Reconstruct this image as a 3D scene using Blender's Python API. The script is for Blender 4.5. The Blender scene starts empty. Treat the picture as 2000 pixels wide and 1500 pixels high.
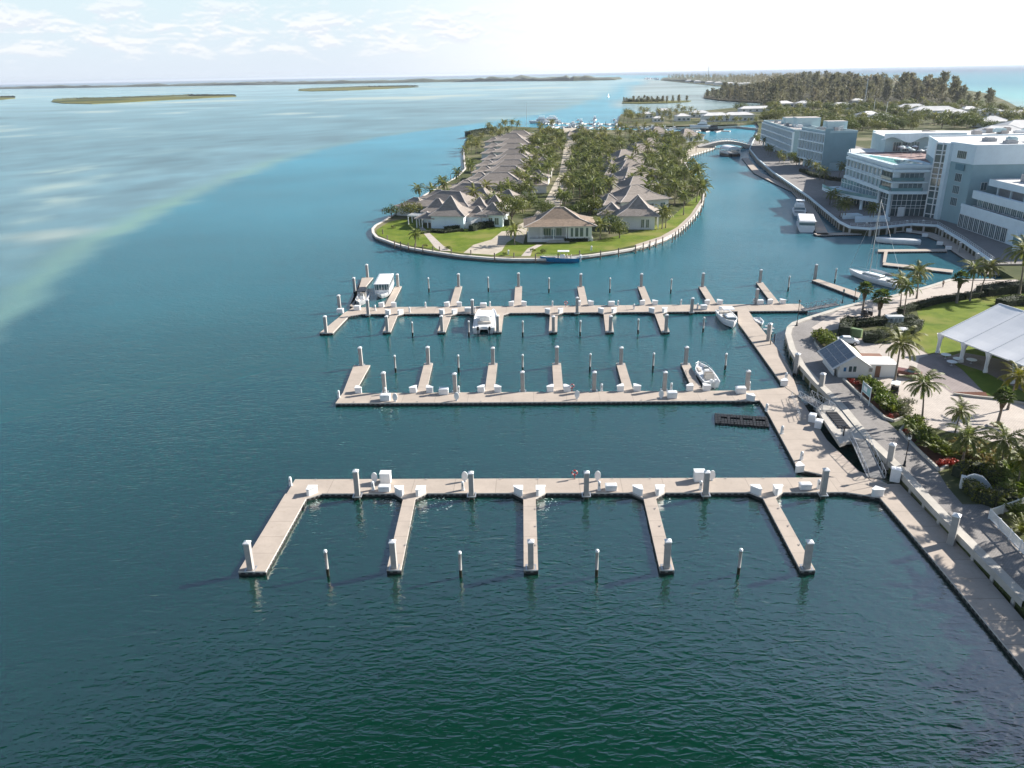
import bpy, bmesh, math, random
import numpy as np
from mathutils import Vector, Matrix
from mathutils.geometry import tessellate_polygon
R = math.radians
RND = random.Random(11)
SC = bpy.context.scene
COL = SC.collection

# ------------------------------------------------------------------ camera
F, CAMH = 1500.0, 50.0                      # focal length in photo pixels (2000 wide), drone height
HL, HR = 163.0, 124.0                       # horizon at the left and right edge of the photo
ROLL = math.atan2(HL - HR, 2000.0)
PITCH = math.atan((750 - (HL + HR) / 2) * math.cos(ROLL) / F)
_r = Vector((1, 0, 0)); _u = Vector((0, math.sin(PITCH), math.cos(PITCH))); _f = Vector((0, math.cos(PITCH), -math.sin(PITCH)))
IX = _r * math.cos(ROLL) - _u * math.sin(ROLL)
IY = _r * math.sin(ROLL) + _u * math.cos(ROLL)
cam_d = bpy.data.cameras.new('camera'); cam = bpy.data.objects.new('camera', cam_d); COL.objects.link(cam)
m = Matrix((IX, IY, -_f)).transposed().to_4x4(); m.translation = (0, 0, CAMH)
cam.matrix_world = m
cam_d.sensor_width = 36; cam_d.lens = 36 * F / 2000; cam_d.clip_start = 1; cam_d.clip_end = 90000
SC.camera = cam

def at(px, py, z=0.0):
    """The point of the level plane z that stands at this place of the photo (2000 x 1500)."""
    d = IX * (px - 1000) + IY * (750 - py) + _f * F
    t = (z - CAMH) / d.z
    return Vector((d.x * t, d.y * t, z))

def pts(s, z=0.0):
    return [at(*map(float, a.split(',')), z).to_2d() for a in s.split()]

# ------------------------------------------------------------------ sun, sky, exposure
SUN_EL, SUN_AZ = 29.0, 71.0                 # elevation; azimuth clockwise from +Y
sd = bpy.data.lights.new('sun', 'SUN'); so = bpy.data.objects.new('sun', sd); COL.objects.link(so)
sv = Vector((math.sin(R(SUN_AZ)) * math.cos(R(SUN_EL)), math.cos(R(SUN_AZ)) * math.cos(R(SUN_EL)), math.sin(R(SUN_EL))))
so.rotation_euler = sv.to_track_quat('Z', 'Y').to_euler()
so.location = sv * 300
sd.energy = 4.4; sd.angle = R(0.5); sd.color = (1.0, 0.94, 0.86)
W = bpy.data.worlds.new('World'); SC.world = W; W.use_nodes = True
wt = W.node_tree; wt.nodes.clear()
def wn(t, **k):
    n = wt.nodes.new(t)
    for a, b in k.items(): setattr(n, a, b)
    return n
sky = wn('ShaderNodeTexSky', sky_type='NISHITA', sun_disc=False, sun_elevation=R(SUN_EL), sun_rotation=R(SUN_AZ),
         altitude=0, air_density=1.0, dust_density=0.7, ozone_density=1.0)
bg = wn('ShaderNodeBackground'); bg.inputs[1].default_value = 0.062
wt.links.new(sky.outputs[0], bg.inputs[0])
tc = wn('ShaderNodeTexCoord'); sep = wn('ShaderNodeSeparateXYZ'); wt.links.new(tc.outputs['Generated'], sep.inputs[0])
def wm(op, a, b=None, c=None, clamp=False):
    n = wn('ShaderNodeMath', operation=op, use_clamp=clamp)
    for i, v in enumerate((a, b, c)):
        if v is None: continue
        if isinstance(v, (int, float)): n.inputs[i].default_value = v
        else: wt.links.new(v, n.inputs[i])
    return n.outputs[0]
X_, Y_, Z_ = sep.outputs
az = wm('ARCTAN2', X_, Y_)
def wmix(f, a, b):
    n = wt.nodes.new('ShaderNodeMix'); n.data_type = 'RGBA'
    for s_, v in ((n.inputs[0], f), (n.inputs[6], a), (n.inputs[7], b)):
        if isinstance(v, bpy.types.NodeSocket): wt.links.new(v, s_)
        else: s_.default_value = v
    return n.outputs[2]
def wmap(v, a, b, c=0.0, d=1.0):
    n = wn('ShaderNodeMapRange', interpolation_type='SMOOTHSTEP'); wt.links.new(v, n.inputs[0])
    for i, q in enumerate((a, b, c, d)): n.inputs[i + 1].default_value = q
    return n.outputs[0]
# humid veil over the lower sky, whitest on the sun's side
sdot = wm('ADD', wm('MULTIPLY', X_, sv.x / math.cos(R(SUN_EL))), wm('MULTIPLY', Y_, sv.y / math.cos(R(SUN_EL))))
glow = wmap(sdot, 0.10, 0.50)
veil = wmix(wmap(Z_, 0.0, 0.10), (0.345, 0.385, 0.435, 1), (0.335, 0.405, 0.432, 1))
veil = wmix(glow, veil, (0.50, 0.50, 0.50, 1))
# cumulus bank in the lower left of the sky
cu = wn('ShaderNodeCombineXYZ')
wt.links.new(wm('MULTIPLY', az, 20.0), cu.inputs[0]); wt.links.new(wm('MULTIPLY', Z_, 58.0), cu.inputs[1])
cn = wn('ShaderNodeTexNoise'); cn.inputs['Scale'].default_value = 1.0; cn.inputs['Detail'].default_value = 8; cn.inputs['Roughness'].default_value = 0.6; cn.inputs['Distortion'].default_value = 0.2
wt.links.new(cu.outputs[0], cn.inputs['Vector'])
band = wm('MULTIPLY', wmap(Z_, 0.006, 0.04), wmap(Z_, 0.115, 0.05))
cf = wm('MULTIPLY', wmap(wm('ADD', cn.outputs[0], wm('MULTIPLY', band, 0.14)), 0.56, 0.70), wm('MULTIPLY', wm('MULTIPLY', band, 0.8), wmap(glow, 0.85, 0.3)))
cu2 = wn('ShaderNodeCombineXYZ')
wt.links.new(wm('MULTIPLY', az, 20.0), cu2.inputs[0]); wt.links.new(wm('ADD', wm('MULTIPLY', Z_, 58.0), 0.16), cu2.inputs[1])
cn2 = wn('ShaderNodeTexNoise'); cn2.inputs['Scale'].default_value = 1.0; cn2.inputs['Detail'].default_value = 8; cn2.inputs['Roughness'].default_value = 0.6; cn2.inputs['Distortion'].default_value = 0.2
wt.links.new(cu2.outputs[0], cn2.inputs['Vector'])
under = wmap(wm('SUBTRACT', cn2.outputs[0], cn.outputs[0]), -0.03, 0.05)
ccol = wmix(under, (0.46, 0.46, 0.465, 1), (0.365, 0.385, 0.43, 1))
veil = wmix(cf, veil, ccol)
bgc = wn('ShaderNodeBackground'); bgc.inputs[1].default_value = 1.0; wt.links.new(veil, bgc.inputs[0])
vf = wmap(Z_, 0.19, 0.09, 0.0, 0.95)
mx = wn('ShaderNodeMixShader'); wt.links.new(vf, mx.inputs[0]); wt.links.new(bg.outputs[0], mx.inputs[1]); wt.links.new(bgc.outputs[0], mx.inputs[2])
wo = wn('ShaderNodeOutputWorld'); wt.links.new(mx.outputs[0], wo.inputs[0])
SC.view_settings.view_transform = 'Standard'; SC.view_settings.look = 'None'; SC.view_settings.gamma = 1
SC.view_settings.use_curve_mapping = False
SC.view_settings.exposure = 1.2
SC.cycles.max_bounces = 6; SC.cycles.diffuse_bounces = 2; SC.cycles.glossy_bounces = 3; SC.cycles.transmission_bounces = 3
SC.cycles.transparent_max_bounces = 6; SC.cycles.use_denoising = True

# ------------------------------------------------------------------ materials
MATS = {}
def nt(name):
    mt = bpy.data.materials.new(name); mt.use_nodes = True
    t = mt.node_tree; b = t.nodes['Principled BSDF']
    MATS[name] = mt
    return mt, t, b
def node(t, ty, ins=None, **k):
    n = t.nodes.new(ty)
    for a, b in k.items(): setattr(n, a, b)
    for a, v in (ins or {}).items():
        if hasattr(v, 'is_linked') or isinstance(v, bpy.types.NodeSocket): t.links.new(v, n.inputs[a])
        else: n.inputs[a].default_value = v
    return n
def c4(c, k=1.0): return (c[0] * k, c[1] * k, c[2] * k, 1)
def math_(t, op, a, b=0.0, c=0.0, clamp=False):
    return node(t, 'ShaderNodeMath', {0: a, 1: b, 2: c}, operation=op, use_clamp=clamp).outputs[0]
def mixc(t, fac, a, b):
    n = t.nodes.new('ShaderNodeMix'); n.data_type = 'RGBA'
    for s, v in ((n.inputs[0], fac), (n.inputs[6], a), (n.inputs[7], b)):
        if isinstance(v, bpy.types.NodeSocket): t.links.new(v, s)
        else: s.default_value = v
    return n.outputs[2]
def M(name, col, rough=0.6, var=0.15, scale=1.0, bump=0.0, metal=0.0, spec=0.5, fine=0.0):
    """Plain surface whose colour wanders with two octaves of weathering."""
    mt, t, b = nt(name)
    co = node(t, 'ShaderNodeTexCoord').outputs['Object']
    nz = node(t, 'ShaderNodeTexNoise', {'Vector': co, 'Scale': scale, 'Detail': 6.0, 'Roughness': 0.65})
    rp = node(t, 'ShaderNodeMapRange', {0: nz.outputs[0], 1: 0.3, 2: 0.7})
    c = mixc(t, rp.outputs[0], c4(col, 1 - var), c4(col, 1 + var))
    t.links.new(c, b.inputs['Base Color'])
    b.inputs['Roughness'].default_value = rough; b.inputs['Metallic'].default_value = metal
    b.inputs['Specular IOR Level'].default_value = spec
    if bump:
        n2 = node(t, 'ShaderNodeTexNoise', {'Vector': co, 'Scale': scale * 6, 'Detail': 4.0})
        bp = node(t, 'ShaderNodeBump', {'Height': n2.outputs[0], 'Strength': bump, 'Distance': 0.05})
        t.links.new(bp.outputs[0], b.inputs['Normal'])
    return mt
def deckmat(name, col, axis, pitch, plank=0.0):
    """Concrete deck with stains and dark joints every `pitch` metres along one local axis."""
    mt, t, b = nt(name)
    co = node(t, 'ShaderNodeTexCoord').outputs['Object']
    s = node(t, 'ShaderNodeSeparateXYZ', {0: co})
    nz = node(t, 'ShaderNodeTexNoise', {'Vector': co, 'Scale': 0.35, 'Detail': 7.0, 'Roughness': 0.7})
    n2 = node(t, 'ShaderNodeTexNoise', {'Vector': co, 'Scale': 5.0, 'Detail': 4.0, 'Roughness': 0.7})
    v = math_(t, 'ADD', math_(t, 'MULTIPLY', nz.outputs[0], 0.75), math_(t, 'MULTIPLY', n2.outputs[0], 0.25))
    rp = node(t, 'ShaderNodeMapRange', {0: v, 1: 0.34, 2: 0.66})
    c = mixc(t, rp.outputs[0], c4(col, 0.84), c4(col, 1.08))
    # every slab its own cast tone
    q = math_(t, 'DIVIDE', s.outputs[axis], pitch)
    wnz = node(t, 'ShaderNodeTexWhiteNoise', {'W': math_(t, 'FLOOR', q)}, noise_dimensions='1D')
    c = mixc(t, math_(t, 'MULTIPLY', wnz.outputs[0], 0.3), c, c4(col, 0.8))
    fr = math_(t, 'ABSOLUTE', math_(t, 'SUBTRACT', math_(t, 'FRACT', q), 0.5))
    j = math_(t, 'GREATER_THAN', fr, 0.5 - 0.035 / pitch)
    c = mixc(t, math_(t, 'MULTIPLY', j, 0.5), c, c4(col, 0.3))
    n4 = node(t, 'ShaderNodeTexNoise', {'Vector': co, 'Scale': 1.3, 'Detail': 9.0, 'Roughness': 0.75})
    st = node(t, 'ShaderNodeMapRange', {0: n4.outputs[0], 1: 0.56, 2: 0.72, 3: 0.0, 4: 0.5})
    c = mixc(t, st.outputs[0], c, c4((col[0] * .62, col[1] * .58, col[2] * .52)))
    t.links.new(c, b.inputs['Base Color']); b.inputs['Roughness'].default_value = 0.8
    b.inputs['Specular IOR Level'].default_value = 0.3
    return mt
def pavermat(name, ca, cb, sc, rough=0.85):
    mt, t, b = nt(name)
    co = node(t, 'ShaderNodeTexCoord').outputs['Object']
    br = node(t, 'ShaderNodeTexBrick', {'Vector': co, 'Color1': c4(ca), 'Color2': c4(cb), 'Mortar': c4(ca, 0.55), 'Scale': sc,
                                        'Mortar Size': 0.03, 'Brick Width': 0.5, 'Row Height': 0.25})
    nz = node(t, 'ShaderNodeTexNoise', {'Vector': co, 'Scale': 0.25, 'Detail': 7.0, 'Roughness': 0.7})
    rp = node(t, 'ShaderNodeMapRange', {0: nz.outputs[0], 1: 0.35, 2: 0.65, 3: 0.0, 4: 0.45})
    c = mixc(t, rp.outputs[0], br.outputs[0], c4(cb, 1.15))
    t.links.new(c, b.inputs['Base Color']); b.inputs['Roughness'].default_value = rough
    return mt
def groundmat(name, ca, cb, scale, cc=None, bump=0.0):
    mt, t, b = nt(name)
    co = node(t, 'ShaderNodeTexCoord').outputs['Object']
    nz = node(t, 'ShaderNodeTexNoise', {'Vector': co, 'Scale': scale, 'Detail': 8.0, 'Roughness': 0.7})
    rp = node(t, 'ShaderNodeMapRange', {0: nz.outputs[0], 1: 0.36, 2: 0.64})
    c = mixc(t, rp.outputs[0], c4(ca), c4(cb))
    if cc:
        n2 = node(t, 'ShaderNodeTexNoise', {'Vector': co, 'Scale': scale * 0.3, 'Detail': 5.0})
        r2 = node(t, 'ShaderNodeMapRange', {0: n2.outputs[0], 1: 0.5, 2: 0.64})
        c = mixc(t, r2.outputs[0], c, c4(cc))
    t.links.new(c, b.inputs['Base Color']); b.inputs['Roughness'].default_value = 0.9
    b.inputs['Specular IOR Level'].default_value = 0.15
    n3 = node(t, 'ShaderNodeTexNoise', {'Vector': co, 'Scale': scale * 20, 'Detail': 3.0})
    bp = node(t, 'ShaderNodeBump', {'Height': n3.outputs[0], 'Strength': 0.5, 'Distance': 0.08})
    t.links.new(bp.outputs[0], b.inputs['Normal'])
    return mt
def leafmat(name, dark, light, tip=None, trans=0.42, rough=0.5):
    """Foliage: every leaf island and every plant takes its own green."""
    mt, t, b = nt(name)
    g = node(t, 'ShaderNodeNewGeometry'); oi = node(t, 'ShaderNodeObjectInfo')
    c = mixc(t, g.outputs['Random Per Island'], c4(dark), c4(light))
    if tip: c = mixc(t, math_(t, 'MULTIPLY', math_(t, 'POWER', oi.outputs['Random'], 2.0), 0.55), c, c4(tip))
    t.links.new(c, b.inputs['Base Color']); b.inputs['Roughness'].default_value = rough
    b.inputs['Specular IOR Level'].default_value = 0.3
    tr = node(t, 'ShaderNodeBsdfTranslucent', {0: c}); mxs = node(t, 'ShaderNodeMixShader', {0: trans, 1: b.outputs[0], 2: tr.outputs[0]})
    t.links.new(mxs.outputs[0], t.nodes['Material Output'].inputs[0])
    return mt
def glassmat(name, col, rough=0.08, var=0.5):
    """Window glass seen from outside: dark room behind, sky mirrored in front."""
    mt, t, b = nt(name)
    co = node(t, 'ShaderNodeTexCoord').outputs['Object']; oi = node(t, 'ShaderNodeObjectInfo')
    nz = node(t, 'ShaderNodeTexNoise', {'Vector': co, 'Scale': 0.7, 'Detail': 2.0})
    k = math_(t, 'MULTIPLY', math_(t, 'ADD', nz.outputs[0], oi.outputs['Random']), 0.6)
    t.links.new(mixc(t, k, c4(col, 1 - var), c4(col, 1 + var)), b.inputs['Base Color'])
    b.inputs['Roughness'].default_value = rough; b.inputs['IOR'].default_value = 1.6; b.inputs['Specular IOR Level'].default_value = 0.8
    return mt
def shinglemat(name, col, row=0.45):
    mt, t, b = nt(name)
    co = node(t, 'ShaderNodeTexCoord').outputs['Object']; oi = node(t, 'ShaderNodeObjectInfo')
    s = node(t, 'ShaderNodeSeparateXYZ', {0: co})
    vo = node(t, 'ShaderNodeTexVoronoi', {'Vector': node(t, 'ShaderNodeMapping', {0: co, 3: (1.6, 1.6, 3.0)}).outputs[0], 'Scale': 1.0})
    nz = node(t, 'ShaderNodeTexNoise', {'Vector': co, 'Scale': 0.35, 'Detail': 6.0, 'Roughness': 0.7})
    rowf = math_(t, 'FRACT', math_(t, 'DIVIDE', s.outputs[2], row * 0.5))
    v = node(t, 'ShaderNodeSeparateColor', {0: vo.outputs['Color']}).outputs[0]
    c = mixc(t, v, c4(col, 0.72), c4(col, 1.22))
    c = mixc(t, math_(t, 'MULTIPLY', math_(t, 'LESS_THAN', rowf, 0.22), 0.35), c, c4(col, 0.45))
    c = mixc(t, math_(t, 'MULTIPLY', nz.outputs[0], 0.5), c, c4((col[0] * 1.15, col[1] * 1.02, col[2] * 0.9)))
    c = mixc(t, math_(t, 'MULTIPLY', oi.outputs['Random'], 0.3), c, c4(col, 0.75))
    t.links.new(c, b.inputs['Base Color']); b.inputs['Roughness'].default_value = 0.85
    return mt

CONC = (0.45, 0.385, 0.325)
deck_x = deckmat('deck_concrete_long', CONC, 0, 5.4)
deck_y = deckmat('deck_concrete_cross', CONC, 1, 3.3)
coping = M('deck_coping', (0.62, 0.58, 0.53), 0.75, 0.12, 1.2)
rub, _t, _b = nt('rub_strip')          # dark timber waler with pale bolt plates
_s = node(_t, 'ShaderNodeSeparateXYZ', {0: node(_t, 'ShaderNodeTexCoord').outputs['Object']})
_q = math_(_t, 'FRACT', math_(_t, 'MULTIPLY', math_(_t, 'ADD', _s.outputs[0], _s.outputs[1]), 1.25))
_t.links.new(mixc(_t, math_(_t, 'LESS_THAN', _q, 0.4), (0.02, 0.02, 0.022, 1), (0.17, 0.17, 0.165, 1)), _b.inputs['Base Color']); _b.inputs['Roughness'].default_value = 0.7
floatm = M('float_side', (0.02, 0.022, 0.02), 0.7, 0.4, 1.0)
piling_c = M('piling_concrete', (0.36, 0.345, 0.325), 0.85, 0.16, 1.1, 0.2)
slime = M('waterline_growth', (0.035, 0.035, 0.02), 0.8, 0.5, 3.0)
white = M('white_paint', (0.78, 0.78, 0.77), 0.45, 0.05, 1.2)
white2 = M('white_fibreglass', (0.76, 0.77, 0.77), 0.3, 0.06, 1.6)
woodp = M('pole_timber', (0.17, 0.14, 0.11), 0.85, 0.35, 2.0, 0.3)
steel = M('galvanised_steel', (0.55, 0.56, 0.57), 0.38, 0.12, 2.0, metal=0.7)
black = M('black_rubber', (0.012, 0.012, 0.014), 0.55, 0.4, 2.0)
dark = M('black_paint', (0.018, 0.018, 0.02), 0.4, 0.3, 2.0)
red = M('lifebuoy_red', (0.42, 0.03, 0.02), 0.5, 0.2, 2.0)
bluehull = M('blue_hull', (0.02, 0.17, 0.34), 0.15, 0.1, 0.8)
seatm = M('cream_vinyl', (0.55, 0.50, 0.44), 0.5, 0.12, 2.0)
greyd = M('grey_deck', (0.35, 0.36, 0.37), 0.6, 0.2, 1.5)
wallw = M('white_stucco', (0.70, 0.70, 0.68), 0.7, 0.07, 0.4)
wallb = M('shade_tinted_white_stucco', (0.72, 0.815, 0.85), 0.7, 0.06, 0.3)  # white walls; the blue of sky-lit shade is mixed into their colour
teal = M('teal_stucco', (0.29, 0.42, 0.45), 0.75, 0.07, 0.25)
teal2 = M('pale_teal_stucco', (0.47, 0.60, 0.62), 0.75, 0.07, 0.25)
glass = glassmat('window_glass', (0.07, 0.11, 0.12))
glass2 = glassmat('curtain_glass', (0.16, 0.24, 0.25))
glassg = glassmat('balustrade_glass', (0.14, 0.26, 0.27), 0.1, 0.3)
roofw = M('white_roof', (0.66, 0.65, 0.63), 0.7, 0.12, 0.15)
roofg = M('gravel_roof', (0.42, 0.39, 0.37), 0.85, 0.25, 0.2)
shing = shinglemat('cedar_shingle', (0.275, 0.245, 0.22))
ridge = M('ridge_cap', (0.48, 0.44, 0.41), 0.8, 0.12, 0.8)
copper = shinglemat('bronze_roof', (0.26, 0.20, 0.15), 0.8)
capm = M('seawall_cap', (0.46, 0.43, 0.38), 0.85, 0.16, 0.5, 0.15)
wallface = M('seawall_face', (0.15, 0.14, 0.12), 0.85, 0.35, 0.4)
paver = pavermat('grey_pavers', (0.205, 0.19, 0.18), (0.28, 0.262, 0.248), 1.6)
paverb = pavermat('beige_pavers', (0.44, 0.385, 0.34), (0.53, 0.47, 0.415), 1.2)
paverr = pavermat('brown_pavers', (0.24, 0.20, 0.19), (0.31, 0.26, 0.245), 0.9)
lawn = groundmat('lawn_grass', (0.085, 0.135, 0.014), (0.155, 0.20, 0.024), 0.3, (0.20, 0.205, 0.05))
soil = groundmat('sandy_soil', (0.085, 0.095, 0.035), (0.05, 0.065, 0.022), 0.12, (0.20, 0.18, 0.11))
sand = groundmat('sand', (0.50, 0.45, 0.37), (0.40, 0.35, 0.28), 0.3)
mulch = groundmat('mulch', (0.10, 0.045, 0.03), (0.17, 0.075, 0.05), 1.5)
marsh = groundmat('marsh', (0.09, 0.10, 0.022), (0.18, 0.165, 0.045), 0.012, (0.05, 0.07, 0.03))
bark = M('palm_bark', (0.20, 0.165, 0.13), 0.9, 0.25, 2.5, 0.3)
barkd = M('tree_bark', (0.12, 0.095, 0.07), 0.9, 0.3, 2.0)
palm_l = leafmat('palm_leaf', (0.055, 0.090, 0.022), (0.215, 0.240, 0.062), (0.26, 0.235, 0.075))
palm_y = leafmat('yellow_palm_leaf', (0.06, 0.09, 0.012), (0.24, 0.22, 0.02), (0.25, 0.2, 0.02))
fan_l = leafmat('fan_palm_leaf', (0.045, 0.08, 0.02), (0.13, 0.17, 0.04))
deadl = leafmat('dead_fronds', (0.12, 0.085, 0.05), (0.22, 0.16, 0.10), trans=0.1)
tree_l = leafmat('broad_leaf', (0.040, 0.068, 0.016), (0.145, 0.180, 0.040), (0.19, 0.18, 0.05))
shrub_l = leafmat('shrub_leaf', (0.045, 0.09, 0.012), (0.19, 0.24, 0.03), (0.16, 0.15, 0.03))
hedge_l = leafmat('hedge_leaf', (0.020, 0.034, 0.014), (0.065, 0.085, 0.034))
casu_l = leafmat('casuarina_needles', (0.115, 0.120, 0.065), (0.24, 0.235, 0.135), (0.26, 0.22, 0.14), trans=0.42)
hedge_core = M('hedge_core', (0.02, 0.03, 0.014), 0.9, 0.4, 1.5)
red_l = leafmat('red_leaf', (0.25, 0.015, 0.012), (0.5, 0.06, 0.03), trans=0.2)
tan_l = leafmat('dry_shrub', (0.14, 0.11, 0.04), (0.26, 0.20, 0.07))
grey_l = leafmat('silver_shrub', (0.09, 0.10, 0.06), (0.22, 0.22, 0.14))
solar = glassmat('solar_panel', (0.055, 0.07, 0.09), 0.15, 0.3)
tentm = M('tent_fabric', (0.80, 0.80, 0.80), 0.5, 0.03, 0.4)
poolw = M('pool_water', (0.20, 0.52, 0.50), 0.06, 0.15, 0.3)
redt = M('terracotta_deck', (0.27, 0.19, 0.18), 0.8, 0.2, 0.8)
farm = M('far_mangrove', (0.055, 0.068, 0.032), 0.95, 0.35, 0.02)
carp = M('car_paint', (0.75, 0.76, 0.78), 0.15, 0.03, 1.0)
signp = M('sign_panel', (0.20, 0.42, 0.42), 0.5, 0.25, 2.5)
foamm = M('foam', (0.55, 0.62, 0.6), 0.5, 0.2, 3.0)
greenbox = M('green_cabinet', (0.16, 0.24, 0.11), 0.6, 0.15, 1.0)

# ------------------------------------------------------------------ mesh helpers
class MB:
    def __init__(s): s.v = []; s.f = []; s.m = []
    def face(s, p, m=0):
        n = len(s.v); s.v += [tuple(q) for q in p]; s.f.append(tuple(range(n, n + len(p)))); s.m.append(m)
    def box(s, c, sz, m=0, rz=0.0, top=1.0, mt=None):
        """Box centred at c in plan, standing on c.z; `top` shrinks the upper face."""
        x, y, z = c; a, b, h = sz[0] / 2, sz[1] / 2, sz[2]
        cs, sn = math.cos(rz), math.sin(rz); n = len(s.v)
        for k, zz in ((1.0, z), (top, z + h)):
            for u, w in ((-a, -b), (a, -b), (a, b), (-a, b)):
                u *= k; w *= k
                s.v.append((x + u * cs - w * sn, y + u * sn + w * cs, zz))
        for q in ((3, 2, 1, 0), (4, 5, 6, 7), (0, 1, 5, 4), (1, 2, 6, 5), (2, 3, 7, 6), (3, 0, 4, 7)):
            s.f.append(tuple(n + i for i in q)); s.m.append(m if (q != (4, 5, 6, 7) or mt is None) else mt)
        return s
    def bar(s, p0, p1, w, h=None, m=0):
        """Square bar from p0 to p1."""
        p0, p1 = Vector(p0), Vector(p1); h = h or w
        d = (p1 - p0).normalized(); up = Vector((0, 0, 1)) if abs(d.z) < 0.95 else Vector((1, 0, 0))
        sx = d.cross(up).normalized() * w / 2; sy = sx.cross(d).normalized() * h / 2
        n = len(s.v)
        for p in (p0, p1):
            for a, b in ((-1, -1), (1, -1), (1, 1), (-1, 1)): s.v.append(tuple(p + sx * a + sy * b))
        for q in ((3, 2, 1, 0), (4, 5, 6, 7), (0, 1, 5, 4), (1, 2, 6, 5), (2, 3, 7, 6), (3, 0, 4, 7)):
            s.f.append(tuple(n + i for i in q)); s.m.append(m)
        return s
    def prism(s, poly, z0, z1, m=0, mt=None, top_only=False):
        poly = [Vector(p).to_2d() for p in poly]
        ar = sum(poly[i].x * poly[(i + 1) % len(poly)].y - poly[(i + 1) % len(poly)].x * poly[i].y for i in range(len(poly)))
        if ar < 0: poly.reverse()
        n = len(s.v); k = len(poly)
        s.v += [(p.x, p.y, z0) for p in poly] + [(p.x, p.y, z1) for p in poly]
        for tri in tessellate_polygon([[Vector((p.x, p.y, 0)) for p in poly]]):
            a, b, c = [poly[i] for i in tri]
            if (b - a).cross(c - a) < 0: tri = (tri[0], tri[2], tri[1])
            s.f.append(tuple(n + k + i for i in tri)); s.m.append(m if mt is None else mt)
        if not top_only:
            for i in range(k):
                j = (i + 1) % k
                s.f.append((n + i, n + j, n + k + j, n + k + i)); s.m.append(m)
        return s
    def tube(s, path, rad, n=8, m=0, cap=True):
        path = [Vector(p) for p in path]
        if not hasattr(rad, '__len__'): rad = [rad] * len(path)
        base = len(s.v)
        for i, p in enumerate(path):
            d = (path[min(i + 1, len(path) - 1)] - path[max(i - 1, 0)]).normalized()
            up = Vector((0, 0, 1)) if abs(d.z) < 0.9 else Vector((1, 0, 0))
            a = d.cross(up).normalized(); b = d.cross(a)
            for k in range(n):
                th = 2 * math.pi * k / n
                s.v.append(tuple(p + (a * math.cos(th) + b * math.sin(th)) * rad[i]))
        for i in range(len(path) - 1):
            for k in range(n):
                q = base + i * n + k; q2 = base + i * n + (k + 1) % n
                s.f.append((q, q2, q2 + n, q + n)); s.m.append(m)
        if cap:
            s.f.append(tuple(base + k for k in range(n))); s.m.append(m)
            s.f.append(tuple(base + (len(path) - 1) * n + k for k in range(n - 1, -1, -1))); s.m.append(m)
        return s
    def lathe(s, prof, c=(0, 0, 0), n=16, m=0):
        base = len(s.v)
        for r, z in prof:
            for k in range(n):
                th = 2 * math.pi * k / n
                s.v.append((c[0] + r * math.cos(th), c[1] + r * math.sin(th), c[2] + z))
        for i in range(len(prof) - 1):
            for k in range(n):
                q = base + i * n + k; q2 = base + i * n + (k + 1) % n
                s.f.append((q, q2, q2 + n, q + n)); s.m.append(m)
        return s
    def mesh(s, name, mats, smooth=False, bevel=0.0):
        me = bpy.data.meshes.new(name)
        me.from_pydata(s.v, [], s.f)
        for mt in (mats if isinstance(mats, (list, tuple)) else [mats]): me.materials.append(mt)
        me.polygons.foreach_set('material_index', s.m)
        bm = bmesh.new(); bm.from_mesh(me)
        if bevel:
            bmesh.ops.remove_doubles(bm, verts=bm.verts, dist=0.0005)
            bmesh.ops.bevel(bm, geom=[e for e in bm.edges if len(e.link_faces) == 2 and e.calc_face_angle(0) > 0.5], offset=bevel, segments=2, affect='EDGES', profile=0.6)
        bm.normal_update(); bm.to_mesh(me); bm.free()
        if smooth: me.polygons.foreach_set('use_smooth', [True] * len(me.polygons))
        me.update(); return me
    def build(s, name, mats, parent=None, smooth=False, bevel=0.0, loc=None, rz=0.0):
        o = bpy.data.objects.new(name, s.mesh(name, mats, smooth, bevel)); COL.objects.link(o)
        if parent is not None: o.parent = parent
        if loc is not None: o.location = loc
        o.rotation_euler.z = rz
        return o

def tag(o, label=None, cat=None, group=None, kind=None):
    if label: o['label'] = label
    if cat: o['category'] = cat
    if group: o['group'] = group
    if kind: o['kind'] = kind
    return o
def thing(name, label, cat, loc=(0, 0, 0), rz=0.0, group=None):
    o = bpy.data.objects.new(name, None); COL.objects.link(o); o.empty_display_size = 0.5
    o.location = loc; o.rotation_euler.z = rz
    return tag(o, label, cat, group)
def dup(o, loc=None, rz=None, label=None, scale=None, parent=None, group=None):
    """A copy of a thing with copies of its parts and sub-parts (mesh data shared)."""
    c = o.copy(); COL.objects.link(c)
    if parent is not None: c.parent = parent; c.matrix_parent_inverse = o.matrix_parent_inverse
    if loc is not None: c.location = loc
    if rz is not None: c.rotation_euler.z = rz
    if scale is not None: c.scale = scale if hasattr(scale, '__len__') else (scale,) * 3
    if label: c['label'] = label
    if group: c['group'] = group
    for ch in KIDS.get(o.name, []) or [x for x in o.children]: dup(ch, parent=c)
    return c
KIDS = {}
def structure(name, mb, mats, **k):
    return tag(mb.build(name, mats, **k), kind='structure')
ORD = ['first', 'second', 'third', 'fourth', 'fifth', 'sixth', 'seventh', 'eighth', 'ninth', 'tenth', 'eleventh', 'twelfth',
       'thirteenth', 'fourteenth', 'fifteenth', 'sixteenth', 'seventeenth', 'eighteenth', 'nineteenth', 'twentieth']

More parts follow.
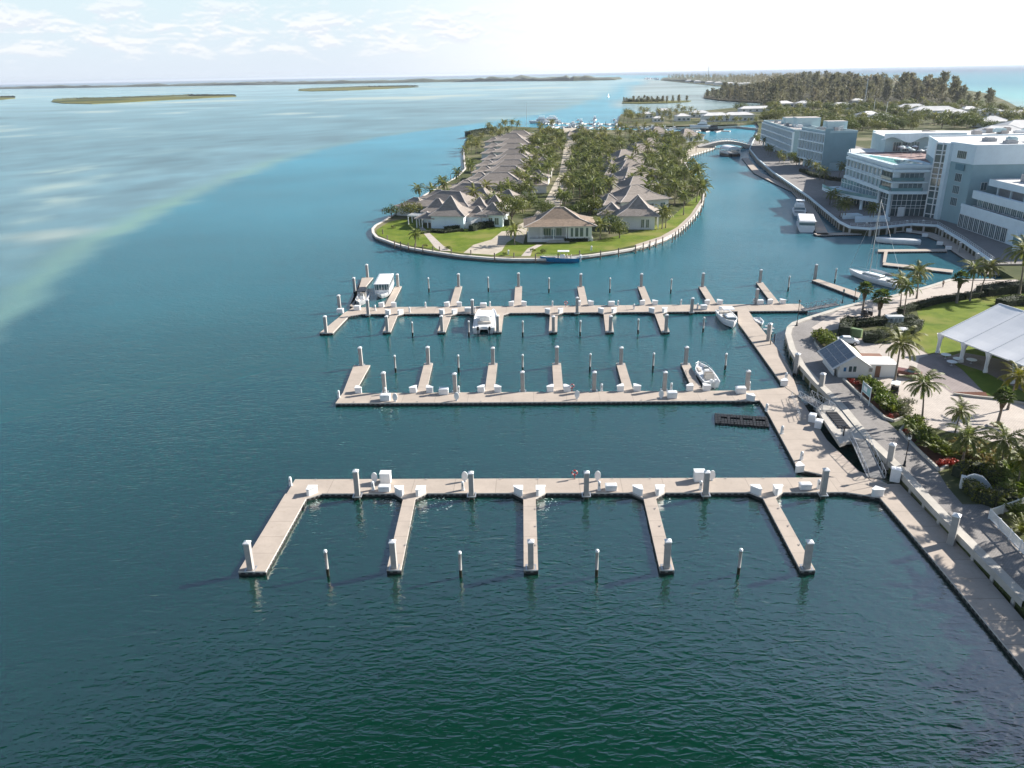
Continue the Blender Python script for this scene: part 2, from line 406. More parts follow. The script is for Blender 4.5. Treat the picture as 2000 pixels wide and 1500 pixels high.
# ------------------------------------------------------------------ water
from mathutils import noise as mnoise
def polyx(s, z=0.0):
    p = sorted(((q.y, q.x) for q in pts(s, z)))
    return np.array([a for a, b in p]), np.array([b for a, b in p])
EL = polyx('-120,760 0,655 60,600 130,535 230,462 330,410 440,360 540,318 640,290 740,268 860,250 960,238 1060,222 1130,204 1175,190 1205,172 1216,160')
ER = polyx('1330,232 1250,222 1200,205 1225,188 1240,168 1262,157')
def water():
    ang = np.radians(np.arange(0, 360, 1.0)); rad = [6.0]
    while rad[-1] < 42000: rad.append(rad[-1] * 1.021 + 0.2)
    rad = np.array(rad); na, nr = len(ang), len(rad)
    A, Rr = np.meshgrid(ang, rad)
    X, Y = (Rr * np.sin(A)).ravel(), (Rr * np.cos(A)).ravel()
    V = np.column_stack([X, Y, np.zeros_like(X)])
    V = np.vstack([V, [[0, 0, 0]]])
    fs = []
    for i in range(nr - 1):
        a = i * na + np.arange(na); b = i * na + (np.arange(na) + 1) % na
        fs.append(np.column_stack([a, a + na, b + na, b]))
    fs = np.vstack(fs)
    faces = fs.tolist() + [[na * nr, int(k), int((k + 1) % na)] for k in range(na)]
    me = bpy.data.meshes.new('water'); me.from_pydata(V.tolist(), [], faces)
    x, y = V[:, 0], V[:, 1]
    def nz(sx, sy, o, oct_=4):
        return np.array([mnoise.fractal(Vector((a * sx + o, b * sy - o, o)), 0.9, 2.0, oct_) for a, b in zip(x.tolist(), y.tolist())])
    n1 = nz(0.012, 0.012, 3.1); n2 = nz(0.0022, 0.0045, 7.7); n3 = nz(0.05, 0.05, 1.3, 3)
    def sm(a, b, v): t = np.clip((v - a) / (b - a), 0, 1); return t * t * (3 - 2 * t)
    def mix(a, b, t): return a + (b - a) * t[:, None]
    d = np.hypot(x, y)
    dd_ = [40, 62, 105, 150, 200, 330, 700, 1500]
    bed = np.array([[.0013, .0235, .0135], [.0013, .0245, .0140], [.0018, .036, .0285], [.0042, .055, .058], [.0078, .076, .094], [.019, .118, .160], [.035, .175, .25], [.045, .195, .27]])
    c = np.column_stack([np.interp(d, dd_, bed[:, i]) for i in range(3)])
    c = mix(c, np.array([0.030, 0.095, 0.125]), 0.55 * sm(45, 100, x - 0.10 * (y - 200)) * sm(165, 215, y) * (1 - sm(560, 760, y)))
    c *= (1 + 0.22 * n1)[:, None]
    # the shoal west of the dredged channel
    xl = np.interp(y, EL[0], EL[1], right=EL[1][-1]); xl = np.where(y > EL[0][-1], 900 + (y - 4200) * .02, xl)
    side = (xl - x) + 4 * n3 + 0.06 * d * 0.15 * n1
    w = 4 + 0.006 * d
    sh = sm(-w, w * 0.9, side)
    shoal = mix(np.array([0.045, 0.112, 0.122]), np.array([0.078, 0.160, 0.192]), sm(140, 420, d))
    shoal = mix(shoal, np.array([0.145, 0.265, 0.305]), sm(700, 3000, d))
    shoal *= (1 + 0.26 * n2 + 0.26 * n1 + 0.30 * n3 * (1 - sm(400, 1200, d)))[:, None]
    patch = sm(0.30, 0.62, n2 + 0.35 * n1) * sm(160, 320, d)
    shoal = mix(shoal, np.array([0.27, 0.32, 0.27]), patch * 0.8)
    edge = np.exp(-((side - w * 1.0) / (w * 1.15)) ** 2) * (1 - 0.8 * sm(300, 700, d))
    shoal = mix(shoal, np.array([0.105, 0.215, 0.17]), np.clip(edge * (0.75 + 0.5 * n1), 0, 1))
    c = mix(c, shoal, sh)
    for (px, py, rx, ry, k) in ((130, 332, 40, 9, .9), (215, 345, 34, 8, .7), (110, 366, 45, 10, 1.0), (95, 396, 55, 12, 1.0), (180, 392, 26, 8, .6), (85, 460, 24, 5, .8), (330, 300, 50, 8, .4), (60, 430, 30, 8, .5), (240, 262, 90, 8, .3)):
        q = at(px, py, 0); e_ = at(px + rx, py, 0); f_ = at(px, py + ry, 0); ax, ay = abs(e_.x - q.x), max(8.0, abs(f_.y - q.y))
        g = np.exp(-((x - q.x) / ax) ** 2 - ((y - q.y) / ay) ** 2) * np.clip(.35 + 2.2 * n3 + .8 * n1, 0, 1.4)
        c = mix(c, np.array([0.24, 0.31, 0.26]), np.clip(g * k * .6, 0, 1))
    # the flats east of the channel, and the open ocean behind the island
    xr = np.interp(y, ER[0], ER[1]); xr = np.where(y > ER[0][-1], 1e5, xr)
    fl = sm(-14, 14, x - xr) * sm(ER[0][0] - 30, ER[0][0] + 60, y)
    c = mix(c, np.array([0.16, 0.215, 0.215]) * np.ones((len(x), 3)) * (1 + 0.4 * n2 + 0.2 * n1)[:, None], fl * 0.9)
    oc = sm(-60, 60, x - np.interp(y, [700, 940, 1460, 2330, 4300, 6600], [560, 640, 830, 1180, 1600, 1700])) * (y > -500)
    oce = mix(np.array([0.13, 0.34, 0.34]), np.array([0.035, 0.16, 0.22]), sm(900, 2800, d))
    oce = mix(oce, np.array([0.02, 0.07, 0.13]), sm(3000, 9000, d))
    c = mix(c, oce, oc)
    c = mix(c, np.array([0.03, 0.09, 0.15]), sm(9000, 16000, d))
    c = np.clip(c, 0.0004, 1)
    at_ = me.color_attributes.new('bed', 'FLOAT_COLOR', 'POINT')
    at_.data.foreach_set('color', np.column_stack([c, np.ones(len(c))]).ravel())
    mt, t, b = nt('sea_water')
    vc = node(t, 'ShaderNodeVertexColor', layer_name='bed')
    co = node(t, 'ShaderNodeTexCoord').outputs['Object']
    big = node(t, 'ShaderNodeTexNoise', {'Vector': co, 'Scale': 0.022, 'Detail': 4.0, 'Roughness': 0.6})
    gust = node(t, 'ShaderNodeMapRange', {0: big.outputs[0], 1: 0.35, 2: 0.65, 3: 0.55, 4: 1.15})
    def wave(scale, rot, st, det, rough):
        mp = node(t, 'ShaderNodeMapping', {0: co, 2: (0, 0, R(rot)), 3: (st, 1.0, 1.0)})
        return node(t, 'ShaderNodeTexNoise', {'Vector': mp.outputs[0], 'Scale': scale, 'Detail': det, 'Roughness': rough, 'Distortion': 0.35}).outputs[0]
    def crest(v, p):       # sharpened crests
        r = math_(t, 'SUBTRACT', 1.0, math_(t, 'ABSOLUTE', math_(t, 'MULTIPLY', math_(t, 'SUBTRACT', v, 0.5), 3.2)), clamp=True)
        return math_(t, 'POWER', r, p)
    h = math_(t, 'ADD', math_(t, 'MULTIPLY', crest(wave(0.80, 28, 0.40, 2.0, 0.5), 1.5), 0.058), math_(t, 'MULTIPLY', crest(wave(1.1, -22, 0.45, 2.0, 0.5), 1.5), 0.034))
    h = math_(t, 'ADD', h, math_(t, 'MULTIPLY', wave(2.9, -12, 0.5, 3.0, 0.55), 0.05))
    h = math_(t, 'ADD', h, math_(t, 'MULTIPLY', wave(0.20, 35, 0.5, 2.0, 0.5), 0.10))
    h = math_(t, 'MULTIPLY', h, gust.outputs[0])
    bp = node(t, 'ShaderNodeBump', {'Height': h, 'Strength': 1.0, 'Distance': 0.80})
    # wind-roughened sea: body colour plus a mirror whose grazing reflectance is capped, as on a surface of small facets
    t.nodes.remove(b)
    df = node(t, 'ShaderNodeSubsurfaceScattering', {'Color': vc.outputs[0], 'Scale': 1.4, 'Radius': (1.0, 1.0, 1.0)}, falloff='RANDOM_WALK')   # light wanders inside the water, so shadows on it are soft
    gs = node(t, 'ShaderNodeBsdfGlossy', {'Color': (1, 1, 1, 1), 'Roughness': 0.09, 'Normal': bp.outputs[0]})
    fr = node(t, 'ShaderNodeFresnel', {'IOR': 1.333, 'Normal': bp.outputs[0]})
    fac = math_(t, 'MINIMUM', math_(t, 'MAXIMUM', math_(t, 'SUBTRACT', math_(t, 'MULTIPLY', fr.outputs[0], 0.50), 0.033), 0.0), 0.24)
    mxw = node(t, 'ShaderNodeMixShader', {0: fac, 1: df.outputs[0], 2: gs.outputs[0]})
    t.links.new(mxw.outputs[0], t.nodes['Material Output'].inputs[0])
    me.materials.append(mt); me.polygons.foreach_set('use_smooth', [True] * len(me.polygons)); me.update()
    o = bpy.data.objects.new('water', me); COL.objects.link(o); tag(o, kind='structure')
water()

# ------------------------------------------------------------------ haze
hz = MB().box((0, 20000, -3.0), (110000, 130000, 90.0))
hm = bpy.data.materials.new('haze_air'); hm.use_nodes = True; ht = hm.node_tree
ht.nodes.remove(ht.nodes['Principled BSDF'])
pv = node(ht, 'ShaderNodeVolumePrincipled', {'Color': (0.80, 0.88, 1.0, 1), 'Density': 0.00004, 'Anisotropy': 0.2})
ht.links.new(pv.outputs[0], ht.nodes['Material Output'].inputs['Volume'])
tag(hz.build('haze', hm), 'pale sea haze that fades the distant shores', 'haze', kind='stuff')

# ------------------------------------------------------------------ land
def sheet(name, poly, z, mat): return structure(name, MB().prism(poly, 0, z, top_only=True), mat)
ZL = 1.6
quay_s = '1981,543 1940,546 1855,546 1811,560 1743,578 1690,589 1640,601 1576,621 1548,631 1538,640 1535,653 1543,682 1561,712 1590,745 1622,777 1640,795 1690,857 1722,887 1758,922 1807,976 1872,1045 2000,1176'
quay = pts(quay_s, ZL)
hot_s = '1478,262 1464,292 1480,312 1510,338 1545,362 1580,387 1610,412 1640,436 1660,446 1700,449 1780,440 1830,443 1880,473 1940,516'
hot_edge = pts(hot_s, 2.0)
main = [Vector((quay[-1].x - .4, -60)), *reversed(quay), *reversed(hot_edge)]
main += pts('1482,250 1478,243 1440,246 1330,249 1225,250 1206,243 1212,226 1300,221 1380,218 1440,212 1500,206 1478,199 1425,194 1376,188 1378,181 1410,176 1500,181 1420,170 1330,161 1290,157 1295,152', 0)
main += [Vector((2200, 5200)), Vector((1250, 2500)), Vector((860, 1460)), Vector((690, 1120)), Vector((590, 930)), Vector((560, 700)), Vector((560, -60))]
structure('ground', MB().prism(main, -2.0, ZL - 0.012, 0), soil)
# hotel terrace ground, promenade, car court, lawn
hp = list(hot_edge) + [Vector((210, 190)), Vector((230, 560))]
structure('terrace', MB().prism(hp, -1.0, 2.0, 0, 1), [wallface, paver])
prom = [p for p in quay[5:]] + [Vector((62, 40)), Vector((64, 72))] + pts('1985,1060 1930,985 1880,985 1850,950 1832,921 1790,880 1758,846 1728,818 1690,783 1655,747 1648,700 1612,683 1590,655 1600,638 1650,632 1700,625 1752,586', ZL)
sheet('promenade', prom, ZL, paver)
sheet('walkway', pts('1740,582 1855,549 1985,546 2000,552 1940,565 1870,583 1780,602 1720,625 1650,640 1600,650 1585,640 1640,605', ZL), ZL + .004, paverb)
court = pts('1655,660 1700,662 1770,668 1812,692 1840,722 1925,775 2060,800 2080,900 1990,880 1900,850 1860,845 1800,830 1760,800 1720,760 1700,735 1690,700', ZL)
sheet('parking_court', court, ZL + .006, paverb)
sheet('driveway', pts('1795,700 1830,688 1880,723 1926,770 1870,776 1790,722', ZL), ZL + .010, paverr)
sheet('lawn', pts('1770,655 1800,640 1790,604 1870,583 1940,566 2080,560 2150,760 2050,790 1925,770 1880,722 1836,690 1812,690', ZL), ZL + .012, lawn)
sheet('tent_floor', pts('1842,700 1880,688 2050,720 2090,800 2000,765 1920,725', ZL), ZL + .018, paverr)

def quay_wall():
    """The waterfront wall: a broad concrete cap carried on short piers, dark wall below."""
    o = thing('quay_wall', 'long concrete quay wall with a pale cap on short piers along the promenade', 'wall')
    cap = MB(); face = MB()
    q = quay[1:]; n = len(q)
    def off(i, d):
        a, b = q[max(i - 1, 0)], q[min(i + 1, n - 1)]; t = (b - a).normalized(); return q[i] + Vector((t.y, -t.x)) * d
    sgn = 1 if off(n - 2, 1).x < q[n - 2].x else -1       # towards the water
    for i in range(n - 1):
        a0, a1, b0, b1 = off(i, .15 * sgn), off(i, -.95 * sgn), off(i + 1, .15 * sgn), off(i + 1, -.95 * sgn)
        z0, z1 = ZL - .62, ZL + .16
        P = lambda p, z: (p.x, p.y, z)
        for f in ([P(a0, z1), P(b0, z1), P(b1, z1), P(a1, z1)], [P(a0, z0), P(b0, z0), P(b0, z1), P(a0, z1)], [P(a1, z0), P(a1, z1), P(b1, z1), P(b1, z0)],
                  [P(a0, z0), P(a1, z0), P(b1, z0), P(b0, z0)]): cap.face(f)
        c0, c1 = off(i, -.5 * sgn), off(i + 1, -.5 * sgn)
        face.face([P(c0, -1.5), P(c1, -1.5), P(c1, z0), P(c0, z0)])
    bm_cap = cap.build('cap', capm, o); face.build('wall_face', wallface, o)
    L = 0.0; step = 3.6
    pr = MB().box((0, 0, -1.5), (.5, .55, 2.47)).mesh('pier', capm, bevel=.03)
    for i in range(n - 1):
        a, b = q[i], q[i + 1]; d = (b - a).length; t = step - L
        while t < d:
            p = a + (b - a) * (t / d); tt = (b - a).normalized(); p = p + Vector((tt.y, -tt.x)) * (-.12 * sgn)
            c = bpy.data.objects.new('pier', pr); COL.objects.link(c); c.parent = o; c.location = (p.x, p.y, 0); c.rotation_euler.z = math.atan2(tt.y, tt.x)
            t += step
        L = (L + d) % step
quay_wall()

# the villa island
ZI = 1.0
isl_s = '905,292 908,330 893,345 830,380 775,415 748,432 733,440 727,447 728,455 735,463 771,476 800,484 850,492 900,499 960,504 1000,506 1050,506 1100,504 1150,499 1200,492 1240,485 1270,477 1300,466 1325,452 1345,435 1360,418 1370,402 1376,384 1375,372 1362,350 1345,330 1338,318 1352,303 1394,290 1398,283 1370,268 1330,258 1220,254 1120,252 1060,250 990,246 940,262 912,272'
isl = pts(isl_s, ZI)
structure('island_ground', MB().prism(isl, -2.0, ZI - .012), soil)
sheet('island_lawn', pts('735,449 760,433 800,425 850,450 1010,440 1015,475 1030,478 1165,470 1230,455 1300,435 1345,395 1366,380 1371,392 1362,412 1345,430 1322,449 1296,462 1265,473 1200,487 1150,494 1100,499 1040,501 960,499 900,494 850,487 800,479 760,468 737,458', ZI), ZI, lawn)
sheet('island_road', pts('1005,470 1012,440 1040,425 1050,410 1066,390 1092,340 1100,300 1102,262 1100,250 1128,250 1126,280 1124,320 1116,350 1096,400 1078,420 1050,432 1030,445 1022,476', ZI), ZI + .006, sand)
sheet('sand_patch', pts('905,494 925,478 960,468 980,452 1000,450 1012,460 990,474 980,490 965,498', ZI), ZI + .010, sand)
sheet('garden_path', pts('817,443 826,443 866,480 876,486 882,490 862,490 850,484', ZI), ZI + .012, paverb)
sheet('villa_path', pts('1018,500 1030,486 1048,478 1060,478 1040,489 1036,500', ZI), ZI + .012, paverb)
sheet('boat_deck', pts('1240,487 1240,478 1290,462 1322,444 1348,420 1372,384 1374,388 1370,404 1352,431 1325,452 1296,468', ZI), ZI + .014, deck_y)
sheet('sand_quay', pts('1338,318 1352,303 1394,290 1397,284 1370,280 1345,292 1325,318', ZI), ZI + .014, sand)
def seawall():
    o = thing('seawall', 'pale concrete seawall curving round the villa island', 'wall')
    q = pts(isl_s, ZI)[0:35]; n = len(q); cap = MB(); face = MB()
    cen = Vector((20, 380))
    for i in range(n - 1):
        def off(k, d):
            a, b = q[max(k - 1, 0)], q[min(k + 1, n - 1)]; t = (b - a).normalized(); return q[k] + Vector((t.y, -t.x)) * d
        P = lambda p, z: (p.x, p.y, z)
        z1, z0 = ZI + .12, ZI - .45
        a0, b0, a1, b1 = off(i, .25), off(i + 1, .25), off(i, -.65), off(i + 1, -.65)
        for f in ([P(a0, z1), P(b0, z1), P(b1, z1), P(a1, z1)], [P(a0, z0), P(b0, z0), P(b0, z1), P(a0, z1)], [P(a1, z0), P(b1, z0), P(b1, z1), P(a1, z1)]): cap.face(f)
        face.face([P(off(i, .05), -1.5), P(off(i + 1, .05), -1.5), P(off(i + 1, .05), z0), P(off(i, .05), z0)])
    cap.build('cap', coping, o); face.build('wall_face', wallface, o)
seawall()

# the low far islands: a shore strip with a bank of mangrove on it
def bank(name, label, s, depth, h, mat, seed, kind='structure'):
    rr = random.Random(seed); p = [at(*map(float, a.split(',')), 0) for a in s.split()]
    mb = MB(); prof = []
    for i in range(len(p) - 1):
        k = max(2, int((p[i + 1] - p[i]).length / (depth * .12)))
        prof += [p[i].lerp(p[i + 1], j / k) for j in range(k)]
    prof.append(p[-1]); n = len(prof); rows = []
    for i, q in enumerate(prof):
        e = min(1.0, i / 6, (n - 1 - i) / 6) ** .5
        d = Vector((q.x, q.y, 0)).normalized()
        hh = h * e * (0.6 + 0.8 * rr.random() * (0.5 + mnoise.noise(q * .004) ))
        dd = depth * (0.25 + .75 * e)
        rows.append([q + Vector((0, 0, -.5)), q + d * dd * .04 + Vector((0, 0, hh * .75)), q + d * dd * .2 + Vector((0, 0, hh)), q + d * dd * .8 + Vector((0, 0, hh * 1.05 * (0.7 + .5 * rr.random()))), q + d * dd + Vector((0, 0, -.5))])
    for i in range(n - 1):
        for k in range(4): mb.face([rows[i][k], rows[i + 1][k], rows[i + 1][k + 1], rows[i][k + 1]])
    return structure(name, mb, mat)
bank('far_shore', '', '-260,176 0,174 200,171 400,167.5 620,164.5 800,161.5 1000,157.6 1100,157 1190,156.5 1216,154.5', 900, 22, farm, 3)
bank('far_shore', '', '330,165.5 500,162.5 720,160 900,157.2', 700, 14, farm, 31)
bank('far_headland', '', '1292,157 1330,160 1370,163 1420,166.5 1478,166', 1100, 16, farm, 5)
bank('mangrove_shore', '', '880,160.5 1000,158.8 1120,158.2 1205,156.3', 300, 26, farm, 9)
def cay(name, s, z, seed, back):
    p = pts(s, 0); structure(name, MB().prism(p, -1, z), marsh)
    bank('mangrove_fringe', '', back, 14, 6.5, farm, seed)
cay('marsh_cay', '100,199.5 125,202.5 180,203.5 250,200 330,195.5 400,192 462,189 455,187 380,188.5 280,191 180,193 110,196', 1.2, 21, '102,198.5 150,195 230,192.3 300,190 370,187.5 462,186.8')
cay('marsh_cay', '582,177.5 610,178.6 680,177 760,173.4 818,170.5 800,168.6 720,170.2 640,172.8 590,175', 1.2, 22, '583,176.6 640,173 720,170.2 818,168.6')
cay('marsh_cay', '-80,198 0,195.5 30,192.5 28,190.5 0,189.5 -80,191', 1.2, 23, '-80,192.5 0,190.2 31,190')
cay('casuarina_cay', '1215,202.5 1250,203 1300,202 1345,199.5 1350,197.5 1300,197.5 1240,199 1216,200.5', 1.0, 24, '1216,201 1260,200 1300,199')

# ------------------------------------------------------------------ floating piers
ZD = 0.55
def deck_obj(name, poly, mat, parent, edge=.22, z=ZD):
    """One float: pale coping round a concrete deck, dark timber rub strip below, black float in the water."""
    bm = bmesh.new()
    ar = sum(poly[i][0] * poly[(i + 1) % len(poly)][1] - poly[(i + 1) % len(poly)][0] * poly[i][1] for i in range(len(poly)))
    if ar < 0: poly = list(reversed(poly))
    n = len(poly)
    top = [bm.verts.new((p[0], p[1], z)) for p in poly]
    f = bm.faces.new(top)
    prev = top
    for dz, mi in ((-.15, 1), (-.36, 2), (-.9, 3)):
        low = [bm.verts.new((p[0], p[1], z + dz)) for p in poly]
        for i in range(n):
            g = bm.faces.new((prev[i], low[i], low[(i + 1) % n], prev[(i + 1) % n])); g.material_index = mi
        prev = low
    r = bmesh.ops.inset_region(bm, faces=[f], thickness=edge, use_even_offset=True)
    for g in r['faces']: g.material_index = 1
    bmesh.ops.triangulate(bm, faces=[g for g in bm.faces if len(g.verts) > 4])
    bmesh.ops.recalc_face_normals(bm, faces=bm.faces)
    me = bpy.data.meshes.new(name); bm.to_mesh(me); bm.free()
    for mt in (mat, coping, rub, floatm): me.materials.append(mt)
    o = bpy.data.objects.new(name, me); COL.objects.link(o); o.parent = parent
    return o
def local(o, rz, p):
    d = Vector((p[0] - o.x, p[1] - o.y)); c, s = math.cos(-rz), math.sin(-rz)
    return Vector((d.x * c - d.y * s, d.x * s + d.y * c))
def world(o, rz, p, z):
    c, s = math.cos(rz), math.sin(rz)
    return Vector((o.x + p[0] * c - p[1] * s, o.y + p[0] * s + p[1] * c, z))

cleat_me = MB().bar((-.16, 0, .11), (.16, 0, .11), .05).bar((-.05, 0, 0), (-.05, 0, .1), .04).bar((.05, 0, 0), (.05, 0, .1), .04).mesh('cleat', steel)
def cleat(parent, p, rz=0.0):
    c = bpy.data.objects.new('cleat', cleat_me); COL.objects.link(c); c.parent = parent; c.location = (p[0], p[1], ZD); c.rotation_euler.z = rz
collar_me = MB()
for a in (-1, 1):
    collar_me.box((a * .5, 0, ZD - .1), (.14, 1.1, .12)); collar_me.box((0, a * .5, ZD - .09), (.86, .14, .12))
collar_me = collar_me.mesh('pile_collar', steel)
def collar(parent, p):
    c = bpy.data.objects.new('pile_collar', collar_me); COL.objects.link(c); c.parent = parent; c.location = (p[0], p[1], 0)

# prototypes of what stands on the piers
def proto_piling():
    t = thing('piling', 'proto', 'piling', (0, 0, -500))
    b = MB().box((0, 0, -2.2), (.62, .62, 5.85), 0); b.box((0, 0, -.6), (.64, .64, 1.0), 1)
    b.build('shaft', [piling_c, slime], t, bevel=.04)
    MB().box((0, 0, 3.65), (.72, .72, .12), 0).box((0, 0, 3.77), (.70, .70, .2), 0, top=.12).build('cap', white, t, bevel=.02)
    return t
def proto_pole():
    t = thing('mooring_pole', 'proto', 'mooring pole', (0, 0, -500))
    MB().tube([(0, 0, -2), (0, 0, .9)], .17, 10, 1).tube([(0, 0, .9), (0, 0, 3.1)], .165, 10, 0).build('shaft', [piling_c, slime], t, smooth=True)
    MB().lathe([(.2, 3.02), (.2, 3.2), (.16, 3.27), (0, 3.3)], n=12).build('cap', white, t, smooth=True)
    return t
def proto_corner():
    t = thing('corner_locker', 'proto', 'locker', (0, 0, -500))
    # local: root corner at origin, legs along +x and +y
    MB().prism([(0, 0), (1.12, 0), (1.12, .3), (.3, 1.12), (0, 1.12)], 0, .92).build('body', white, t, bevel=.03)
    b = MB().prism([(-.05, -.05), (1.19, -.05), (1.19, .33), (.33, 1.19), (-.05, 1.19)], .925, 1.0); b.build('lid', white2, t, bevel=.025)
    return t
def proto_box():
    t = thing('dock_box', 'proto', 'dock box', (0, 0, -500))
    MB().box((0, 0, 0), (1.4, .8, .62), top=1.03).build('body', white, t, bevel=.03)
    MB().box((0, 0, .625), (1.52, .92, .12), top=.94).box((0, 0, .745), (1.36, .78, .05), top=.8).build('lid', white2, t, bevel=.02)
    MB().bar((-.12, -.47, .6), (.12, -.47, .6), .03).build('latch', steel, t)
    return t
def proto_cabinet():
    t = thing('utility_cabinet', 'proto', 'cabinet', (0, 0, -500))
    MB().box((0, 0, 0), (1.35, 1.0, 1.35)).build('body', white, t, bevel=.04)
    MB().box((0, 0, 1.355), (1.45, 1.1, .09)).build('lid', white2, t, bevel=.03)
    MB().box((0, -.512, .12), (1.1, .02, 1.1)).build('door', white2, t)
    return t
def proto_pedestal():
    t = thing('power_pedestal', 'proto', 'power pedestal', (0, 0, -500))
    MB().box((0, 0, 0), (.42, .42, .06)).box((0, 0, .06), (.34, .34, 1.0), top=.92).build('body', white, t, bevel=.03)
    MB().lathe([(.19, 1.06), (.2, 1.1), (.17, 1.2), (.08, 1.28), (0, 1.3)], n=12).build('cap', white2, t, smooth=True)
    MB().box((0, -.165, .62), (.2, .03, .3)).build('socket_panel', greyd, t)
    return t
def proto_stand():
    t = thing('hose_stand', 'proto', 'stand', (0, 0, -500))
    b = MB(); n = 28
    for y in (-.07, .07):
        b.face([(.40 * math.cos(2 * math.pi * k / n) * (1 if y < 0 else -1), y, .78 + .66 * math.sin(2 * math.pi * k / n)) for k in range(n)])
    for k in range(n):
        a, c = 2 * math.pi * k / n, 2 * math.pi * (k + 1) / n
        b.face([(.40 * math.cos(a), -.07, .78 + .66 * math.sin(a)), (.40 * math.cos(a), .07, .78 + .66 * math.sin(a)), (.40 * math.cos(c), .07, .78 + .66 * math.sin(c)), (.40 * math.cos(c), -.07, .78 + .66 * math.sin(c))])
    b.build('panel', white, t)
    MB().box((0, 0, 0), (.3, .3, .14)).build('foot', white2, t, bevel=.02)
    return t
def proto_ring():
    t = thing('lifebuoy', 'proto', 'lifebuoy', (0, 0, -500))
    MB().box((0, 0, 0), (.09, .09, .75)).build('post', red, t)
    b = MB(); n = 20
    b.tube([(.33 * math.cos(2 * math.pi * k / n), -.1, .95 + .33 * math.sin(2 * math.pi * k / n)) for k in range(n + 1)], .085, 8, 0, cap=False)
    b.build('ring', red, t, smooth=True)
    b = MB()
    for q in range(4):
        a0 = q * math.pi / 2 + .5
        b.tube([(.33 * math.cos(a0 + k * .12), -.1, .95 + .33 * math.sin(a0 + k * .12)) for k in range(4)], .09, 8, 0, cap=False)
    b.build('white_bands', white, t, smooth=True)
    return t
PROTO = dict(piling=proto_piling, pole=proto_pole, corner=proto_corner, box=proto_box, cabinet=proto_cabinet, pedestal=proto_pedestal, stand=proto_stand, ring=proto_ring)
USED = {}
def put(kind, loc, rz, label, group, scale=None):
    """Place one fitting: the first call moves the prototype itself, later ones copy it."""
    if kind in ('piling', 'pole'):
        o = put_(kind, loc, rz, label, group, scale)
        o.rotation_euler.x = RND.uniform(-.013, .013); o.rotation_euler.y = RND.uniform(-.013, .013); o.scale.z *= RND.uniform(.95, 1.04); return o
    return put_(kind, loc, rz, label, group, scale)
def put_(kind, loc, rz, label, group, scale=None):
    if kind not in USED:
        o = USED[kind] = PROTO[kind](); o.location = loc; o.rotation_euler.z = rz; o['label'] = label; o['group'] = group
        if scale: o.scale = scale if hasattr(scale, '__len__') else (scale,) * 3
        return o
    return dup(USED[kind], loc, rz, label, scale, group=group)

def pier(name, label, px0, px1, depth, fingers, extra=()):
    """A straight main float with finger floats; returns (origin, heading)."""
    o0, o1 = at(*px0, ZD).to_2d(), at(*px1, ZD).to_2d()
    rz = math.atan2(o1.y - o0.y, o1.x - o0.x); L = (o1 - o0).length
    t = thing(name, label, 'pier', (o0.x, o0.y, 0), rz)
    return t, o0, rz, L
def finger_poly(xc0, xc1, y0, y1, w, flare=1.3):
    """Plan of a finger float: flared root at y0, straight to y1."""
    s = 1 if y1 > y0 else -1; h = w / 2
    k = lambda y: xc0 + (xc1 - xc0) * (y - y0) / (y1 - y0)
    ya = y0 + s * flare
    return [(xc0 - h - flare, y0), (xc0 + h + flare, y0), (k(ya) + h, ya), (xc1 + h, y1), (xc1 - h, y1), (k(ya) - h, ya)]

GP, GM = 'square concrete pilings of the marina piers', 'thin mooring poles between the fingers'
GC, GB = 'white triangular corner lockers at the finger roots', 'white dock boxes on the piers'
GW, GS, GU, GR = 'white power pedestals on the piers', 'white oval hose stands', 'white utility cabinets', 'red lifebuoys on the piers'

# near pier ---------------------------------------------------------------
T1, O1, A1, L1 = pier('floating_pier', 'nearest concrete pier, its five fingers reaching towards open dark green water', (557, 964), (1606, 961), 3.8, ())
near_end = L1 + 3.0
deck_obj('main_deck', [(0.2, 0), (near_end, 0), (near_end, 3.75), (.2, 3.75)], deck_x, T1)
lf = [local(O1, A1, at(x, y, ZD)) for x, y in ((466, 1116), (519, 1116))]
xw = (lf[0].x, lf[1].x)
deck_obj('finger_deck', [(xw[0] + .1, 0), (xw[0] - .05, lf[0].y), (xw[1], lf[1].y), (xw[1] + .15, -1.2), (xw[1] + 1.9, 0)], deck_y, T1)
nf = [(800, 769), (1034, 1037), (1268, 1303), (1500, 1578)]
near_f = []
for k, (xr, xt) in enumerate(nf):
    a = local(O1, A1, at(xr, 968, ZD)); b = local(O1, A1, at(xt, 1113, ZD))
    deck_obj('finger_deck', finger_poly(a.x, b.x, 0, b.y, 1.55, 1.35), deck_y, T1); near_f.append((a.x, b.x, b.y))
    for s in (-1, 1):
        put('corner', world(O1, A1, (a.x + s * .85, .25), ZD), A1 + (R(180) if s < 0 else R(270)),
            f'white corner locker on the {"left" if s < 0 else "right"} of the root of finger {ORD[k + 1]} from left, nearest pier', GC)
    put('piling', world(O1, A1, (b.x, b.y + .45), 0), A1, f'grey concrete piling at the tip of the {ORD[k + 1]} finger from the left, nearest pier', GP)
    collar(T1, (b.x, b.y + .45))
    for j in range(1, 4): cleat(T1, (b.x + .6, b.y * j / 4.2), R(90))
put('corner', world(O1, A1, (xw[1] + .1, .45), ZD), A1 + R(270), 'white corner locker where the broad left finger leaves the nearest pier', GC)
p = local(O1, A1, at(490, 1111, ZD))
put('piling', world(O1, A1, p, 0), A1, 'grey concrete piling at the tip of the broad left finger, nearest pier', GP); collar(T1, p)
for k, (x, y) in enumerate(((697, 970), (921, 967), (1145, 966), (1378, 965), (1606, 963))):
    p = local(O1, A1, at(x, y, ZD)); p.y = -.42
    put('piling', world(O1, A1, p, 0), A1, f'{ORD[k]} piling from the left along the front edge of the nearest pier', GP); collar(T1, p)
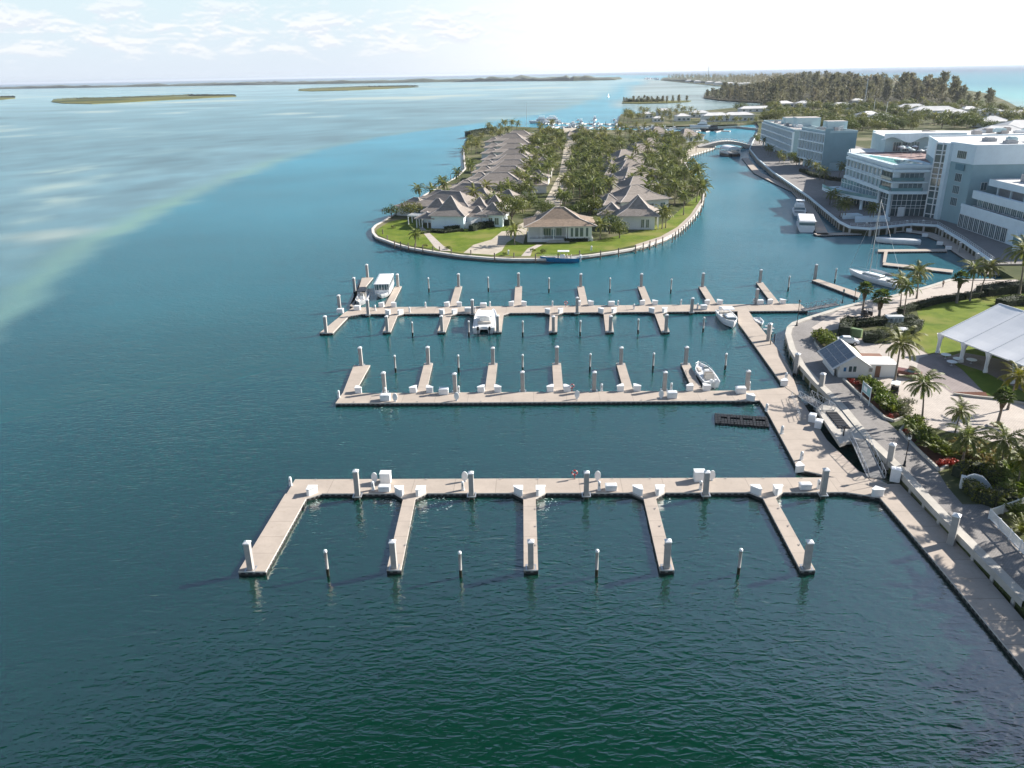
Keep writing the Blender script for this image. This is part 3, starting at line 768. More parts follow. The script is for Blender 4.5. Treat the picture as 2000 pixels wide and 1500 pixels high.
for k, (x, y) in enumerate(((641, 1124), (900, 1126), (1165, 1126), (1442, 1121))):
    put('pole', at(x, y, 0), k, f'thin mooring pole in dark water, {ORD[k]} from left in front of the nearest pier', GM)
for k, (x, y) in enumerate(((751, 958), (1193, 956), (1572, 954))):
    put('box', at(x, y, ZD), A1, ('low dock box in front of a tall white cabinet, nearest pier', 'white dock box beside a power pedestal right of the lifebuoy, nearest pier', 'white dock box left of the last piling, nearest pier')[k], GB)
for k, (x, y) in enumerate(((754, 941), (1365, 938))):
    put('cabinet', at(x, y, ZD), A1, ('tall white cabinet behind a dock box near the left end, nearest pier', 'tall white cabinet behind the fourth piling, nearest pier')[k], GU)
for k, (x, y) in enumerate(((568, 948), (729, 957), (904, 957), (1170, 957), (1368, 956), (1598, 954))):
    put('pedestal', at(x, y, ZD), A1, f'white power pedestal, {ORD[k]} from the left on the nearest pier', GW)
for k, (x, y) in enumerate(((732, 942), (908, 940), (1167, 939), (1390, 938))):
    put('stand', at(x, y, ZD), A1, f'white oval hose stand, {ORD[k]} from the left on the nearest pier', GS)
put('ring', at(1122, 935, ZD), A1, 'red and white lifebuoy on the far edge of the nearest pier', GR)
for j in range(14): cleat(T1, (3 + j * 4.9, 3.55))

# middle pier -------------------------------------------------------------
T2, O2, A2, L2 = pier('floating_pier', 'middle concrete pier with narrow fingers only on its far side', (655, 787.5), (1484, 782), 4.0, ())
dm = local(O2, A2, at(668, 768, ZD)).y
deck_obj('main_deck', [(0, 0), (L2, 0), (L2 + .3, dm), (.2, dm)], deck_x, T2)
wf = [local(O2, A2, at(x, y, ZD)) for x, y in ((691, 713), (723, 713))]
deck_obj('finger_deck', [(.25, dm), (wf[0].x, wf[0].y), (wf[1].x, wf[1].y), (wf[1].x, dm + 1.2), (wf[1].x + 1.4, dm)], deck_y, T2)
p = local(O2, A2, at(706, 713, ZD)); put('piling', world(O2, A2, p, 0), A2, 'grey concrete piling at the tip of the broad left finger, middle pier', GP); collar(T2, p)
put('corner', world(O2, A2, (wf[1].x + .1, dm - .1), ZD), A2, 'white corner locker where the broad left finger leaves the middle pier', GC)
for k, (xr, xt) in enumerate(((824, 837), (956, 963), (1091, 1087), (1228, 1212), (1364, 1338))):
    a = local(O2, A2, at(xr, 764, ZD)); b = local(O2, A2, at(xt, 709, ZD))
    deck_obj('finger_deck', finger_poly(a.x, b.x, dm, b.y, 1.6, 1.2), deck_y, T2)
    put('piling', world(O2, A2, (b.x, b.y - .45), 0), A2, f'grey concrete piling at the tip of the {ORD[k + 1]} finger from the left, middle pier', GP); collar(T2, (b.x, b.y - .45))
    for s in (-1, 1):
        put('corner', world(O2, A2, (a.x + s * .85, dm - .15), ZD), A2 + (R(90) if s < 0 else 0),
            f'white corner locker on the {"left" if s < 0 else "right"} of the root of finger {ORD[k + 1]} from left, middle pier', GC)
for k, (x, y) in enumerate(((751, 767), (889, 766), (1021, 764), (1160, 762), (1297, 761), (1457, 758))):
    p = local(O2, A2, at(x, y, ZD)); p.y = dm + .42
    put('piling', world(O2, A2, p, 0), A2, f'{ORD[k]} piling from the left along the far edge of the middle pier', GP); collar(T2, p)
for k, (x, y) in enumerate(((773, 728), (896, 727), (1021, 726), (1152, 725), (1275, 723), (1416, 722))):
    put('pole', at(x, y, 0), k, f'thin mooring pole, {ORD[k]} from left in the water behind the middle pier', GM)
for k, (x, y) in enumerate(((753, 781), (867, 769), (1312, 776), (1446, 767))):
    put('box', at(x, y, ZD), A2, f'white dock box, {ORD[k]} from the left on the middle pier', GB, (1.1, 1.3, 1.35))
for k, (x, y) in enumerate(((662, 776), (753, 770), (896, 767), (1022, 764), (1175, 763), (1311, 761), (1463, 759))):
    put('pedestal', at(x, y, ZD), A2, f'white power pedestal, {ORD[k]} from the left on the middle pier', GW)
for k, (x, y) in enumerate(((772, 784), (892, 782), (1127, 779), (1291, 778))):
    put('stand', at(x, y, ZD), A2, f'white oval hose stand, {ORD[k]} from the left on the middle pier', GS)
put('ring', at(1117, 764, ZD), A2, 'red lifebuoy at the far edge of the middle pier', GR)
for j in range(13): cleat(T2, (3 + j * 5.2, .25))

# far pier ----------------------------------------------------------------
T3, O3, A3, L3 = pier('floating_pier', 'farthest concrete pier with fingers on both of its sides', (660, 613.5), (1448, 607.5), 4.0, ())
df = local(O3, A3, at(1100, 597, ZD)).y
xe = local(O3, A3, at(1566, 596, ZD)).x
deck_obj('main_deck', [(1.0, 0), (xe, 0), (xe, df), (2.2, df)], deck_x, T3)
q = [local(O3, A3, at(x, y, ZD)) for x, y in ((624, 650), (650, 650), (707, 542), (729, 542))]
deck_obj('finger_deck', [(1.1, 0), (q[0].x, q[0].y), (q[1].x, q[1].y), (q[1].x + .6, -1.4), (q[1].x + 3.0, 0)], deck_y, T3)
deck_obj('finger_deck', [(2.25, df), (q[2].x, q[2].y), (q[3].x, q[3].y), (q[3].x - .1, df + 1.2), (q[3].x + 1.5, df)], deck_y, T3)
GPb = 'far pier'
for k, (xr, xt) in enumerate(((770, 755), (875, 862), (976, 971), (1082, 1080), (1187, 1191), (1287, 1300))):
    a = local(O3, A3, at(xr, 613, ZD)); b = local(O3, A3, at(xt, 648, ZD))
    deck_obj('finger_deck', finger_poly(a.x, b.x, 0, b.y, 1.7, 1.3), deck_y, T3)
    put('piling', world(O3, A3, (b.x + .1, b.y + .4), 0), A3, f'grey piling at the tip of the {ORD[k + 1]} near-side finger from the left, farthest pier', GP); collar(T3, (b.x + .1, b.y + .4))
    for s in (-1, 1):
        if k == 2: continue
        put('corner', world(O3, A3, (a.x + s * .9, .2), ZD), A3 + (R(180) if s < 0 else R(270)),
            f'corner locker {"left" if s < 0 else "right"} of the root of near-side finger {ORD[k + 1]} from left, farthest pier', GC)
p = local(O3, A3, at(637, 649, ZD)); put('piling', world(O3, A3, p, 0), A3, 'grey piling at the tip of the broad near-side finger, left end of the farthest pier', GP); collar(T3, p)
for k, (xr, xt) in enumerate(((758, 778), (885, 896), (1011, 1013), (1142, 1134), (1268, 1252), (1396, 1371), (1521, 1483))):
    a = local(O3, A3, at(xr, 598, ZD)); b = local(O3, A3, at(xt, 559 if k < 6 else 551, ZD))
    deck_obj('finger_deck', finger_poly(a.x, b.x, df, b.y, 1.7, 1.3), deck_y, T3)
    put('piling', world(O3, A3, (b.x, b.y - .4), 0), A3, f'grey piling at the tip of the {ORD[k + 1]} far-side finger from the left, farthest pier', GP); collar(T3, (b.x, b.y - .4))
    for s in (-1, 1):
        put('corner', world(O3, A3, (a.x + s * .9, df - .15), ZD), A3 + (R(90) if s < 0 else 0),
            f'corner locker {"left" if s < 0 else "right"} of the root of far-side finger {ORD[k + 1]} from left, farthest pier', GC)
for k, (x, y, w) in enumerate(((718, 541, 'at the tip of the broad far-side finger'), (693, 568, 'halfway along the outer edge of the broad far-side finger'), (664, 604, 'at the outer left corner of the main deck'))):
    p = at(x, y, 0); put('piling', at(x, y, ZD) * 1 - Vector((0, 0, ZD)), A3, f'grey piling {w}, farthest pier', GP)
for k, (x, y) in enumerate(((720, 613), (923, 612), (1127, 610), (1349, 607))):
    p = local(O3, A3, at(x, y, ZD)); p.y = -.42
    put('piling', world(O3, A3, p, 0), A3, f'{ORD[k]} piling from the left along the near edge of the farthest pier', GP); collar(T3, p)
p = local(O3, A3, at(1474, 590, ZD)); put('piling', world(O3, A3, (p.x, df + .42), 0), A3, 'short grey piling at the far edge near the right end of the farthest pier', GP)
for k, (x, y) in enumerate(((806, 657), (916, 657), (1021, 657), (1133, 656), (1246, 652), (1373, 649))):
    put('pole', at(x, y, 0), k, f'thin mooring pole, {ORD[k]} from left in the water before the farthest pier', GM)
for k, (x, y) in enumerate(((838, 571), (954, 570), (1072, 572), (1191, 572), (1310, 573), (1539, 569), (1630, 553))):
    put('pole', at(x, y, 0), k, f'thin mooring pole, {ORD[k]} from left in the water behind the farthest pier', GM, (1, 1, 1.15))
for k, (x, y) in enumerate(((733, 606), (800, 610), (831, 600), (927, 609), (957, 599), (1079, 598), (1207, 597), (1238, 604), (1330, 595), (1362, 603), (1472, 593))):
    put('pedestal', at(x, y, ZD), A3, f'white power pedestal, {ORD[k]} from the left on the farthest pier', GW)
for k, (x, y) in enumerate(((698, 605), (914, 609), (944, 600), (1194, 597), (1374, 604), (1484, 594), (665, 611))):
    put('box', at(x, y, ZD), A3, f'white dock box, {ORD[k]} from the left on the farthest pier' if k < 6 else 'white dock box at the very left end of the farthest pier', GB, (1.0, 1.2, 1.3))
put('ring', at(1105, 599, ZD), A3, 'red lifebuoy at the far edge of the farthest pier', GR)

# the shore float that joins the three piers -----------------------------
T4 = thing('floating_walkway', 'broad concrete float joining the three piers along the quay', 'pier')
def wpoly(s): return [tuple(p) for p in pts(s, ZD)]
e1 = world(O1, A1, (near_end, 0), 0); e2 = world(O1, A1, (near_end, 3.75), 0)
m1 = world(O2, A2, (L2, 0), 0); m2 = world(O2, A2, (L2 + .3, dm), 0)
f1 = world(O3, A3, (local(O3, A3, at(1440, 607, ZD)).x, -.02), 0); f2 = world(O3, A3, (local(O3, A3, at(1462, 607, ZD)).x, -.02), 0)
up = [tuple(f1.to_2d())] + wpoly('1444,632 1531,752') + [tuple((m2 + Vector((.02, .02, 0))).to_2d())] + wpoly('1545,760 1562,774 1543,721 1520,683 1473,626') + [tuple(f2.to_2d())]
up = [tuple(f1.to_2d())] + wpoly('1442,630 1531,754 1563,776 1543,721 1520,683 1474,625') + [tuple(f2.to_2d())]
deck_obj('upper_deck', up, deck_y, T4)
def nud(p): return tuple((p + Vector((.02, 0, 0))).to_2d())
mid = [nud(m1)] + wpoly('1498,803 1559,916') + [nud(e2)] + [nud(e1)] + wpoly('1732,944 1678,920 1615,859 1564.5,780 1532.5,756.5') + [nud(m2)]
deck_obj('middle_deck', mid, deck_y, T4)
low = [tuple((world(O1, A1, (near_end + .02, 0), 0) + Vector((0, -.03, 0))).to_2d())] + wpoly('1718,971 1817,1086 2000,1305 2120,1450 2120,1350 2000,1211 1872,1063 1757,945 1732.5,945')
deck_obj('lower_deck', low, deck_y, T4)
for k, (x, y, rz, s) in enumerate(((1470, 779, 180, 'at the bend where the middle pier meets the shore float'), (1538, 754, 90, 'in the inner corner behind the middle pier'), (1570, 922, 100, 'in the corner behind the near pier'), (1708, 962, 225, 'at the bend in front of the tall white cabinet'))):
    put('corner', at(x, y, ZD), R(rz), f'white corner locker {s}', GC)
for k, (x, y) in enumerate(((1535, 741), (1497, 803), (1527, 847), (1565, 898))):
    put('pedestal', at(x, y, ZD), R(20), f'white power pedestal, {ORD[k]} from the far end along the shore float', GW)
put('cabinet', at(1747, 939, ZD), R(-25), 'tall white cabinet with a keyhole on the shore float beside the gangway foot', GU, (.85, .9, 1.25))
for k, (x, y) in enumerate(((1586, 822), (1598, 834))):
    put('box', at(x, y, ZD), R(60), ('white dock box nearer the open gangway on the shore float', 'white dock box nearer the near pier of the pair beside the black gap')[k], GB, (.9, 1.2, 1.5))
for k, (x, y, h) in enumerate(((1856, 1062, 1.1), (1736, 914, 1.1), (1603, 766, 1.05), (1554, 726, 1.05), (1501, 665, 1.05))):
    put('piling', at(x, y, ZD) - Vector((0, 0, ZD)), R(-40), f'thick grey concrete piling between shore float and quay wall, {ORD[k]} from the near end', GP, (1.15, 1.15, h))

# ------------------------------------------------------------------ vegetation builders
def frond(mb, base, az, el, length, nl, droop, rr, m=0, wid=.13, leaf=.62):
    steps = 8; p = Vector(base); pathp = [p.copy()]; e = el; ds = length / steps; dirs = []
    for i in range(steps):
        d = Vector((math.cos(az) * math.cos(e), math.sin(az) * math.cos(e), math.sin(e))); dirs.append(d)
        p = p + d * ds; pathp.append(p.copy()); e -= droop / steps * (0.6 + 0.9 * i / steps)
    side = Vector((-math.sin(az), math.cos(az), 0)); tw = rr.uniform(-.35, .35)
    for i in range(steps):
        w0, w1 = .05 * (1 - i / steps) + .012, .05 * (1 - (i + 1) / steps) + .012
        mb.face([pathp[i] - side * w0, pathp[i] + side * w0, pathp[i + 1] + side * w1, pathp[i + 1] - side * w1], m)
    for j in range(nl):
        t = .12 + .88 * (j + .5) / nl; k = min(int(t * steps), steps - 1); q = pathp[k].lerp(pathp[k + 1], t * steps - k); d = dirs[k]
        L = leaf * (length / 2.8) * (math.sin(math.pi * min(1, t * .82 + .12)) ** .6) * rr.uniform(.8, 1.1)
        up = side.cross(d).normalized() * -1
        for s in (-1, 1):
            out = (side * s * math.cos(tw * s) + d * .75 - Vector((0, 0, 1)) * rr.uniform(.25, .75)).normalized()
            a = q - d * wid * .5; b = q + d * wid * .5; tip = q + out * L + d * .05
            mid = q + out * L * .55
            mb.face([a, b, mid + d * wid * .4, tip, mid - d * wid * .35], m)
def trunk_path(h, lean, az, rr, r0, r1):
    n = 7; pth = []; rad = []
    for i in range(n + 1):
        t = i / n; b = lean * (t ** 1.6)
        pth.append((math.cos(az) * b, math.sin(az) * b, h * t)); rad.append(r0 + (r1 - r0) * t + (.10 * (1 - t) ** 6))
    return pth, rad
def palm_meshes(name, seed, h, nf, nl, fl, lean, wid=.13, leafm=None, merged=False):
    rr = random.Random(seed); az = rr.uniform(0, 6.28)
    pth, rad = trunk_path(h, lean, az, rr, .17, .10)
    tk = MB().tube(pth, rad, 8, 0)
    cr = tk if merged else MB(); mi = 1 if merged else 0
    top = Vector(pth[-1])
    for i in range(nf):
        t = i / nf; el = R(78) - R(112) * (t ** .8) + rr.uniform(-.12, .12); a = i * 2.39996 + rr.uniform(-.25, .25)
        frond(cr, top + Vector((0, 0, .05)), a, el, fl * rr.uniform(.85, 1.1) * (.75 + .25 * math.sin(math.pi * min(t + .25, 1))), nl, R(70) + R(35) * rr.random(), rr, mi, wid)
    for i in range(5):
        a = i * 1.26; tk.lathe([(0, -.14), (.12, -.06), (.12, .06), (0, .14)], (top.x + .2 * math.cos(a), top.y + .2 * math.sin(a), top.z - .22), 6, 0)
    lm = leafm or palm_l
    if merged: return tk.mesh(name, [bark, lm])
    return tk.mesh('trunk', bark, smooth=True), cr.mesh('crown', lm)
def fan_meshes(seed, h):
    rr = random.Random(seed); tk = MB().tube([(0, 0, 0), (.1, .05, h * .5), (.15, .1, h)], [.3, .22, .2], 9, 0)
    cr = MB(); dd = MB(); top = Vector((.15, .1, h))
    for i in range(34):
        t = i / 34; el = R(80) - R(115) * t; a = i * 2.39996
        d = Vector((math.cos(a) * math.cos(el), math.sin(a) * math.cos(el), math.sin(el))); c = top + d * rr.uniform(.9, 1.3)
        s = Vector((-math.sin(a), math.cos(a), 0)); u = d.cross(s)
        cr.face([top, top + s * .03, c + s * .02, c - s * .02])
        for j in range(9):
            th = R(-100 + 25 * j); v = d * math.cos(th) + s * math.sin(th); w = d.cross(v)
            o = (d * -math.sin(th) + s * math.cos(th)) * .13
            cr.face([c, c + v * .55 + o - Vector((0, 0, .05)), c + v * rr.uniform(.85, 1.05) - Vector((0, 0, .28)), c + v * .55 - o - Vector((0, 0, .05))])
    for i in range(60):
        a = rr.uniform(0, 6.28); z = rr.uniform(-1.9, -.2); r = .28 + .4 * (1 + z / 2)
        p = top + Vector((math.cos(a) * r, math.sin(a) * r, z)); s = Vector((-math.sin(a), math.cos(a), 0)) * .16
        dd.face([p - s, p + s, p + s * .6 + Vector((math.cos(a) * -.1, math.sin(a) * -.1, -.75)), p - s * .6 + Vector((0, 0, -.8))])
    return tk.mesh('trunk', bark, smooth=True), cr.mesh('crown', fan_l), dd.mesh('dead_skirt', deadl)
def leafcloud(mb, lumps, per, size, rr, m=0, shell=.55):
    """Leaf-sized faces through the outer part of a few overlapping lumps."""
    for (cx, cy, cz, rx, ry, rz_) in lumps:
        for _ in range(int(per * rx * ry)):
            u = rr.uniform(-1, 1); th = rr.uniform(0, 6.283); s = math.sqrt(1 - u * u); k = shell + (1 - shell) * rr.random() ** .6
            k *= 1 + .22 * mnoise.noise(Vector((u * 3 + cx, th * 1.5, cz)))
            n = Vector((s * math.cos(th), s * math.sin(th), u)); p = Vector((cx + n.x * rx * k, cy + n.y * ry * k, cz + n.z * rz_ * k))
            d = (n + Vector((rr.uniform(-1, 1), rr.uniform(-1, 1), rr.uniform(-.6, 1))) * .8).normalized()
            a = d.cross(Vector((rr.uniform(-1, 1), rr.uniform(-1, 1), .3))).normalized(); b = d.cross(a); z = size * rr.uniform(.6, 1.25)
            mb.face([p - a * z * .5, p - b * z * .28, p + a * z * .5, p + b * z * .28], m)
def tree_mesh(name, seed, h, w, leafm, per=34, size=.55, merged=True):
    rr = random.Random(seed); mb = MB(); ht = h * .35
    mb.tube([(0, 0, -.1), (.1, 0, ht * .6), (rr.uniform(-.3, .3), rr.uniform(-.3, .3), ht * 1.3)], [.28, .2, .14], 7, 0)
    lumps = []
    for i in range(7):
        a = i * 2.4 + rr.random(); r = w * .33 * (0.2 if i == 0 else 1) * rr.uniform(.7, 1.2); z = h * (.62 if i else .78) + rr.uniform(-.12, .12) * h
        q = w * rr.uniform(.2, .32); lumps.append((math.cos(a) * r, math.sin(a) * r, z, q, q, q * rr.uniform(.65, .95)))
        mb.tube([(0, 0, ht * .7), (math.cos(a) * r * .6, math.sin(a) * r * .6, z * .9)], [.12, .05], 5, 0)
    leafcloud(mb, lumps, per, size, rr, 1)
    return mb.mesh(name, [barkd, leafm])
def casuarina_mesh(name, seed, h, w):
    rr = random.Random(seed); mb = MB()
    mb.tube([(0, 0, -.2), (.1, .1, h * .5), (rr.uniform(-.4, .4), 0, h * .9)], [.3, .18, .05], 6, 0)
    for br in range(64):
        t = rr.uniform(.02, .93); a = rr.uniform(0, 6.283); L = w * (1 - t ** 1.7) ** .6 * rr.uniform(.55, 1.05) + .8
        b = Vector((0, 0, h * t)); d = Vector((math.cos(a), math.sin(a), rr.uniform(.3, 1.1))).normalized()
        for j in range(11):
            q = b + d * L * rr.uniform(.15, 1.0) + Vector((rr.uniform(-.7, .7), rr.uniform(-.7, .7), rr.uniform(-.6, .6)))
            v = (d * .7 + Vector((rr.uniform(-.6, .6), rr.uniform(-.6, .6), rr.uniform(.3, 1.2)))).normalized(); s = v.cross(Vector((rr.uniform(-1, 1), rr.uniform(-1, 1), 0))).normalized()
            l = rr.uniform(1.3, 2.7); wd = rr.uniform(.28, .5)
            mb.face([q - s * wd * .4, q + v * l * .5 - s * wd, q + v * l, q + v * l * .5 + s * wd], 1)
    return mb.mesh(name, [barkd, casu_l])
def shrub_mesh(name, seed, w, h, leafm, per=90, size=.3, n=6):
    rr = random.Random(seed); mb = MB(); lumps = []
    for i in range(n):
        a = i * 2.4; r = w * .28 * rr.uniform(.5, 1.2); q = w * rr.uniform(.22, .34)
        lumps.append((math.cos(a) * r, math.sin(a) * r, h * rr.uniform(.4, .7), q, q, h * .42))
    leafcloud(mb, lumps, per, size, rr, 0, .4)
    return mb.mesh(name, leafm)
def single(name, me, loc, rz=0, label=None, cat=None, group=None, sc=1.0):
    o = bpy.data.objects.new(name, me); COL.objects.link(o); o.location = loc; o.rotation_euler.z = rz
    o.scale = sc if hasattr(sc, '__len__') else (sc,) * 3
    return tag(o, label, cat, group)
def hedge(name, label, path, w, h, z, leafm=None, seed=1, dens=42, size=.24, group=None, closed=False):
    """A clipped hedge: dark twig core with a skin of small leaves, following a plan polyline."""
    rr = random.Random(seed); mb = MB(); p = [Vector(q).to_2d() for q in path]
    if closed: p = p + [p[0]]
    for i in range(len(p) - 1):
        a, b = p[i], p[i + 1]; d = (b - a); L = d.length; d.normalize(); n = Vector((-d.y, d.x))
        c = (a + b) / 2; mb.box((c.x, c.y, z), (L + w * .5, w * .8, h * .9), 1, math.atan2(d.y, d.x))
        for _ in range(int(dens * (L * w + 2 * L * h))):
            f = rr.random() * (w + 2 * h); t = rr.uniform(-.25 * w, L + .25 * w)
            if f < w: u, v, nn = f - w / 2, h, Vector((0, 0, 1))
            elif f < w + h: u, v, nn = -w / 2, f - w, Vector((-n.x, -n.y, 0))
            else: u, v, nn = w / 2, f - w - h, Vector((n.x, n.y, 0))
            k = 1 + .14 * mnoise.noise(Vector((t * .8 + i * 7, u, v)))
            q = a + d * t + n * u * k; pp = Vector((q.x, q.y, z + v * k + rr.uniform(-.08, .06)))
            dd = (nn + Vector((rr.uniform(-1, 1), rr.uniform(-1, 1), rr.uniform(-1, 1))) * .9).normalized(); s = dd.cross(Vector((rr.uniform(-1, 1), rr.uniform(-1, 1), .4))).normalized(); e = dd.cross(s); g = size * rr.uniform(.6, 1.3)
            mb.face([pp - s * g * .5, pp - e * g * .3, pp + s * g * .5, pp + e * g * .3], 0)
    return tag(mb.build(name, [leafm or hedge_l, hedge_core]), label, 'hedge', group)

# ------------------------------------------------------------------ palms along the promenade and round the lawn
NEAR = [palm_meshes('near', 100 + i, 1.0 * hh, 28, 20, 4.2, ln, .17) for i, (hh, ln) in enumerate(((7.4, .9), (6.2, .6), (8.0, 1.2), (5.2, .4)))]
YEL = palm_meshes('near', 120, 6.4, 24, 18, 3.9, .5, .17, palm_y)
FANS = [fan_meshes(130, 6.0), fan_meshes(131, 4.8)]
def palm(meshes, base, sc, rz, label, group=None, name='palm_tree'):
    t = thing(name, label, 'palm tree', base, rz, group); t.scale = (sc,) * 3
    for me in meshes:
        o = bpy.data.objects.new(me.name.split('.')[0], me); COL.objects.link(o); o.parent = t
    return t
G_P = 'palms along the marina promenade'
palm(NEAR[0], at(1744, 764, ZL), 1.05, 0.3, 'tall coconut palm right of the small white shack', G_P)
palm(NEAR[0], at(1799, 828, ZL), .86, 2.2, 'coconut palm rising from the strip beside the pale parking court, behind two red flower beds', G_P)
palm(NEAR[1], at(1864, 850, ZL), .62, 1.1, 'short coconut palm with a wide crown beside the pale parking court', G_P)
palm(NEAR[3], at(1878, 908, ZL), .80, 4.1, 'short coconut palm behind the red flowers at the end of the flower bed', G_P)
palm(NEAR[3], at(1953, 922, ZL), .86, 2.9, 'bushy palm behind the curved white wall', G_P)
palm(YEL, at(1985, 955, ZL), .62, .4, 'yellowing palm leaning over the hedge beside the white fence', G_P)
palm(FANS[0], at(1947, 833, ZL), .80, 0, 'fan palm standing alone in a round planter on the parking court', G_P, 'fan_palm')
palm(YEL, at(1968, 800, ZL), .86, 1.5, 'palm with bright yellow lower fronds beside the white tent', G_P)
palm(FANS[0], at(1684, 612, ZL), .90, 1, 'fan palm with a brown skirt at the left end of the hedge ring', G_P, 'fan_palm')
palm(FANS[1], at(1716, 627, ZL), 1.05, 2, 'fan palm with a brown skirt inside the hedge ring, in front of a generator', G_P, 'fan_palm')
palm(NEAR[2], at(1764, 617, ZL), .82, 3.2, 'tall palm at the right side of the hedge ring', G_P)
palm(NEAR[1], at(1790, 583, ZL), .95, 5, 'palm in front of the sailboat berth', G_P)
palm(NEAR[0], at(1758, 600, ZL), .78, 1.4, 'palm between the hedge ring and the sailboat', G_P)
palm(FANS[0], at(1868, 592, ZL), .95, 3, 'fan palm at the left end of the long low hedge', G_P, 'fan_palm')
palm(NEAR[2], at(1894, 588, ZL), .88, .5, 'second palm from the left behind the long low hedge', G_P)
palm(NEAR[0], at(1912, 580, ZL), .92, 4.4, 'third palm from the left behind the long low hedge', G_P)
palm(NEAR[2], at(1990, 575, ZL), 1.25, 2.6, 'tallest palm at the right edge above the lawn', G_P)
palm(NEAR[1], at(2020, 560, ZL), 1.35, .6, 'tall palm cut by the right edge above the lawn', G_P)
# palms just beyond the right edge; their shade falls on the promenade and the shore float
for k, (x, y, s, v) in enumerate(((69, 85, 1.0, 2), (66, 79, 1.0, 0), (63.5, 72.5, 1.05, 2), (61.5, 67.5, 1.0, 0), (60.5, 62.5, 1.0, 2), (58.5, 57, 1.05, 2), (57.0, 51.5, 1.0, 0), (66, 70, 1.1, 2), (63, 60, 1.1, 0))):
    palm(NEAR[v], (x, y, ZL), s, k * 1.3, 'coconut palm in the garden behind the white picket fence', 'palms in the fenced garden')

# ------------------------------------------------------------------ planting beside the promenade
SH = [shrub_mesh('s', 200 + i, 1.6, 1.3, shrub_l, 170, .30) for i in range(3)]
REDS = [shrub_mesh('s', 210 + i, 1.2, .7, red_l, 160, .26) for i in range(2)]
TAN = shrub_mesh('s', 220, 1.8, .9, tan_l, 130, .26); SIL = shrub_mesh('s', 221, 2.0, 1.1, grey_l, 150, .26)
kerbm = capm
def kerb(label, s, w=.28, h=.4):
    p = pts(s, ZL); mb = MB()
    for i in range(len(p) - 1): mb.bar((*p[i], ZL + h / 2 - .05), (*p[i + 1], ZL + h / 2 - .05), w, h)
    return tag(mb.build('garden_kerb', kerbm), label, 'kerb')
kerb('low concrete kerb of the flower bed behind the sign', '1647,742 1690,783 1728,818 1745,824 1762,818')
kerb('low concrete kerb of the flower bed behind the black lamp post', '1768,832 1757,843 1790,878 1834,920 1850,912')
kerb('kerb round the bush bed left of the shack', '1588,655 1592,672 1606,692 1622,706')
kerb('curved kerb between the parking court and the tent lawn', '1862,771 1900,776 1950,781 2010,792')
sheet('flower_bed', pts('1650,743 1692,782 1728,815 1745,821 1758,812 1735,780 1715,752 1690,742', ZL), ZL + .05, mulch)
sheet('flower_bed', pts('1760,842 1792,876 1836,918 1862,908 1850,878 1815,850 1780,826', ZL), ZL + .05, mulch)
sheet('flower_bed', pts('1862,766 1925,766 1930,776 1870,774', ZL), ZL + .05, mulch)
def shrubs(mes, lst, label, group, cat='shrub', name='shrub'):
    for k, (x, y, s) in enumerate(lst):
        s *= 1.0 if 'red' in label else 1.3
        single(name, mes[k % len(mes)], at(x, y, ZL), k * 1.7, label, cat, group, s)
shrubs(SH, [(1692, 752, 1.1), (1702, 762, 1.3), (1712, 772, 1.2), (1722, 782, 1.3), (1716, 790, 1.0), (1732, 792, 1.3), (1743, 803, 1.2), (1728, 802, .9), (1683, 748, .8)], 'leafy green shrub in the flower bed behind the sign', 'green shrubs behind the sign')
shrubs(REDS, [(1664, 748, .95), (1672, 752, .9), (1660, 744, .8)], 'red-leaved shrub at the shack end of the sign bed', 'red shrubs by the shack', 'shrub')
shrubs(REDS, [(1737, 817, .9)], 'round red-leaved shrub at the near tip of the sign bed', 'red shrub at the bed tip')
shrubs(REDS, [(1768, 846, .95), (1776, 850, .8)], 'red-leaved shrub near the black lamp head', 'red shrubs by the lamp')
shrubs(REDS, [(1835, 908, 1.0), (1844, 908, 1.05), (1854, 907, 1.1), (1862, 906, 1.0)], 'bright red shrub at the near end of the lamp bed', 'bright red shrubs')
shrubs(SH, [(1777, 838, 1.0), (1786, 832, 1.2), (1793, 846, 1.0), (1803, 858, 1.1), (1812, 868, 1.2), (1822, 874, 1.1), (1832, 882, 1.1), (1842, 888, 1.1), (1795, 862, .7)], 'leafy green shrub in the flower bed behind the lamp post', 'green shrubs behind the lamp post')
shrubs([TAN], [(1858, 886, 1.2), (1872, 878, 1.3), (1886, 888, 1.3), (1900, 896, 1.4), (1915, 905, 1.4), (1925, 918, 1.3), (1935, 890, 1.3), (1950, 905, 1.3), (1905, 878, 1.2)], 'dry tan ground shrub among the palms', 'dry shrubs among the palms')
shrubs([SIL], [(1760, 800, 1.0), (1768, 812, 1.05), (1775, 792, .9), (1752, 790, .8), (1782, 858, .9), (1800, 848, .9)], 'thin silvery shrub beside the parking court', 'silvery shrubs by the court')
shrubs(SH, [(1596, 662, 1.3), (1604, 668, 1.4), (1613, 674, 1.4), (1621, 681, 1.3), (1606, 660, 1.3), (1616, 667, 1.3), (1627, 676, 1.2)], 'leafy bush in the kerbed bed left of the shack', 'bushes left of the shack')
single('shrub', TAN, at(1947, 834, ZL), 0, 'dry grass tuft filling the round planter under the lone fan palm', 'shrub', None, .95)
pl = MB().lathe([(1.25, 0), (1.25, .28), (1.05, .28), (1.05, .1)], n=24); tag(pl.build('planter_ring', capm, loc=at(1947, 834, ZL)), 'round concrete planter ring on the parking court', 'planter')
hedge('hedge', 'clipped grey-green hedge ring, near front section beside the green cabinet', pts('1692,667 1712,668 1732,662 1741,652', ZL), 2.3, 2.0, ZL, seed=2)
hedge('hedge', 'clipped grey-green hedge ring, short left end beside the green cabinet', pts('1649,655 1652,643 1660,636', ZL), 2.3, 2.0, ZL, seed=3)
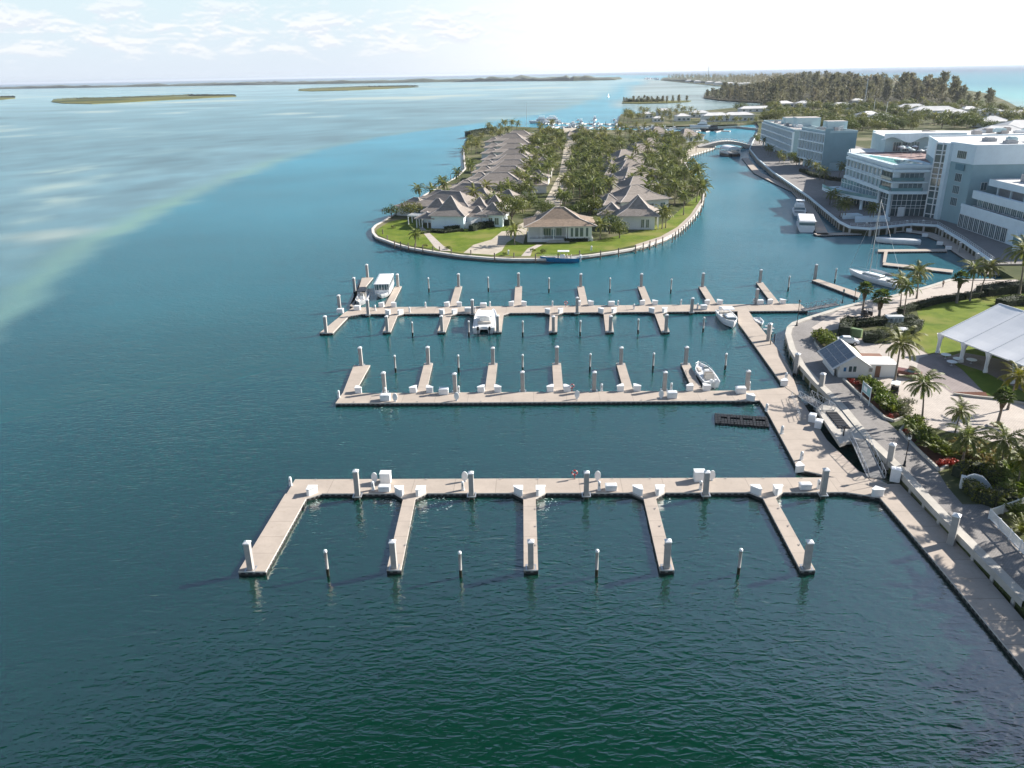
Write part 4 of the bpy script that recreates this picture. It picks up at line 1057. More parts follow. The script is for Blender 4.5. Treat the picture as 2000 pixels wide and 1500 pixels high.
hedge('hedge', 'clipped grey-green hedge ring, right section towards the lawn', pts('1752,652 1774,651 1789,642', ZL), 2.3, 2.0, ZL, seed=4)
hedge('hedge', 'low clipped hedge ring, far section under the palms', pts('1668,637 1700,634 1735,630 1780,628', ZL), 2.6, 1.3, ZL, seed=5)
hedge('hedge', 'long low hedge along the walkway behind the lawn', pts('1760,612 1790,602 1830,591 1880,584 1925,577', ZL), 1.8, 1.2, ZL, seed=6)
hedge('hedge', 'dark tall shrub bank at the right edge above the lawn', pts('1925,575 1960,570 2010,566 2050,575', ZL), 4.5, 1.9, ZL, seed=7, dens=30)
hedge('hedge', 'dark rounded shrub mass at the right edge of the lawn', pts('1960,597 1990,592 2030,595', ZL), 3.5, 1.5, ZL, seed=8, dens=30)
YH = leafmat('yellow_hedge_leaf', (0.05, 0.07, 0.012), (0.20, 0.21, 0.03))
hedge('hedge', 'yellow-green clipped hedge in front of the curved white wall', pts('1893,960 1912,978 1935,985 1952,975', ZL), 1.7, 1.6, ZL, YH, 9)
hedge('hedge', 'yellow-green hedge behind the left end of the curved white wall', pts('1868,930 1885,922 1915,925', ZL), 1.3, 1.5, ZL, YH, 10)
hedge('hedge', 'yellow-green hedge sloping right behind the curved white wall', pts('1925,930 1945,945 1960,962 1972,985', ZL), 1.6, 1.3, ZL, YH, 11)

# ------------------------------------------------------------------ things on the promenade
def box_part(name, mat, parent, c, sz, rz=0, bevel=0.0, top=1.0):
    return MB().box(c, sz, 0, rz, top).build(name, mat, parent, bevel=bevel)
def shack():
    o = thing('shack', 'small white gabled shack with a solar panelled roof slope', 'shack', at(1637, 737, ZL), R(-6))
    # local x right, y away; main gable 4.6 wide, 9 deep
    w, d, e, r = 4.6, 8.5, 2.35, 3.9
    b = MB(); b.box((w / 2, d / 2, 0), (w, d, e))
    for y in (0, d): b.face([(0, y, e), (w, y, e), (w / 2, y, r)] if y == 0 else [(w, y, e), (0, y, e), (w / 2, y, r)])
    b.build('wall', wallw, o)
    rf = MB()
    for s in (-1, 1):
        x0 = w / 2; x1 = w / 2 + s * (w / 2 + (1.3 if s < 0 else .4)); z1 = r - (abs(x1 - x0)) * (r - e) / (w / 2)
        a = [(x0, -.5, r + .08), (x1, -.5, z1 + .08), (x1, d + .3, z1 + .08), (x0, d + .3, r + .08)]
        lo = [(p[0], p[1], p[2] - .1) for p in a]
        rf.face(a if s > 0 else a[::-1]); rf.face(lo[::-1] if s > 0 else lo)
        for i in range(4): rf.face([a[i], lo[i], lo[(i + 1) % 4], a[(i + 1) % 4]])
    rf.build('roof', roofw, o)
    sp = MB(); fr = MB(); x1 = -1.2; sl = (r - e) / (w / 2)
    zz = lambda x: r - abs(x - w / 2) * sl + .14
    for i in range(4):
        for j in range(3):
            ya, yb = .0 + i * 2.1 + .05, .0 + (i + 1) * 2.1 - .05; xa, xb = x1 + j * 1.13 + .05, x1 + (j + 1) * 1.13 - .05
            sp.face([(xa, ya, zz(xa)), (xb, ya, zz(xb)), (xb, yb, zz(xb)), (xa, yb, zz(xa))])
    sp.build('solar_panel', solar, o)
    for x in [x1 + j * 1.13 for j in range(4)]: fr.bar((x, 0, zz(x)), (x, 8.4, zz(x)), .05)
    for y in [i * 2.1 for i in range(5)]: fr.bar((x1, y, zz(x1)), (x1 + 3.39, y, zz(x1 + 3.39)), .05)
    fr.build('panel_frame', steel, o)
    for x in (1.75, 2.45):
        f = MB().box((x, -.03, 1.0), (.62, .06, 1.1)).build('window_frame', white, o); MB().box((x, -.065, 1.06), (.5, .02, .98)).build('pane', glass, f)
    box_part('notice_board', bluehull, o, (.9, -.03, 1.1), (.4, .05, .7))
    box_part('low_wall', wallw, o, (-.55, 4.0, 0), (.15, 6.5, 1.0))
    box_part('annex_wall', wallw, o, (w + 2.3, 2.2, 0), (4.6, 3.6, 2.2))
    box_part('annex_roof', roofw, o, (w + 2.35, 2.2, 2.2), (5.0, 4.0, .16))
    box_part('roof_patch', M('brown_felt', (.24, .13, .09), .9, .15), o, (w + 1.6, 4.9, 2.05), (4.4, 2.6, .14))
    box_part('rear_wall', wallw, o, (w + 1.6, 4.95, 0), (4.2, 2.2, 2.04))
    f = MB().box((w + .6, .37, .9), (.7, .06, .8)).build('window_frame', white, o); MB().box((w + .6, .335, .97), (.56, .02, .66)).build('pane', glass, f)
    box_part('door', M('brown_door', (.2, .1, .06), .6, .2), o, (w + 1.75, .37, 0), (.8, .06, 2.0))
shack()
def car():
    o = thing('car', 'small white saloon car parked beside the shack bushes', 'car', at(1653, 671, ZL), R(-14))
    prof = [(-2.1, .35), (-2.12, .75), (-2.0, .95), (-1.3, 1.02), (-.75, 1.42), (.55, 1.45), (1.25, 1.02), (2.0, .88), (2.12, .6), (2.05, .32)]
    b = MB(); n = len(prof)
    ins = lambda z: .80 if z < 1.05 else .62
    L = [(x, -ins(z), z) for x, z in prof]; Rr = [(x, ins(z), z) for x, z in prof]
    for i in range(n):
        j = (i + 1) % n; b.face([L[i], L[j], Rr[j], Rr[i]][::-1])
    b.face(L); b.face(Rr[::-1]); b.build('body', carp, o, bevel=.05, smooth=True)
    g = MB()
    for s in (-1, 1): g.face([(-1.15, s * .76, 1.06), (1.1, s * .76, 1.06), (.5, s * .66, 1.40), (-.7, s * .66, 1.38)])
    g.face([(.62, -.6, 1.43), (.62, .6, 1.43), (1.27, .72, 1.05), (1.27, -.72, 1.05)]); g.face([(-.8, .6, 1.42), (-.8, -.6, 1.42), (-1.36, -.72, 1.06), (-1.36, .72, 1.06)])
    g.build('window', glass, o)
    for x in (-1.3, 1.35):
        for s in (-1, 1):
            w = MB().tube([(x, s * .66, .31), (x, s * .86, .31)], .31, 16).build('wheel', black, o); MB().tube([(x, s * .85, .31), (x, s * .875, .31)], .18, 12).build('rim', steel, w)
    for s in (-1, 1): MB().box((2.07, s * .55, .62), (.12, .36, .16)).build('headlight', glass2, o)
car()
def golf_cart(px, py, rz, label, top):
    o = thing('golf_cart', label, 'golf cart', at(px, py, ZL), rz)
    MB().box((0, 0, .3), (2.3, 1.15, .25)).box((.95, 0, .55), (.4, 1.1, .35), top=.85).build('body', dark, o, bevel=.05)
    MB().box((-.25, 0, .55), (.5, 1.0, .25)).box((-.52, 0, .8), (.12, 1.0, .45)).build('seat', black, o, bevel=.04)
    MB().box((0, 0, 1.78), (2.0, 1.25, .07)).build('roof', top, o, bevel=.03)
    b = MB()
    for x in (-.85, .85):
        for s in (-.52, .52): b.bar((x, s, .5), (x * .95, s, 1.78), .05)
    b.build('roof_frame', dark, o)
    for x in (-.75, .8):
        for s in (-1, 1): MB().tube([(x, s * .45, .25), (x, s * .62, .25)], .25, 12).build('wheel', black, o)
golf_cart(1746, 768, R(60), 'golf cart with a pale roof behind the sign bed beside the tall palm', white)
golf_cart(1692, 617, R(20), 'dark golf cart parked at the hedge ring', dark)
def pickup():
    o = thing('utility_truck', 'dark reddish utility truck parked behind the shack palm', 'truck', at(1768, 735, ZL), R(-35))
    br = M('brown_red_paint', (.16, .06, .045), .4, .2)
    MB().box((-.9, 0, .55), (2.6, 1.7, .6)).build('load_bed', br, o, bevel=.04)
    MB().box((1.2, 0, .5), (2.2, 1.7, .55)).box((.75, 0, 1.05), (1.2, 1.5, .6), top=.8).build('cab', br, o, bevel=.06)
    MB().box((.75, 0, 1.12), (1.24, 1.52, .4), top=.86).build('window', glass, o)
    for x in (-1.3, 1.5):
        for s in (-1, 1): MB().tube([(x, s * .68, .36), (x, s * .88, .36)], .36, 14).build('wheel', black, o)
pickup()
def sign():
    a, b = at(1681, 779, ZL), at(1696.5, 793, ZL); d = (b - a); L = d.length; rz = math.atan2(d.y, d.x)
    o = thing('sign_board', 'white framed notice sign on two tall posts by the promenade', 'sign', a, rz)
    for x in (0, L): box_part('post', white, o, (x, 0, 0), (.1, .1, 3.1))
    box_part('panel', signp, o, (L / 2, 0, 1.45), (L - .1, .05, 1.45))
    f = MB(); 
    for z in (1.42, 2.92): f.bar((0, 0, z), (L, 0, z), .09)
    f.build('frame', white, o)
    box_part('map_sheet', white2, o, (L * .36, -.035, 1.75), (L * .42, .02, .75)); box_part('title_strip', greyd, o, (L / 2, -.035, 2.62), (L * .8, .02, .16))
sign()
def lamp(px, py, h, label, globe=True):
    o = thing('street_lamp', label, 'street lamp', at(px, py, ZL), 0)
    MB().lathe([(.24, 0), (.24, .1), (.15, .18), (.13, .7), (.07, .8), (.055, h - .7), (.09, h - .66), (.05, h - .5)], n=12).build('pole', dark, o, smooth=True)
    MB().lathe([(.06, h - .5), (.2, h - .42), (.22, h - .1), (.2, h - .05), (0, h)], n=12).build('lantern', white2 if globe else glass2, o, smooth=True)
    MB().lathe([(.26, h - .06), (.2, h + .06), (.05, h + .2), (0, h + .32)], n=12).build('lantern_cap', dark, o, smooth=True)
lamp(1766, 910, 4.3, 'black lamp post with white globe on the promenade beside the gangway')
lamp(1556, 636, 5.2, 'tall black lamp post at the curve of the quay wall', False)
lamp(1645, 592, 3.0, 'short black lamp post beside the far gangway', False)
lamp(1668, 590, 3.0, 'short black lamp post right of the far gangway', False)
def gangway(label, pa, pb, za, zb, w):
    a, b = at(*pa, za), at(*pb, zb); d = b - a; L = d.to_2d().length; rz = math.atan2(d.y, d.x)
    o = thing('gangway', label, 'gangway', a, rz); h = d.z
    MB().prism([(0, -w / 2), (L, -w / 2), (L, w / 2), (0, w / 2)], -.1, 0).build('deck', M('ramp_mesh', (.17, .17, .17), .8, .2, 2.0), o)
    dk = o.children[0]; me = dk.data
    for v in me.vertices: v.co.z += h * v.co.x / L + .06
    for s in (-1, 1):
        m_ = MB(); y = s * w / 2; P = lambda x, z: (x, y, h * x / L + z)
        m_.tube([P(0, .1), P(-.25, .4), P(-.2, .9), P(0.15, 1.1), P(L - .15, 1.1), P(L + .2, .9), P(L + .25, .4), P(L, .1)], .035, 6)
        m_.tube([P(0, .08), P(L, .08)], .05, 6)
        n = max(4, int(L / 1.0))
        for k in range(n + 1): m_.bar(P(L * k / n, .08), P(L * k / n, 1.1), .05)
        for k in range(n): m_.bar(P(L * k / n, .1 if k % 2 else 1.08), P(L * (k + 1) / n, 1.08 if k % 2 else .1), .045)
        m_.build('railing', steel, o)
platform = pts('1622,784 1593,796 1640,866 1654,862 1692,858', ZL)
tag(MB().prism(pts('1624,778 1594,798 1641,868 1655,863 1691,858', ZL), ZL - .45, ZL + .05).build('landing_platform', capm), 'concrete landing over the gap holding the black mat', 'platform')
gangway('gangway with truss railings from the shore float up to the concrete landing', (1572, 775), (1617, 803), ZD + .05, ZL + .05, 2.0)
gangway('gangway with truss railings running down from the landing to the near pier', (1711, 934), (1676, 858), ZD + .05, ZL + .05, 2.1)
gangway('low metal gangway at the right end of the farthest pier', (1568, 606), (1636, 594), ZD + .05, ZL + .05, 1.8)
def mat_pad():
    a, c = at(1612, 806, ZL), at(1638, 838, ZL); d = c - a; L = d.to_2d().length
    o = thing('float_mat', 'black ribbed rubber mat lying on the concrete landing', 'mat', (a.x, a.y, ZL + .055), math.atan2(d.y, d.x))
    b = MB()
    for k in range(7): b.box((L * (k + .5) / 7, .85, 0), (L / 7 * .9, 1.7, .16), top=.92)
    b.build('mat_rows', black, o)
mat_pad()
def jet_dock():
    a = at(1396, 829, 0); o = thing('black_float', 'low black cube float moored in the inner basin', 'float', (a.x, a.y, 0), math.atan2(*((at(1503, 837, 0) - a).to_2d().yx)))
    L = (at(1503, 837, 0) - a).to_2d().length
    b = MB(); n = 17
    for i in range(n):
        for j in range(6):
            if j == 3 and i not in (0, 1, 4, 8, 12, 16): continue
            b.box((L * (i + .5) / n, .3 + j * .62, -.15), (L / n * .93, .58, .45), top=.9)
    b.build('cube_rows', black, o)
    for k in range(4): MB().lathe([(.07, .3), (.07, .5), (.12, .52), (.12, .58), (0, .6)], (L * (.1 + .27 * k), .2, 0), 8).build('bollard', dark, o)
jet_dock()
def gate_frame():
    a, b = at(1545, 777, ZD), at(1562, 822, ZD); d = b - a; L = d.to_2d().length
    o = thing('safety_rail', 'thin grey tubular rail on the shore float beside the gap', 'railing', a, math.atan2(d.y, d.x)); m_ = MB()
    m_.tube([(0, 0, 0), (0, 0, .95), (.1, 0, 1.05), (L - .1, 0, 1.05), (L, 0, .95), (L, 0, 0)], .03, 6); m_.tube([(0, 0, .55), (L, 0, .55)], .025, 6)
    for k in range(1, 4): m_.tube([(L * k / 4, 0, .55), (L * k / 4, 0, 1.05)], .02, 5)
    m_.build('rail', steel, o)
gate_frame()
def ladder_frame():
    a = at(1508, 672, ZD); o = thing('ladder_rack', 'black upright ladder rack on the shore float by a piling', 'rack', a, R(-60)); m_ = MB()
    for y in (-.5, .5):
        m_.tube([(0, y, 0), (0, y, 2.1)], .08, 8)
    for z in (.7, 1.3, 1.9): m_.tube([(0, -.5, z), (0, .5, z)], .05, 6)
    m_.build('frame', black, o)
ladder_frame()
o = tag(MB().box((0, 0, 0), (.12, .12, 1.6)).box((0, 0, 1.6), (1.0, .3, .1)).build('hose_post', dark, loc=at(1647, 852, ZL), rz=R(20)), 'dark post with a crossbar at the end of the concrete landing', 'post')
for k, (x, y) in enumerate(((1500, 637), (1506, 641), (1497, 643), (1504, 647))):
    tag(MB().box((0, 0, 0), (1.2, .9, .02)).build('deck_hatch', greyd, loc=at(x, y, ZD) + Vector((0, 0, .01)), rz=R(-10)), 'flat grey hatch in the deck near the fishing boat', 'hatch', 'grey deck hatches')
# green cabinet and white equipment inside the hedge ring
tag(MB().box((0, 0, 0), (2.3, .9, 1.6)).box((0, -.47, .1), (.03, .05, 1.4)).box((-.6, -.47, .1), (.03, .04, 1.4)).box((.6, -.47, .1), (.03, .04, 1.4)).build('electric_cabinet', greenbox, loc=at(1670, 657, ZL), rz=R(-40)), 'green electrical cabinet set in the front of the hedge ring', 'cabinet')
def genset():
    o = thing('generator', 'white generator housing inside the hedge ring', 'generator', at(1745, 632, ZL), R(-5))
    MB().box((0, 0, 0), (3.2, 1.4, 1.7)).build('housing', white2, o, bevel=.04)
    for x in (-.7, .1, .9): MB().box((x, -.715, .5), (.6, .03, .8)).build('grille', greyd, o)
genset()
tag(MB().lathe([(0, 2.5), (1.1, 2.25), (1.1, 2.2), (.04, 2.4), (.04, 0), (0, 0)], n=16).build('parasol', white2, loc=at(1761, 664, ZL)), 'white garden parasol behind the tall palm', 'parasol')

def curved_wall():
    o = thing('fountain_wall', 'curved white garden wall sloping down to the right, hedge in front', 'wall', at(1880, 953, ZL), R(-27))
    b = MB(); n = 14; pr = []
    for i in range(n + 1):
        t = i / n; x = 3.3 * t; y = .9 * math.sin(math.pi * t) + .0; h = 1.35 + .35 * math.sin(math.pi * min(1, t * 1.6)) if t < .55 else 1.6 - 1.25 * ((t - .55) / .45) ** 1.2
        pr.append((x, y, h))
    for i in range(n):
        (x0, y0, h0), (x1, y1, h1) = pr[i], pr[i + 1]
        b.face([(x0, y0, 0), (x1, y1, 0), (x1, y1, h1), (x0, y0, h0)]); b.face([(x1, y1 + .35, 0), (x0, y0 + .35, 0), (x0, y0 + .35, h0), (x1, y1 + .35, h1)])
        b.face([(x0, y0, h0), (x1, y1, h1), (x1, y1 + .35, h1), (x0, y0 + .35, h0)])
    b.face([(0, 0, 0), (0, 0, pr[0][2]), (0, .35, pr[0][2]), (0, .35, 0)]); b.box((-.1, .15, 0), (.5, .9, 1.5))
    b.build('wall', wallw, o)
    MB().lathe([(.7, 0), (.75, .45), (.6, .45), (.5, .2), (0, .2)], (1.6, .1, 0), 16).lathe([(.12, .2), (.1, .9), (.25, 1.0), (0, 1.05)], (1.6, .1, 0), 10).build('basin', greyd, o, smooth=True)
curved_wall()
def picket(label, s):
    p = pts(s, ZL)
    o = thing('picket_fence', label, 'fence'); rails = MB(); pk = MB(); po = MB(); H = 1.35
    for i in range(len(p) - 1):
        a, b = p[i], p[i + 1]; d = b - a; L = d.length; rz = math.atan2(d.y, d.x)
        for z in (.18, 1.2): rails.bar((*a, ZL + z), (*b, ZL + z), .07, .12)
        for k in range(int(L / .14)):
            q = a + d * (k + .5) / int(L / .14); pk.box((q.x, q.y, ZL + .1), (.075, .03, 1.15), 0, rz)
        n = max(1, round(L / 2.2))
        for k in range(n + 1):
            q = a + d * k / n; c = box_part('post', white, o, (q.x, q.y, ZL), (.14, .14, H), rz)
    rails.build('rail', white, o); tag(pk.build('picket_panel', white, o), kind='stuff')
picket('white picket fence turning a corner beside the promenade', '2060,1148 1931,1013 2010,985')
def tent():
    A, B = at(1836, 652, 5.3).to_2d(), at(1936, 690, 5.3).to_2d()
    e = (B - A).normalized(); n = Vector((-e.y, e.x)); 
    if n.x < 0: n = -n
    bay = (at(1884, 669, 5.3).to_2d() - A).length; HW = 12.3; ze, zr = 3.75, 8.1; nb = 6
    o = thing('event_tent', 'big white marquee tent with open sides on the lawn', 'tent', (A.x, A.y, ZL), 0)
    P = lambda u, v, z: (e.x * u + n.x * v, e.y * u + n.y * v, z)
    rf = MB(); seam = MB(); sag = 6
    for i in range(nb):
        for s in (0, 1):
            g = []
            for a in range(sag + 1):
                row = []
                for c in range(7):
                    v = HW * c / 6; z = ze + (zr - ze) * c / 6 - .22 * math.sin(math.pi * a / sag) * math.sin(math.pi * c / 6) ** .7
                    vv = v if s == 0 else 2 * HW - v
                    row.append(P(bay * (i + a / sag), vv, z))
                g.append(row)
            for a in range(sag):
                for c in range(6):
                    f = [g[a][c], g[a + 1][c], g[a + 1][c + 1], g[a][c + 1]]; rf.face(f if s == 0 else f[::-1])
        seam.bar(P(bay * i, 0, ze), P(bay * i, HW, zr), .16); seam.bar(P(bay * i, 2 * HW, ze), P(bay * i, HW, zr), .16)
    seam.bar(P(0, 0, ze - .1), P(bay * nb, 0, ze - .1), .12, .22); seam.bar(P(0, HW, zr), P(bay * nb, HW, zr), .12)
    gab = MB(); gab.face([P(0.02, 0, ze), P(.02, 2 * HW, ze), P(.02, HW, zr)][::-1])
    rf.build('roof', tentm, o, smooth=True); gab.build('gable', tentm, o); seam.build('roof_beam', white, o)
    for i in range(nb + 1):
        for v in (0, 2 * HW):
            lg = MB().bar(P(bay * i, v, 0), P(bay * i, v, ze), .2); lg.build('leg', white, o)
    cu_ = random.Random(5)
    for i in (0, 1, 2, 3, 4):
        m_ = MB(); k = 10; ring = [(.34 + .06 * cu_.uniform(-1, 1), 2 * math.pi * j / k) for j in range(k)]
        c0 = P(bay * i, .3, 0)
        lv = [[(c0[0] + r * f * math.cos(a), c0[1] + r * f * math.sin(a), z) for r, a in ring] for z, f in ((.1, 1.2), (1.0, .7), (2.6, 1.0), (ze - .1, 1.9))]
        for q in range(3):
            for j in range(k): m_.face([lv[q][j], lv[q][(j + 1) % k], lv[q + 1][(j + 1) % k], lv[q + 1][j]])
        m_.build('gathered_curtain', tentm, o, smooth=True)
tent()
for k, (x, y) in enumerate(((1838, 698), (1862, 706), (1888, 708), (1850, 712))):
    t = thing('folding_table', 'round white table under the near side of the tent', 'table', at(x + 8, y + 2, ZL), 0, 'tables under the tent')
    MB().lathe([(0, .72), (.85, .72), (.85, .76), (0, .76)], n=18).build('tabletop', white2, t); MB().lathe([(.3, 0), (.05, .05), (.05, .72)], n=8).build('leg', steel, t)
def person(px, py, rz, shirt, trousers, label, z=ZL):
    t = thing('person', label, 'person', at(px, py, z), rz)
    vs = [(0, 0, .95), (0, 0, 1.2), (0, 0, 1.42), (0, 0, 1.53), (.01, 0, 1.66), (0, .1, .9), (.08, .11, .5), (.02, .11, .06), (.14, .11, .03), (0, -.1, .9), (-.08, -.11, .5), (-.14, -.11, .08), (-.03, -.11, .03),
          (0, .2, 1.4), (-.04, .25, 1.12), (.06, .25, .9), (0, -.2, 1.4), (.06, -.25, 1.12), (.16, -.24, .92)]
    ed = [(0, 1), (1, 2), (2, 3), (3, 4), (0, 5), (5, 6), (6, 7), (7, 8), (0, 9), (9, 10), (10, 11), (11, 12), (2, 13), (13, 14), (14, 15), (2, 16), (16, 17), (17, 18)]
    rd = [.13, .12, .14, .06, .1, .09, .07, .05, .04, .09, .07, .05, .04, .06, .045, .035, .06, .045, .035]
    def skin(name, idx, k, mat):
        me = bpy.data.meshes.new(name); mp = {v: i for i, v in enumerate(idx)}
        me.from_pydata([vs[i] for i in idx], [(mp[a], mp[b]) for a, b in ed if a in mp and b in mp], [])
        o = bpy.data.objects.new(name, me); COL.objects.link(o); o.parent = t; me.materials.append(mat)
        md = o.modifiers.new('skin', 'SKIN'); 
        for i, v in enumerate(idx): me.skin_vertices[0].data[i].radius = (rd[v] * k,) * 2
        me.skin_vertices[0].data[0].use_root = True
        o.modifiers.new('sub', 'SUBSURF').render_levels = 1; o.modifiers['sub'].levels = 1
    skin('body', list(range(19)), 1.0, M('skin_tone', (.3, .18, .12), .6, .05))
    skin('shirt', [1, 2, 13, 16], 1.12, M('shirt', shirt, .8, .1)); skin('trousers', [0, 5, 6, 7, 9, 10, 11], 1.15, M('trousers', trousers, .8, .1))
    MB().lathe([(0, .14), (.1, .1), (.115, 0), (.09, -.06)], (-.01, 0, 1.68), 10).build('hair', dark, t, smooth=True)
person(1841, 561, R(200), (.10, .04, .04), (.03, .03, .04), 'person in dark red top walking on the pale walkway near the sailboat')

# ------------------------------------------------------------------ villas on the island
def hip_roof(w, d, z0, z1, ov=.9, ridge_len=None, flare=True):
    """Flared hip roof centred on the origin: shingles (0), light ridge and hip caps (1), eave edge (1)."""
    mb = MB(); a, b = w / 2 + ov, d / 2 + ov
    rl = max(0.0, (ridge_len if ridge_len is not None else abs(w - d))) / 2; lx, ly = (rl, 0.0) if w >= d else (0.0, rl)
    zm = z0 + (z1 - z0) * (.34 if flare else .5); k = .5
    r0 = [(-a, -b, z0), (a, -b, z0), (a, b, z0), (-a, b, z0)]
    ma, mb_ = lx + (a - lx) * (1 - k), ly + (b - ly) * (1 - k)
    r1 = [(-ma, -mb_, zm), (ma, -mb_, zm), (ma, mb_, zm), (-ma, mb_, zm)]
    t = [(-lx, -ly, z1), (lx, -ly, z1), (lx, ly, z1), (-lx, ly, z1)]
    for i in range(4):
        j = (i + 1) % 4; mb.face([r0[i], r0[j], r1[j], r1[i]]); mb.face([r1[i], r1[j], t[j], t[i]] if (Vector(t[i]) - Vector(t[j])).length > .01 else [r1[i], r1[j], t[i]])
        lo = [(p[0], p[1], p[2] - .22) for p in (r0[i], r0[j])]; mb.face([lo[0], lo[1], r0[j], r0[i]], 1)
        up = lambda p: (p[0], p[1], p[2] + .05)
        mb.bar(up(r0[i]), up(r1[i]), .3, .12, 1); mb.bar(up(r1[i]), up(t[i]), .3, .12, 1)
    mb.face([(p[0], p[1], z0 - .22) for p in r0][::-1], 1)
    if rl: mb.bar((-lx, -ly, z1 + .05), (lx, ly, z1 + .05), .32, .12, 1)
    return mb
def window(parent, c, w, h, rz=0.0, panes=2, frame=None):
    """A framed window standing 6 cm proud of the wall at c (bottom centre), facing local -y turned by rz."""
    f = MB().box((0, 0, 0), (w, .12, h)).build('window', frame or white, parent, loc=c, rz=rz)
    g = MB()
    for k in range(panes):
        x0 = -w / 2 + .08 + (w - .08) * k / panes; x1 = -w / 2 + (w - .08) * (k + 1) / panes
        g.face([(x0, -.068, .08), (x1, -.068, .08), (x1, -.068, h - .08), (x0, -.068, h - .08)])
    g.build('pane', glass, f); return f
def villa_proto(w, d, wings, label, group, hw=4.4, hr=8.9):
    o = thing('villa', label, 'villa', (0, 0, ZI), 0, group)
    MB().box((0, 0, -.2), (w, d, hw + .15)).build('wall', wallw, o)
    hip_roof(w, d, hw, hr).build('roof', [shing, ridge], o)
    for (x, y, ww, dd, h1) in wings:
        MB().box((x, y, -.2), (ww, dd, hw * .8 + .15)).build('wing_wall', wallw, o); hip_roof(ww, dd, hw * .8, h1, .7).build('wing_roof', [shing, ridge], o, loc=(x, y, 0))
    for k in range(4): window(o, (-w / 2 + w * (k + .5) / 4, -d / 2, .6), 2.2, 2.4)
    for k in range(3): window(o, (w / 2, -d / 2 + d * (k + .5) / 3, .6), 1.8, 2.4, R(90))
    for k in range(3): window(o, (-w / 2, -d / 2 + d * (k + .5) / 3, .6), 1.8, 2.4, R(-90))
    return o
VL = villa_proto(25, 17, [(-14, -2, 12, 10, 6.2), (15, 3, 11, 10, 6.6)], 'grey shingled villa in the row along the open lagoon side', 'villas along the lagoon side')
VR = villa_proto(20, 17, [(-12.5, -3, 8, 8, 7.0)], 'grey shingled villa in the row along the canal side', 'villas along the canal side')
z10 = ZI + 9.3
for k, (x, y) in enumerate(((880, 371), (921, 356), (974, 335), (992, 322), (1000, 310), (1004, 299), (1006, 289), (1003, 278), (1006, 268), (999, 259), (1013, 253))):
    p = at(x, y, z10); rz = R(-8 + (k % 3) * 3 - (18 if k < 2 else 0)); lab = None
    if k == 0: lab = 'grey shingled villa nearest of the lagoon row, behind the villa with the white pergola'
    if k == 1: lab = 'grey shingled villa second in the lagoon row, behind a dark tree clump'
    if k == 10: lab = 'farthest grey shingled villa of the lagoon row near the marina'
    if k == 0: VL.location = (p.x, p.y, ZI); VL.rotation_euler.z = rz; VL['label'] = lab; v0 = VL
    else: dup(VL, (p.x, p.y, ZI), rz, lab or 'grey shingled villa in the row along the open lagoon side', (.92 + .05 * (k % 3), 1, 1))
for k, (x, y) in enumerate(((1240, 359), (1243, 342), (1233, 324), (1229, 310), (1229, 299), (1218, 290), (1250, 279), (1268, 268), (1341, 250), (1283, 246), (1137, 247))):
    p = at(x, y, z10); rz = R(20 + (k % 3) * 4)
    lab = {0: 'grey shingled villa of the canal row just behind the white villa on the canal lawn', 8: 'farthest grey villa at the bridge end of the canal row', 9: 'grey villa by the boat docks at the back of the canal row', 10: 'lone grey villa in the palms at the back between both rows'}.get(k, 'grey shingled villa in the row along the canal side')
    if k == 0: VR.location = (p.x, p.y, ZI); VR.rotation_euler.z = rz; VR['label'] = lab
    else: dup(VR, (p.x, p.y, ZI), rz, lab)
def front_villa():
    p = at(1030, 473, ZI); o = thing('villa', 'cream villa with bronze front roof and an open porch facing the blue boat', 'villa', (p.x, p.y, ZI), R(-1))
    w, d, hw, hr, pl_ = 20.5, 13, 4.9, 9.6, .9
    box_part('plinth', wallw, o, (w / 2, d / 2, -.2), (w, d, pl_ + .2))
    box_part('wall', wallw, o, (w / 2 + .2, d / 2 + 1.6, pl_), (w - .6, d - 3.4, hw - pl_))
    box_part('sunroom_wall', wallw, o, (16.4, 1.7, pl_), (7.4, 3.2, hw - pl_))
    r = hip_roof(w, d, hw, hr, 1.1, 3.0); rr = r.build('roof', [copper, ridge], o); rr.location = (w / 2, d / 2, 0)
    for x in (.5, 4.3, 8.2, 12.2): box_part('post', white, o, (x, .3, pl_), (.28, .28, hw - pl_))
    MB().bar((.4, .3, pl_ + 1.0), (12.4, .3, pl_ + 1.0), .08).build('porch_rail', white, o)
    for x, ww in ((6.3, 2.4), (10.0, 1.8)): window(o, (x, 3.2, pl_ + .1), ww, 2.7, 0, 3)
    for x, ww in ((13.9, .9), (15.4, 1.2), (16.9, 1.2), (18.6, .9)): window(o, (x, .1, pl_ + .5), ww, 2.9, 0, 1)
    MB().box((8.2, 3.15, pl_), (1.0, .1, 2.3)).build('door', glass2, o)
    for k in range(3): box_part('step', capm, o, (9.5, -.35 - .4 * k, -.05), (5.5 + k * .8, .42, .75 - .22 * k))
    for x in (3.0, 5.0): 
        c = thing('porch_chair', f'white wicker chair {"left" if x < 4 else "right"} on the porch of the bronze-roofed villa', 'chair', world(Vector((p.x, p.y)), R(-1), (x, 1.6), ZI + pl_), 0)
        MB().box((0, 0, .25), (.8, .8, .2)).build('seat', white2, c); MB().box((0, .38, .45), (.8, .1, .5)).build('backrest', white2, c)
front_villa()
